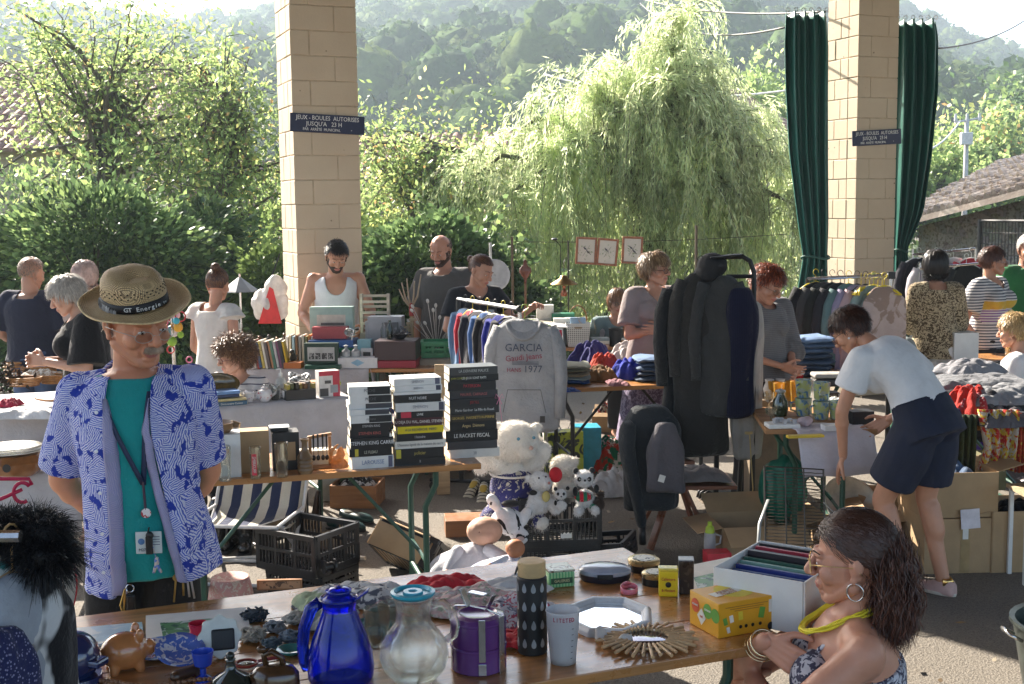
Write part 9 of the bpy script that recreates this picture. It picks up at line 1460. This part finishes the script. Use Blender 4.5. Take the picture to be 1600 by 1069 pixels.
T=thing('casserole','red enamel casserole under a white domed lid','casserole',on10(1240,596));g=MB();g.lathe([(0,0),(.06,0),(.068,.05),(0,.05)],n=30);g.put('pan',mat((.38,.01,.02),.2,coat=.6),T,sm='a');g=MB();g.lathe([(.070,.05),(.072,.056),(.05,.075),(.012,.085),(.012,.095),(0,.098)],n=30);g.put('lid',mat((.68,.67,.66),.2,trans=.2),T,sm='a')
T=thing('appliance','grey folding table grill with rounded pale lid','grill',on10(1293,604));g=MB();g.box((0,0,.03),(.2,.14,.05));g.put('base',mat((.06,.055,.05),.4),T,bev=.012);g=MB();g.box((0,0,.075),(.2,.14,.03));g.put('lid',mat((.5,.48,.44),.3),T,bev=.012)
pbox('dark chocolate box with printed name beneath the grill',on10(1295,624),.0,.11,.1,.045,mat((.05,.025,.015),.5),[txt('Chocolat',0,.03,.02,(.55,.45,.3),.1)])
T=thing('tray','white tray holding six clear plastic cups','tray',on10(1222,668),.05);g=MB();g.box((0,0,.012),(.17,.11,.024));g.put('tray',WHP,T,bev=.006)
for i,(x_,y_) in enumerate(((-.04,.0),(.0,.02),(.04,.0),(.01,-.03),(.06,-.03),(-.02,.03))):T=thing('plastic_cup',('small clear cup at the tray edge','small clear cup at the back of the tray','small clear cup near the yellow wallet','small clear cup at the tray front','small clear cup on the tray corner','small clear cup beside the dark jug on the tray')[i],'cup',tuple(V(*on10(1222,668,.0245))+V(x_,y_,0)),0,'clear cups on the white tray');g=MB();g.lathe([(0,0),(.010,0),(.014,.022),(.013,.022),(.009,.002),(0,.002)],n=16);g.put('cup',mat((.6,.6,.62),.15,trans=.3),T,sm='a')
T=thing('pink_wrap','crumpled clear pink wrapping beside the tray','wrapping',on10(1258,666));g=MB();g.ell((0,0,.025),(.045,.03,.028));me=remesh(g,.006,0);folds(me,.008,14,2);link('wrap',me,mat((.68,.55,.58),.3,trans=.3),T,True)
pbox('white open plastic food tray near the lilac cloth',on10(1303,672),.05,.12,.08,.028,mat((.7,.7,.7),.3),name='tray',cat='tray')
pbox('yellow envelope lying on the front edge of the glassware table',on10(1258,684),.12,.19,.04,.014,mat((.55,.38,.02),.5),name='envelope',cat='envelope')
heap('tissue','crumpled white tissue among the mugs',on10(1300,640),.16,.12,.07,WHP,seed=140);pbox('green toothed plastic bottle behind the white tissue',on10(1322,648),0,.04,.04,.10,mat((.03,.35,.2),.3),name='bottle',cat='bottle');pbox('clear crystal sugar bowl behind the mugs',on10(1320,640),.4,.06,.05,.09,gl,name='bowl',cat='bowl')
pbox('black shoulder case hanging at the end of the glassware table',(P(1352,660,6.4).x,6.5,.60),.1,.12,.1,.24,BLACK,name='case',cat='case')
T=thing('tote_bag','dark green crinkled bag hanging below the glassware table','bag',(P(1222,700,6.8).x,6.75,.34));g=MB();g.ell((0,0,.0),(.15,.09,.20));me=remesh(g,.012,1);folds(me,.02,7,3);link('bag',me,mat((.01,.16,.10),.35,trans=.2),T,True)
T=thing('wire_rack','rusty wire bed spring rack leaning between table and cardboard boxes','rack',(P(1248,770,5.9).x,5.95,.22));T.rotation_euler=(rad(-18),rad(6),rad(10));wm2=mat((.09,.075,.06),.4,metal=.6);g=MB()
for k in range(24):z=.02+.0165*k;g.tube([(-.155+.31*i/24,.006*math.sin(i*PI/2),z) for i in range(25)],.0022,4)
g.put('wires',wm2,T);g=MB();g.tube([(-.16,0,0),(.16,0,0),(.16,0,.42),(-.16,0,.42),(-.16,0,0)],.006,6);g.tube([(-.05,-.004,0),(-.05,-.004,.42)],.004,5);g.tube([(.05,-.004,0),(.05,-.004,.42)],.004,5);g.put('frame',wm2,T);g=MB();
for s in(-1,1):g=MB();g.tube([(s*.15,-.02,.25),(s*.24,-.12,.12),(s*.26,-.14,-.04),(s*.22,-.12,-.2)],.009,6,flat=.4);g.put('strap',mat((.32,.34,.34),.4,metal=.5),T,sm=True)
T=thing('enamel_pan','white enamel basin with handle hole beside the bending woman leg','basin',(P(1330,800,6.8).x,6.85,0));T.rotation_euler=(rad(50),0,.3);T.location.z=.22;g=MB();g.lathe([(0,-.04),(.12,-.04),(.17,.04),(.175,.045),(.165,.045),(.11,-.03),(0,-.03)],n=40);g.put('basin',mat((.62,.6,.52),.25,coat=.4),T,sm='a')
T=thing('cutting_board','pale chopping board with handle slot standing in the open box','board',(P(1318,812,6.4).x,6.4,.0));g=MB();g.prism([(math.cos(a)*.12,.14+math.sin(a)*.10) if math.sin(a)>0 else(math.cos(a)*.12,.0) for a in LS(0,2*PI,24)[:-1]],0,.012,(0,0,0),Rx(PI/2));g.put('board',wood((.55,.42,.25),.5),T,bev=.003);g=MB();g.box((0,-.0135,.195),(.07,.003,.014));g.put('handle_slot',mat((.1,.07,.04),.8),T)
obox('wide open cardboard box with folded flaps behind the white record box',(P(1185,830,6.5).x,6.6,0),rad(6),.46,.34,.22,flaps=(.16,.14));obox('second open cardboard box reaching behind the curly haired head',(P(1325,830,6.5).x,6.6,0),rad(-4),.30,.30,.20,flaps=(.0,.10))
T=thing('drink_bottle','child bottle with lime green cap in a red holder','bottle',(P(1109,850,6.4).x,6.4,.18));g=MB();g.lathe([(0,-.18),(.032,-.18),(.032,.02),(0,.02)],n=20);g.put('bottle',mat((.5,.5,.5),.1,trans=.2),T,sm='a');g=MB();g.lathe([(.026,.02),(.022,.05),(.012,.06),(.012,.08),(0,.082)],n=18);g.put('cap',mat((.4,.55,.05),.3),T,sm='a');g=MB();g.tube([(.03,0,.01),(.06,0,.0),(.055,0,-.04),(.03,0,-.05)],.006,6);g.put('handle',mat((.5,.5,.5),.2),T)
pbox('red box holding the child bottle',(P(1113,865,6.4).x,6.25,0),.1,.13,.1,.14,mat((.5,.02,.04),.4))
#  RAIL between the red haired and bending women
Yq=8.6;a,b=P(1262,436,Yq+.25),P(1392,430,Yq);T=thing('clothes_rail','silver clothes rail with yellow hangers in front of the ochre column','clothes rail',(b.x,b.y,0));L1=V(a.x-b.x,a.y-b.y,0);g=MB();g.tube([V(0,0,b.z),L1+V(0,0,a.z)],.014,10);g.tube([V(0,0,b.z-.02),V(0,0,.9)],.014,10);g.put('rail_bar',METAL,T,sm='a');g=MB();g.box((0,0,b.z),(.05,.05,.05));g.tube([V(0,0,.92),V(0,0,.04)],.018,10);g.tube([L1+V(0,0,a.z),L1+V(0,0,.04)],.016,10);g.tube([V(0,-.25,.04),V(0,.25,.04)],.014,8);g.tube([L1+V(0,-.25,.04),L1+V(0,.25,.04)],.014,8);g.put('stand',BLACK,T,sm='a')
dq=math.atan2(L1 .y,L1 .x)-PI/2
G2=[((.46,.37,.34),.34,.62,'beige blush tie dyed top facing outwards on yellow hanger'),((.25,.34,.33),.3,.5,'teal grey cardigan behind the beige top'),((.45,.32,.33),.32,.66,'pink lilac blouse on the silver rail'),((.28,.25,.36),.3,.66,'mauve knit on the silver rail'),((.12,.2,.2),.3,.6,'dark teal top on the silver rail'),((.03,.03,.035),.32,.62,'black jacket in the middle of the silver rail'),((.02,.022,.02),.34,.66,'black blazer with slim lapel on the silver rail'),((.05,.05,.05),.34,.66,'dark grey jacket on the silver rail'),((.014,.015,.017),.36,.70,'black coat at the far end of the silver rail')]
for i,(c,w_,ln,lab) in enumerate(G2):
 p_=V(b.x,b.y,0)+L1*(.10+.10*i);garm(lab,(p_.x,p_.y-(.05 if i==0 else 0),b.z-.07+.002*i),w_*.92,ln,.07,cloth(c,('blot',(.3,.22,.18),7.0,.5) if i==0 else None,Bm=.6),.1 if i==0 else dq+PI/2+.5,60+i,slv=.0 if i==0 else.4,name='garment',grp='garments on the silver rail',hang=HY if i in(0,1,4,8) else mat((.02,.02,.02),.4),neck=.08 if i==0 else.06,sh=.075)
for i in range(6):T=thing('hanger',('empty yellow hanger hooked','yellow hanger bunched','lime hanger','bright yellow hanger crossed','empty yellow hanger turned','yellow hanger at the rail joint')[i]+' near the end of the silver rail','hanger',tuple(V(b.x,b.y,b.z-.045)+L1*(.10+.05*i)),0,'spare yellow hangers');hanger(T,(0,0,-.02),.30,HY if i!=2 else HG,.4*i-.8,.07)
A11,B11=V(P(1150,590,8.2).x,8.2,0),V(P(1372,590,8.2).x,8.2,0);table('folding_table','table carrying the tall stack of folded jeans beneath the silver rail',A11,B11,.5,.77)
fj=folded('tall stack of folded dark blue jeans beside the grey shawl',(P(1270,570,8.35).x,8.38,.7705),.05,.29,.27,[(.045,jn(.5)),(.042,jn(.55)),(.042,jn(.8)),(.042,jn(.7)),(.042,jn(1.2)),(.042,jn(1.0)),(.04,jn(2.6))],seed=12,grp=None)
for i,(px,l) in enumerate(((1205,'white porcelain jug held near the shawl woman'),(1222,'white porcelain bowl near the shawl woman'))):T=thing('porcelain',l,'jug',(P(px,600,7.4).x,7.45,.77));g=MB();g.lathe([(0,0),(.03,0),(.04,.05),(.025,.09),(.03,.11),(0,.1)],n=20);g.put('jug',mat((.68,.66,.64),.15),T,sm='a')
pbox('small grey side table top under the porcelain',(P(1210,600,7.4).x,7.45,0),0,.3,.25,.768,mat((.2,.15,.1),.6),name='stool',cat='stool')
#  RIGHT CLOTHES HEAP TABLE, boxes under it
A12,B12=V(P(1488,640,6.9).x,6.55,0),V(P(1640,640,6.9).x,6.55,0);table('folding_table','table buried under clothes at the right frame edge',A12,B12,.9,.74)
def onr(px,Y,up=0):return(P(px,600,Y).x,Y,.742+up)
for i,(px,Y,up,w_,d_,h_,m_,lab) in enumerate(((1530,7.0,.15,.62,.40,.07,cl(.17,.175,.19),'heap of light grey knitwear on top of the right table'),(1560,6.75,.10,.5,.34,.09,cl(.24,.245,.26),'pale grey sweater sleeve spread over the heap'),(1515,7.2,.2,.36,.26,.08,cl(.24,.24,.26),'white sweatshirt folded at the back of the heap'),(1545,6.8,0,.6,.4,.18,cl(.03,.03,.035),'black garments filling the lower part of the heap'),(1512,6.68,.05,.26,.2,.15,cl(.48,.03,.02),'bright red garment poking out of the heap'),(1528,6.62,.04,.2,.16,.12,cloth((.35,.04,.05),('dots',(.5,.3,.3),60.0)),'red scarf with small white print'),(1500,6.65,0,.22,.2,.10,cl(.02,.03,.1),'navy jumper at the corner of the heap'),(1570,6.62,0,.4,.25,.10,cl(.12,.11,.12),'charcoal trousers along the front of the heap'))):heap('clothing',lab,onr(px,Y,up),w_,d_,h_,m_,seed=150+i,rz=.2*i,cat='clothes',grp='clothes heaped on the right table')
def drape(name,label,pts,Y,m,seed=1,amp=.02,cat='cloth',th=.004):
 g=MB();rows=[]
 for l,r_,y in pts:rows.append([P(l+(r_-l)*k/24,y,Y)+V(0,amp*math.sin(k*.9+seed)*(.4+.6*(y-pts[0][2])/(pts[-1][2]-pts[0][2]+1)),0) for k in range(25)])
 g.loft(rows,False,False);o=g.put(name,m,sm=True,solid=th);return tag(o,label,cat)
drape('patterned_trousers','red and yellow ethnic patterned trousers hanging down the front of the right table',[(1528,1592,640),(1534,1590,670),(1540,1586,700),(1530,1580,735)],6.48,cloth((.60,.42,.05),('blot',(.5,.04,.03),16.0,.5,(.55,.5,.42),.015,2.0),trans=.15),2,.03)
drape('patterned_trousers','second leg of flowered red trousers hanging beside the first',[(1588,1612,645),(1588,1612,690),(1584,1610,738)],6.5,cloth((.55,.09,.04),('dots',(.6,.45,.08),38.0),trans=.15),5,.02)
drape('olive_trousers','olive green trousers hanging off the corner of the right table',[(1492,1526,648),(1490,1524,700),(1486,1520,750)],6.5,cl(.05,.06,.025),3,.03,'trousers')
obox('large cardboard box with open flaps full of denim, topmost behind the shorts',(P(1500,800,6.25).x,6.45,.30),rad(3),.40,.36,.24,flaps=(.0,.14));heap('denim','blue denim clothes in the upper cardboard box',(P(1500,800,6.25).x,6.45,.40),.34,.3,.16,jn(1.3),seed=161,cat='clothes')
T=pbox('large closed cardboard box with tape strip under the denim box',(P(1500,860,6.25).x,6.45,0),rad(3),.40,.38,.295,CARD,[lbl(.02,.15,.05,.29,mat((.36,.25,.12),.3),.38,'tape'),lbl(.02,.22,.03,.07,PAPER,.385)])
T=thing('note','white paper note taped on the upper cardboard box','note',tuple(P(1518,812,6.23)));g=MB();g.box((0,0,0),(.10,.002,.105),Ry(-.08));g.put('paper',mat((.68,.64,.68),.6),T)
bpy.data.objects[T.name].location.y=6.245
obox('tall brown cardboard box cut off by the frame edge',(P(1600,860,6.2).x+.05,6.45,0),rad(2),.40,.36,.33,flaps=(.0,.12));heap('dark_clothes','black bag of clothes inside the edge cardboard box',(P(1600,860,6.2).x+.05,6.45,.2),.32,.28,.14,cl(.012,.012,.014),seed=163,cat='clothes')
obox('flattened cardboard box standing behind the bending woman legs',(P(1425,830,6.35).x,6.75,0),rad(-8),.30,.30,.26,flaps=(.10,.1))
pbox('row of olive paper sacks in the back cardboard box',(P(1520,750,6.9).x,6.95,.3),.1,.34,.2,.2,mat((.14,.13,.06),.8),name='sacks',cat='sack')
T=thing('shelf_unit','small white board shelf beside the cardboard boxes','shelf',(P(1650,775,6.0).x,6.15,.47));g=MB();g.box((0,0,0),(.28,.25,.02));g.put('board',wood((.5,.4,.25)),T);g=MB();[g.box((x_,y_,-.25),(.02,.02,.48)) for x_ in(-.12,.12) for y_ in(-.1,.1)];g.put('legs_frame',WHP,T);heap('jewellery','jewellery heap on the small board shelf',(T.location.x,T.location.y,.512),.2,.16,.03,mat((.4,.4,.42),.3,metal=.5,pat=('dots',(.1,.1,.12),60.0)),seed=165,n=16)
T=thing('steel_pot','tall steel stock pot on the ground behind the legs of the bending woman','pot',(P(1405,850,5.6).x,5.95,0));g=MB();g.lathe([(0,0),(.125,0),(.13,.01),(.13,.22),(.136,.225),(.136,.235),(.125,.235),(.12,.02),(0,.02)],n=40);g.put('pot',mat((.42,.41,.38),.35,metal=.8,var=.3),T,sm='a');g=MB();g.tube([(-.05,-.132,.17),(-.04,-.17,.17),(.04,-.17,.17),(.05,-.132,.17)],.006,6);g.put('handle',METAL,T)
T=thing('washtub','dark galvanised metal tub with handle at the lower right edge','tub',(P(1690,960,4.6).x,4.6,.0));T.rotation_euler=(0,0,0);g=MB();g.lathe([(0,.02),(.20,.02),(.25,.30),(.262,.305),(.262,.32),(.24,.315),(.19,.03),(0,.03)],n=40);g.put('tub',mat((.10,.12,.11),.35,metal=.8,var=.4),T,sm='a');g=MB();g.tube([(-.25,-.05,.26),(-.30,-.06,.29),(-.30,.02,.29),(-.25,.03,.26)],.008,7);g.put('handle',METAL,T,sm=True)
g=MB();g.tube([(0,0,.0),(0,0,-.0)],.01,4)
for i in range(7):q=G(1296+13*i,735-9*(i%3),0);shoe(('black pump','tan loafer','white trainer','brown boot shoe','black ballet flat','grey slipper','dark clog')[i]+' in the jumble of shoes under the glassware table',tuple(q),i*1.3,mat(((.02,.02,.02),(.3,.17,.08),(.6,.58,.55),(.12,.06,.03),(.02,.02,.03),(.25,.25,.27),(.05,.03,.03))[i],.5),BLACK,grp='shoes under the glassware table')
for i,(px,l) in enumerate(((1105,'black strappy sandal on the asphalt under the coats'),(1186,'second black strappy sandal beneath the coat stand'))):
 q=G(px,785,0);T=thing('sandal',l,'sandal',(q.x,q.y,0),.2,'pair of black sandals');g=MB();g.prism([(math.cos(a)*.042,math.sin(a)*.12) for a in LS(0,6.28,24)[:-1]],0,.025);g.put('sole',mat((.3,.24,.18),.7),T,bev=.004);g=MB();[g.tube([(-.042,y,.02),(-.03,y,.06),(0,y,.075),(.03,y,.06),(.042,y,.02)],.007,6,flat=1.6) for y in(-.06,-.02,.03,.07)];g.put('straps',BLACK,T,sm=True)
Yx=11.2;a,b=P(1426,398,Yx),P(1524,389,Yx-.2);T=thing('clothes_rail','double chrome clothes rail before the stone shed','clothes rail',(b.x,b.y,0));L2=V(a.x-b.x,a.y-b.y,0);g=MB();g.tube([V(0,0,b.z),L2+V(0,0,a.z)],.012,8);g.tube([V(0,-.2,b.z-.12),L2+V(0,-.2,a.z-.12)],.012,8)
for q in(V(0,0,0),L2):g.tube([q+V(0,0,b.z),q+V(0,0,0.02)],.012,8);g.tube([q+V(0,-.2,b.z-.12),q+V(0,-.2,0.02)],.012,8);g.tube([q+V(0,-.25,.02),q+V(0,.1,.02)],.012,6)
g.put('frame',METAL,T,sm='a')
for i,(c,l) in enumerate((((.5,.04,.06),'red cardigan at the shed end of the chrome rail'),((.02,.02,.022),'black dress on the chrome rail'),((.6,.6,.6),'white blouse on the chrome rail'),((.12,.08,.2),'violet top on the chrome rail'),((.015,.015,.017),'black top on the chrome rail'),((.45,.42,.45),'pale pink cardigan on the chrome rail'),((.02,.02,.03),'dark coat at the column end of the chrome rail'))):p_=V(b.x,b.y,0)+L2*(.06+.14*i);garm(l,(p_.x,p_.y-.1*(i%2),b.z-.08-.05*(i%2)),.34,.55,.09,cloth(c),dq+PI/2+.6,80+i,slv=.3,name='garment',grp='garments on the chrome rail',hang=WHP)
A13,B13=V(P(1478,520,9.0).x,8.75,0),V(P(1640,520,9.0).x,8.75,0);table('trestle_table','stall table in front of the striped top woman',A13,B13,.5,.80)
pbox('white plastic tub behind the zebra blouse',(P(1500,480,9.0).x,8.95,.802),0,.18,.2,.2,WHP,name='tub',cat='tub');pbox('dark purple crate under the far stall table',(P(1512,560,8.9).x,8.9,0),.1,.34,.3,.5,mat((.10,.04,.28),.4),name='crate',cat='crate');pbox('magenta bag below the far stall table',(P(1530,560,8.8).x+.1,8.75,0),.1,.12,.14,.55,mat((.4,.05,.22),.4),name='bag',cat='bag')
T=thing('folding_chair','black folding chair with empty seat behind the blond head','chair',(P(1560,560,8.0).x,8.1,0),.3);g=MB();g.box((0,.18,.78),(.4,.02,.16));g.put('backrest',BLACK,T,bev=.006);g=MB();g.box((0,0,.45),(.4,.36,.02));g.put('seat',BLACK,T,bev=.005)
for x_ in(-.2,.2):g=MB();g.tube([(x_,.18,.86),(x_,-.2,0)],.010,6);g.tube([(x_,-.15,.45),(x_,.25,0)],.010,6);g.put('leg_frame',BLACK,T)
T=thing('water_can','pale grey plastic churn beside the green curtain','churn',(P(1424,500,8.8).x,8.9,.0));g=MB();g.lathe([(0,.70),(.07,.70),(.075,.9),(.05,.95),(.02,.97),(0,.975)],n=26);g.put('churn',mat((.3,.34,.34),.3),T,sm='a');g=MB();g.box((0,0,.35),(.22,.2,.699));g.put('green_stand',mat((.01,.09,.05),.5),T)
for i,l in enumerate(('clear drinking glass on the far stall table','second clear drinking glass on the far stall table')):T=thing('tumbler',l,'glass',(P(1585+14*i,470,8.8).x,8.85,.802));g=MB();pr=[(0,0),(.03,0),(.036,.09)];g.lathe(pr+[(r-.002,z+.004) for r,z in pr[:0:-1]],n=20);g.put('glass',gl,T,sm=True)
r=np.random.default_rng(12);n=420;X=r.uniform(-4.5,4.5,n);Y=r.uniform(3.5,13,n);lt=leaves('fallen_leaves',np.stack([X,Y,np.full(n,.012)],1),.05,[mat((.25,.16,.06),.8),mat((.12,.08,.04),.8),mat((.35,.3,.22),.8)],None,np.stack([r.normal(size=n),r.normal(size=n),np.zeros(n)],1),.5,None,3,0);struct(lt,'stuff');tag(lt,'dry leaves and litter scattered over the asphalt','leaves')
#  haze
def haze(dens=.0012):
 m=MB();m.box((0,125,62),(640,340,128));h=m.put('haze',None) if False else link('haze',m.mesh('haze'),[])
 mt=bpy.data.materials.new('haze');t,o=nodes(mt);v=N(t,'VolumePrincipled');v.inputs['Color'].default_value=(.72,.86,1,1);v.inputs['Density'].default_value=dens;v.inputs['Anisotropy'].default_value=.2
 L(t,v.outputs[0],o.inputs['Volume']);h.data.materials.append(mt);struct(h,'stuff');tag(h,'pale morning haze in the valley air','haze')
haze()
bpy.data.scenes.remove(TMP)
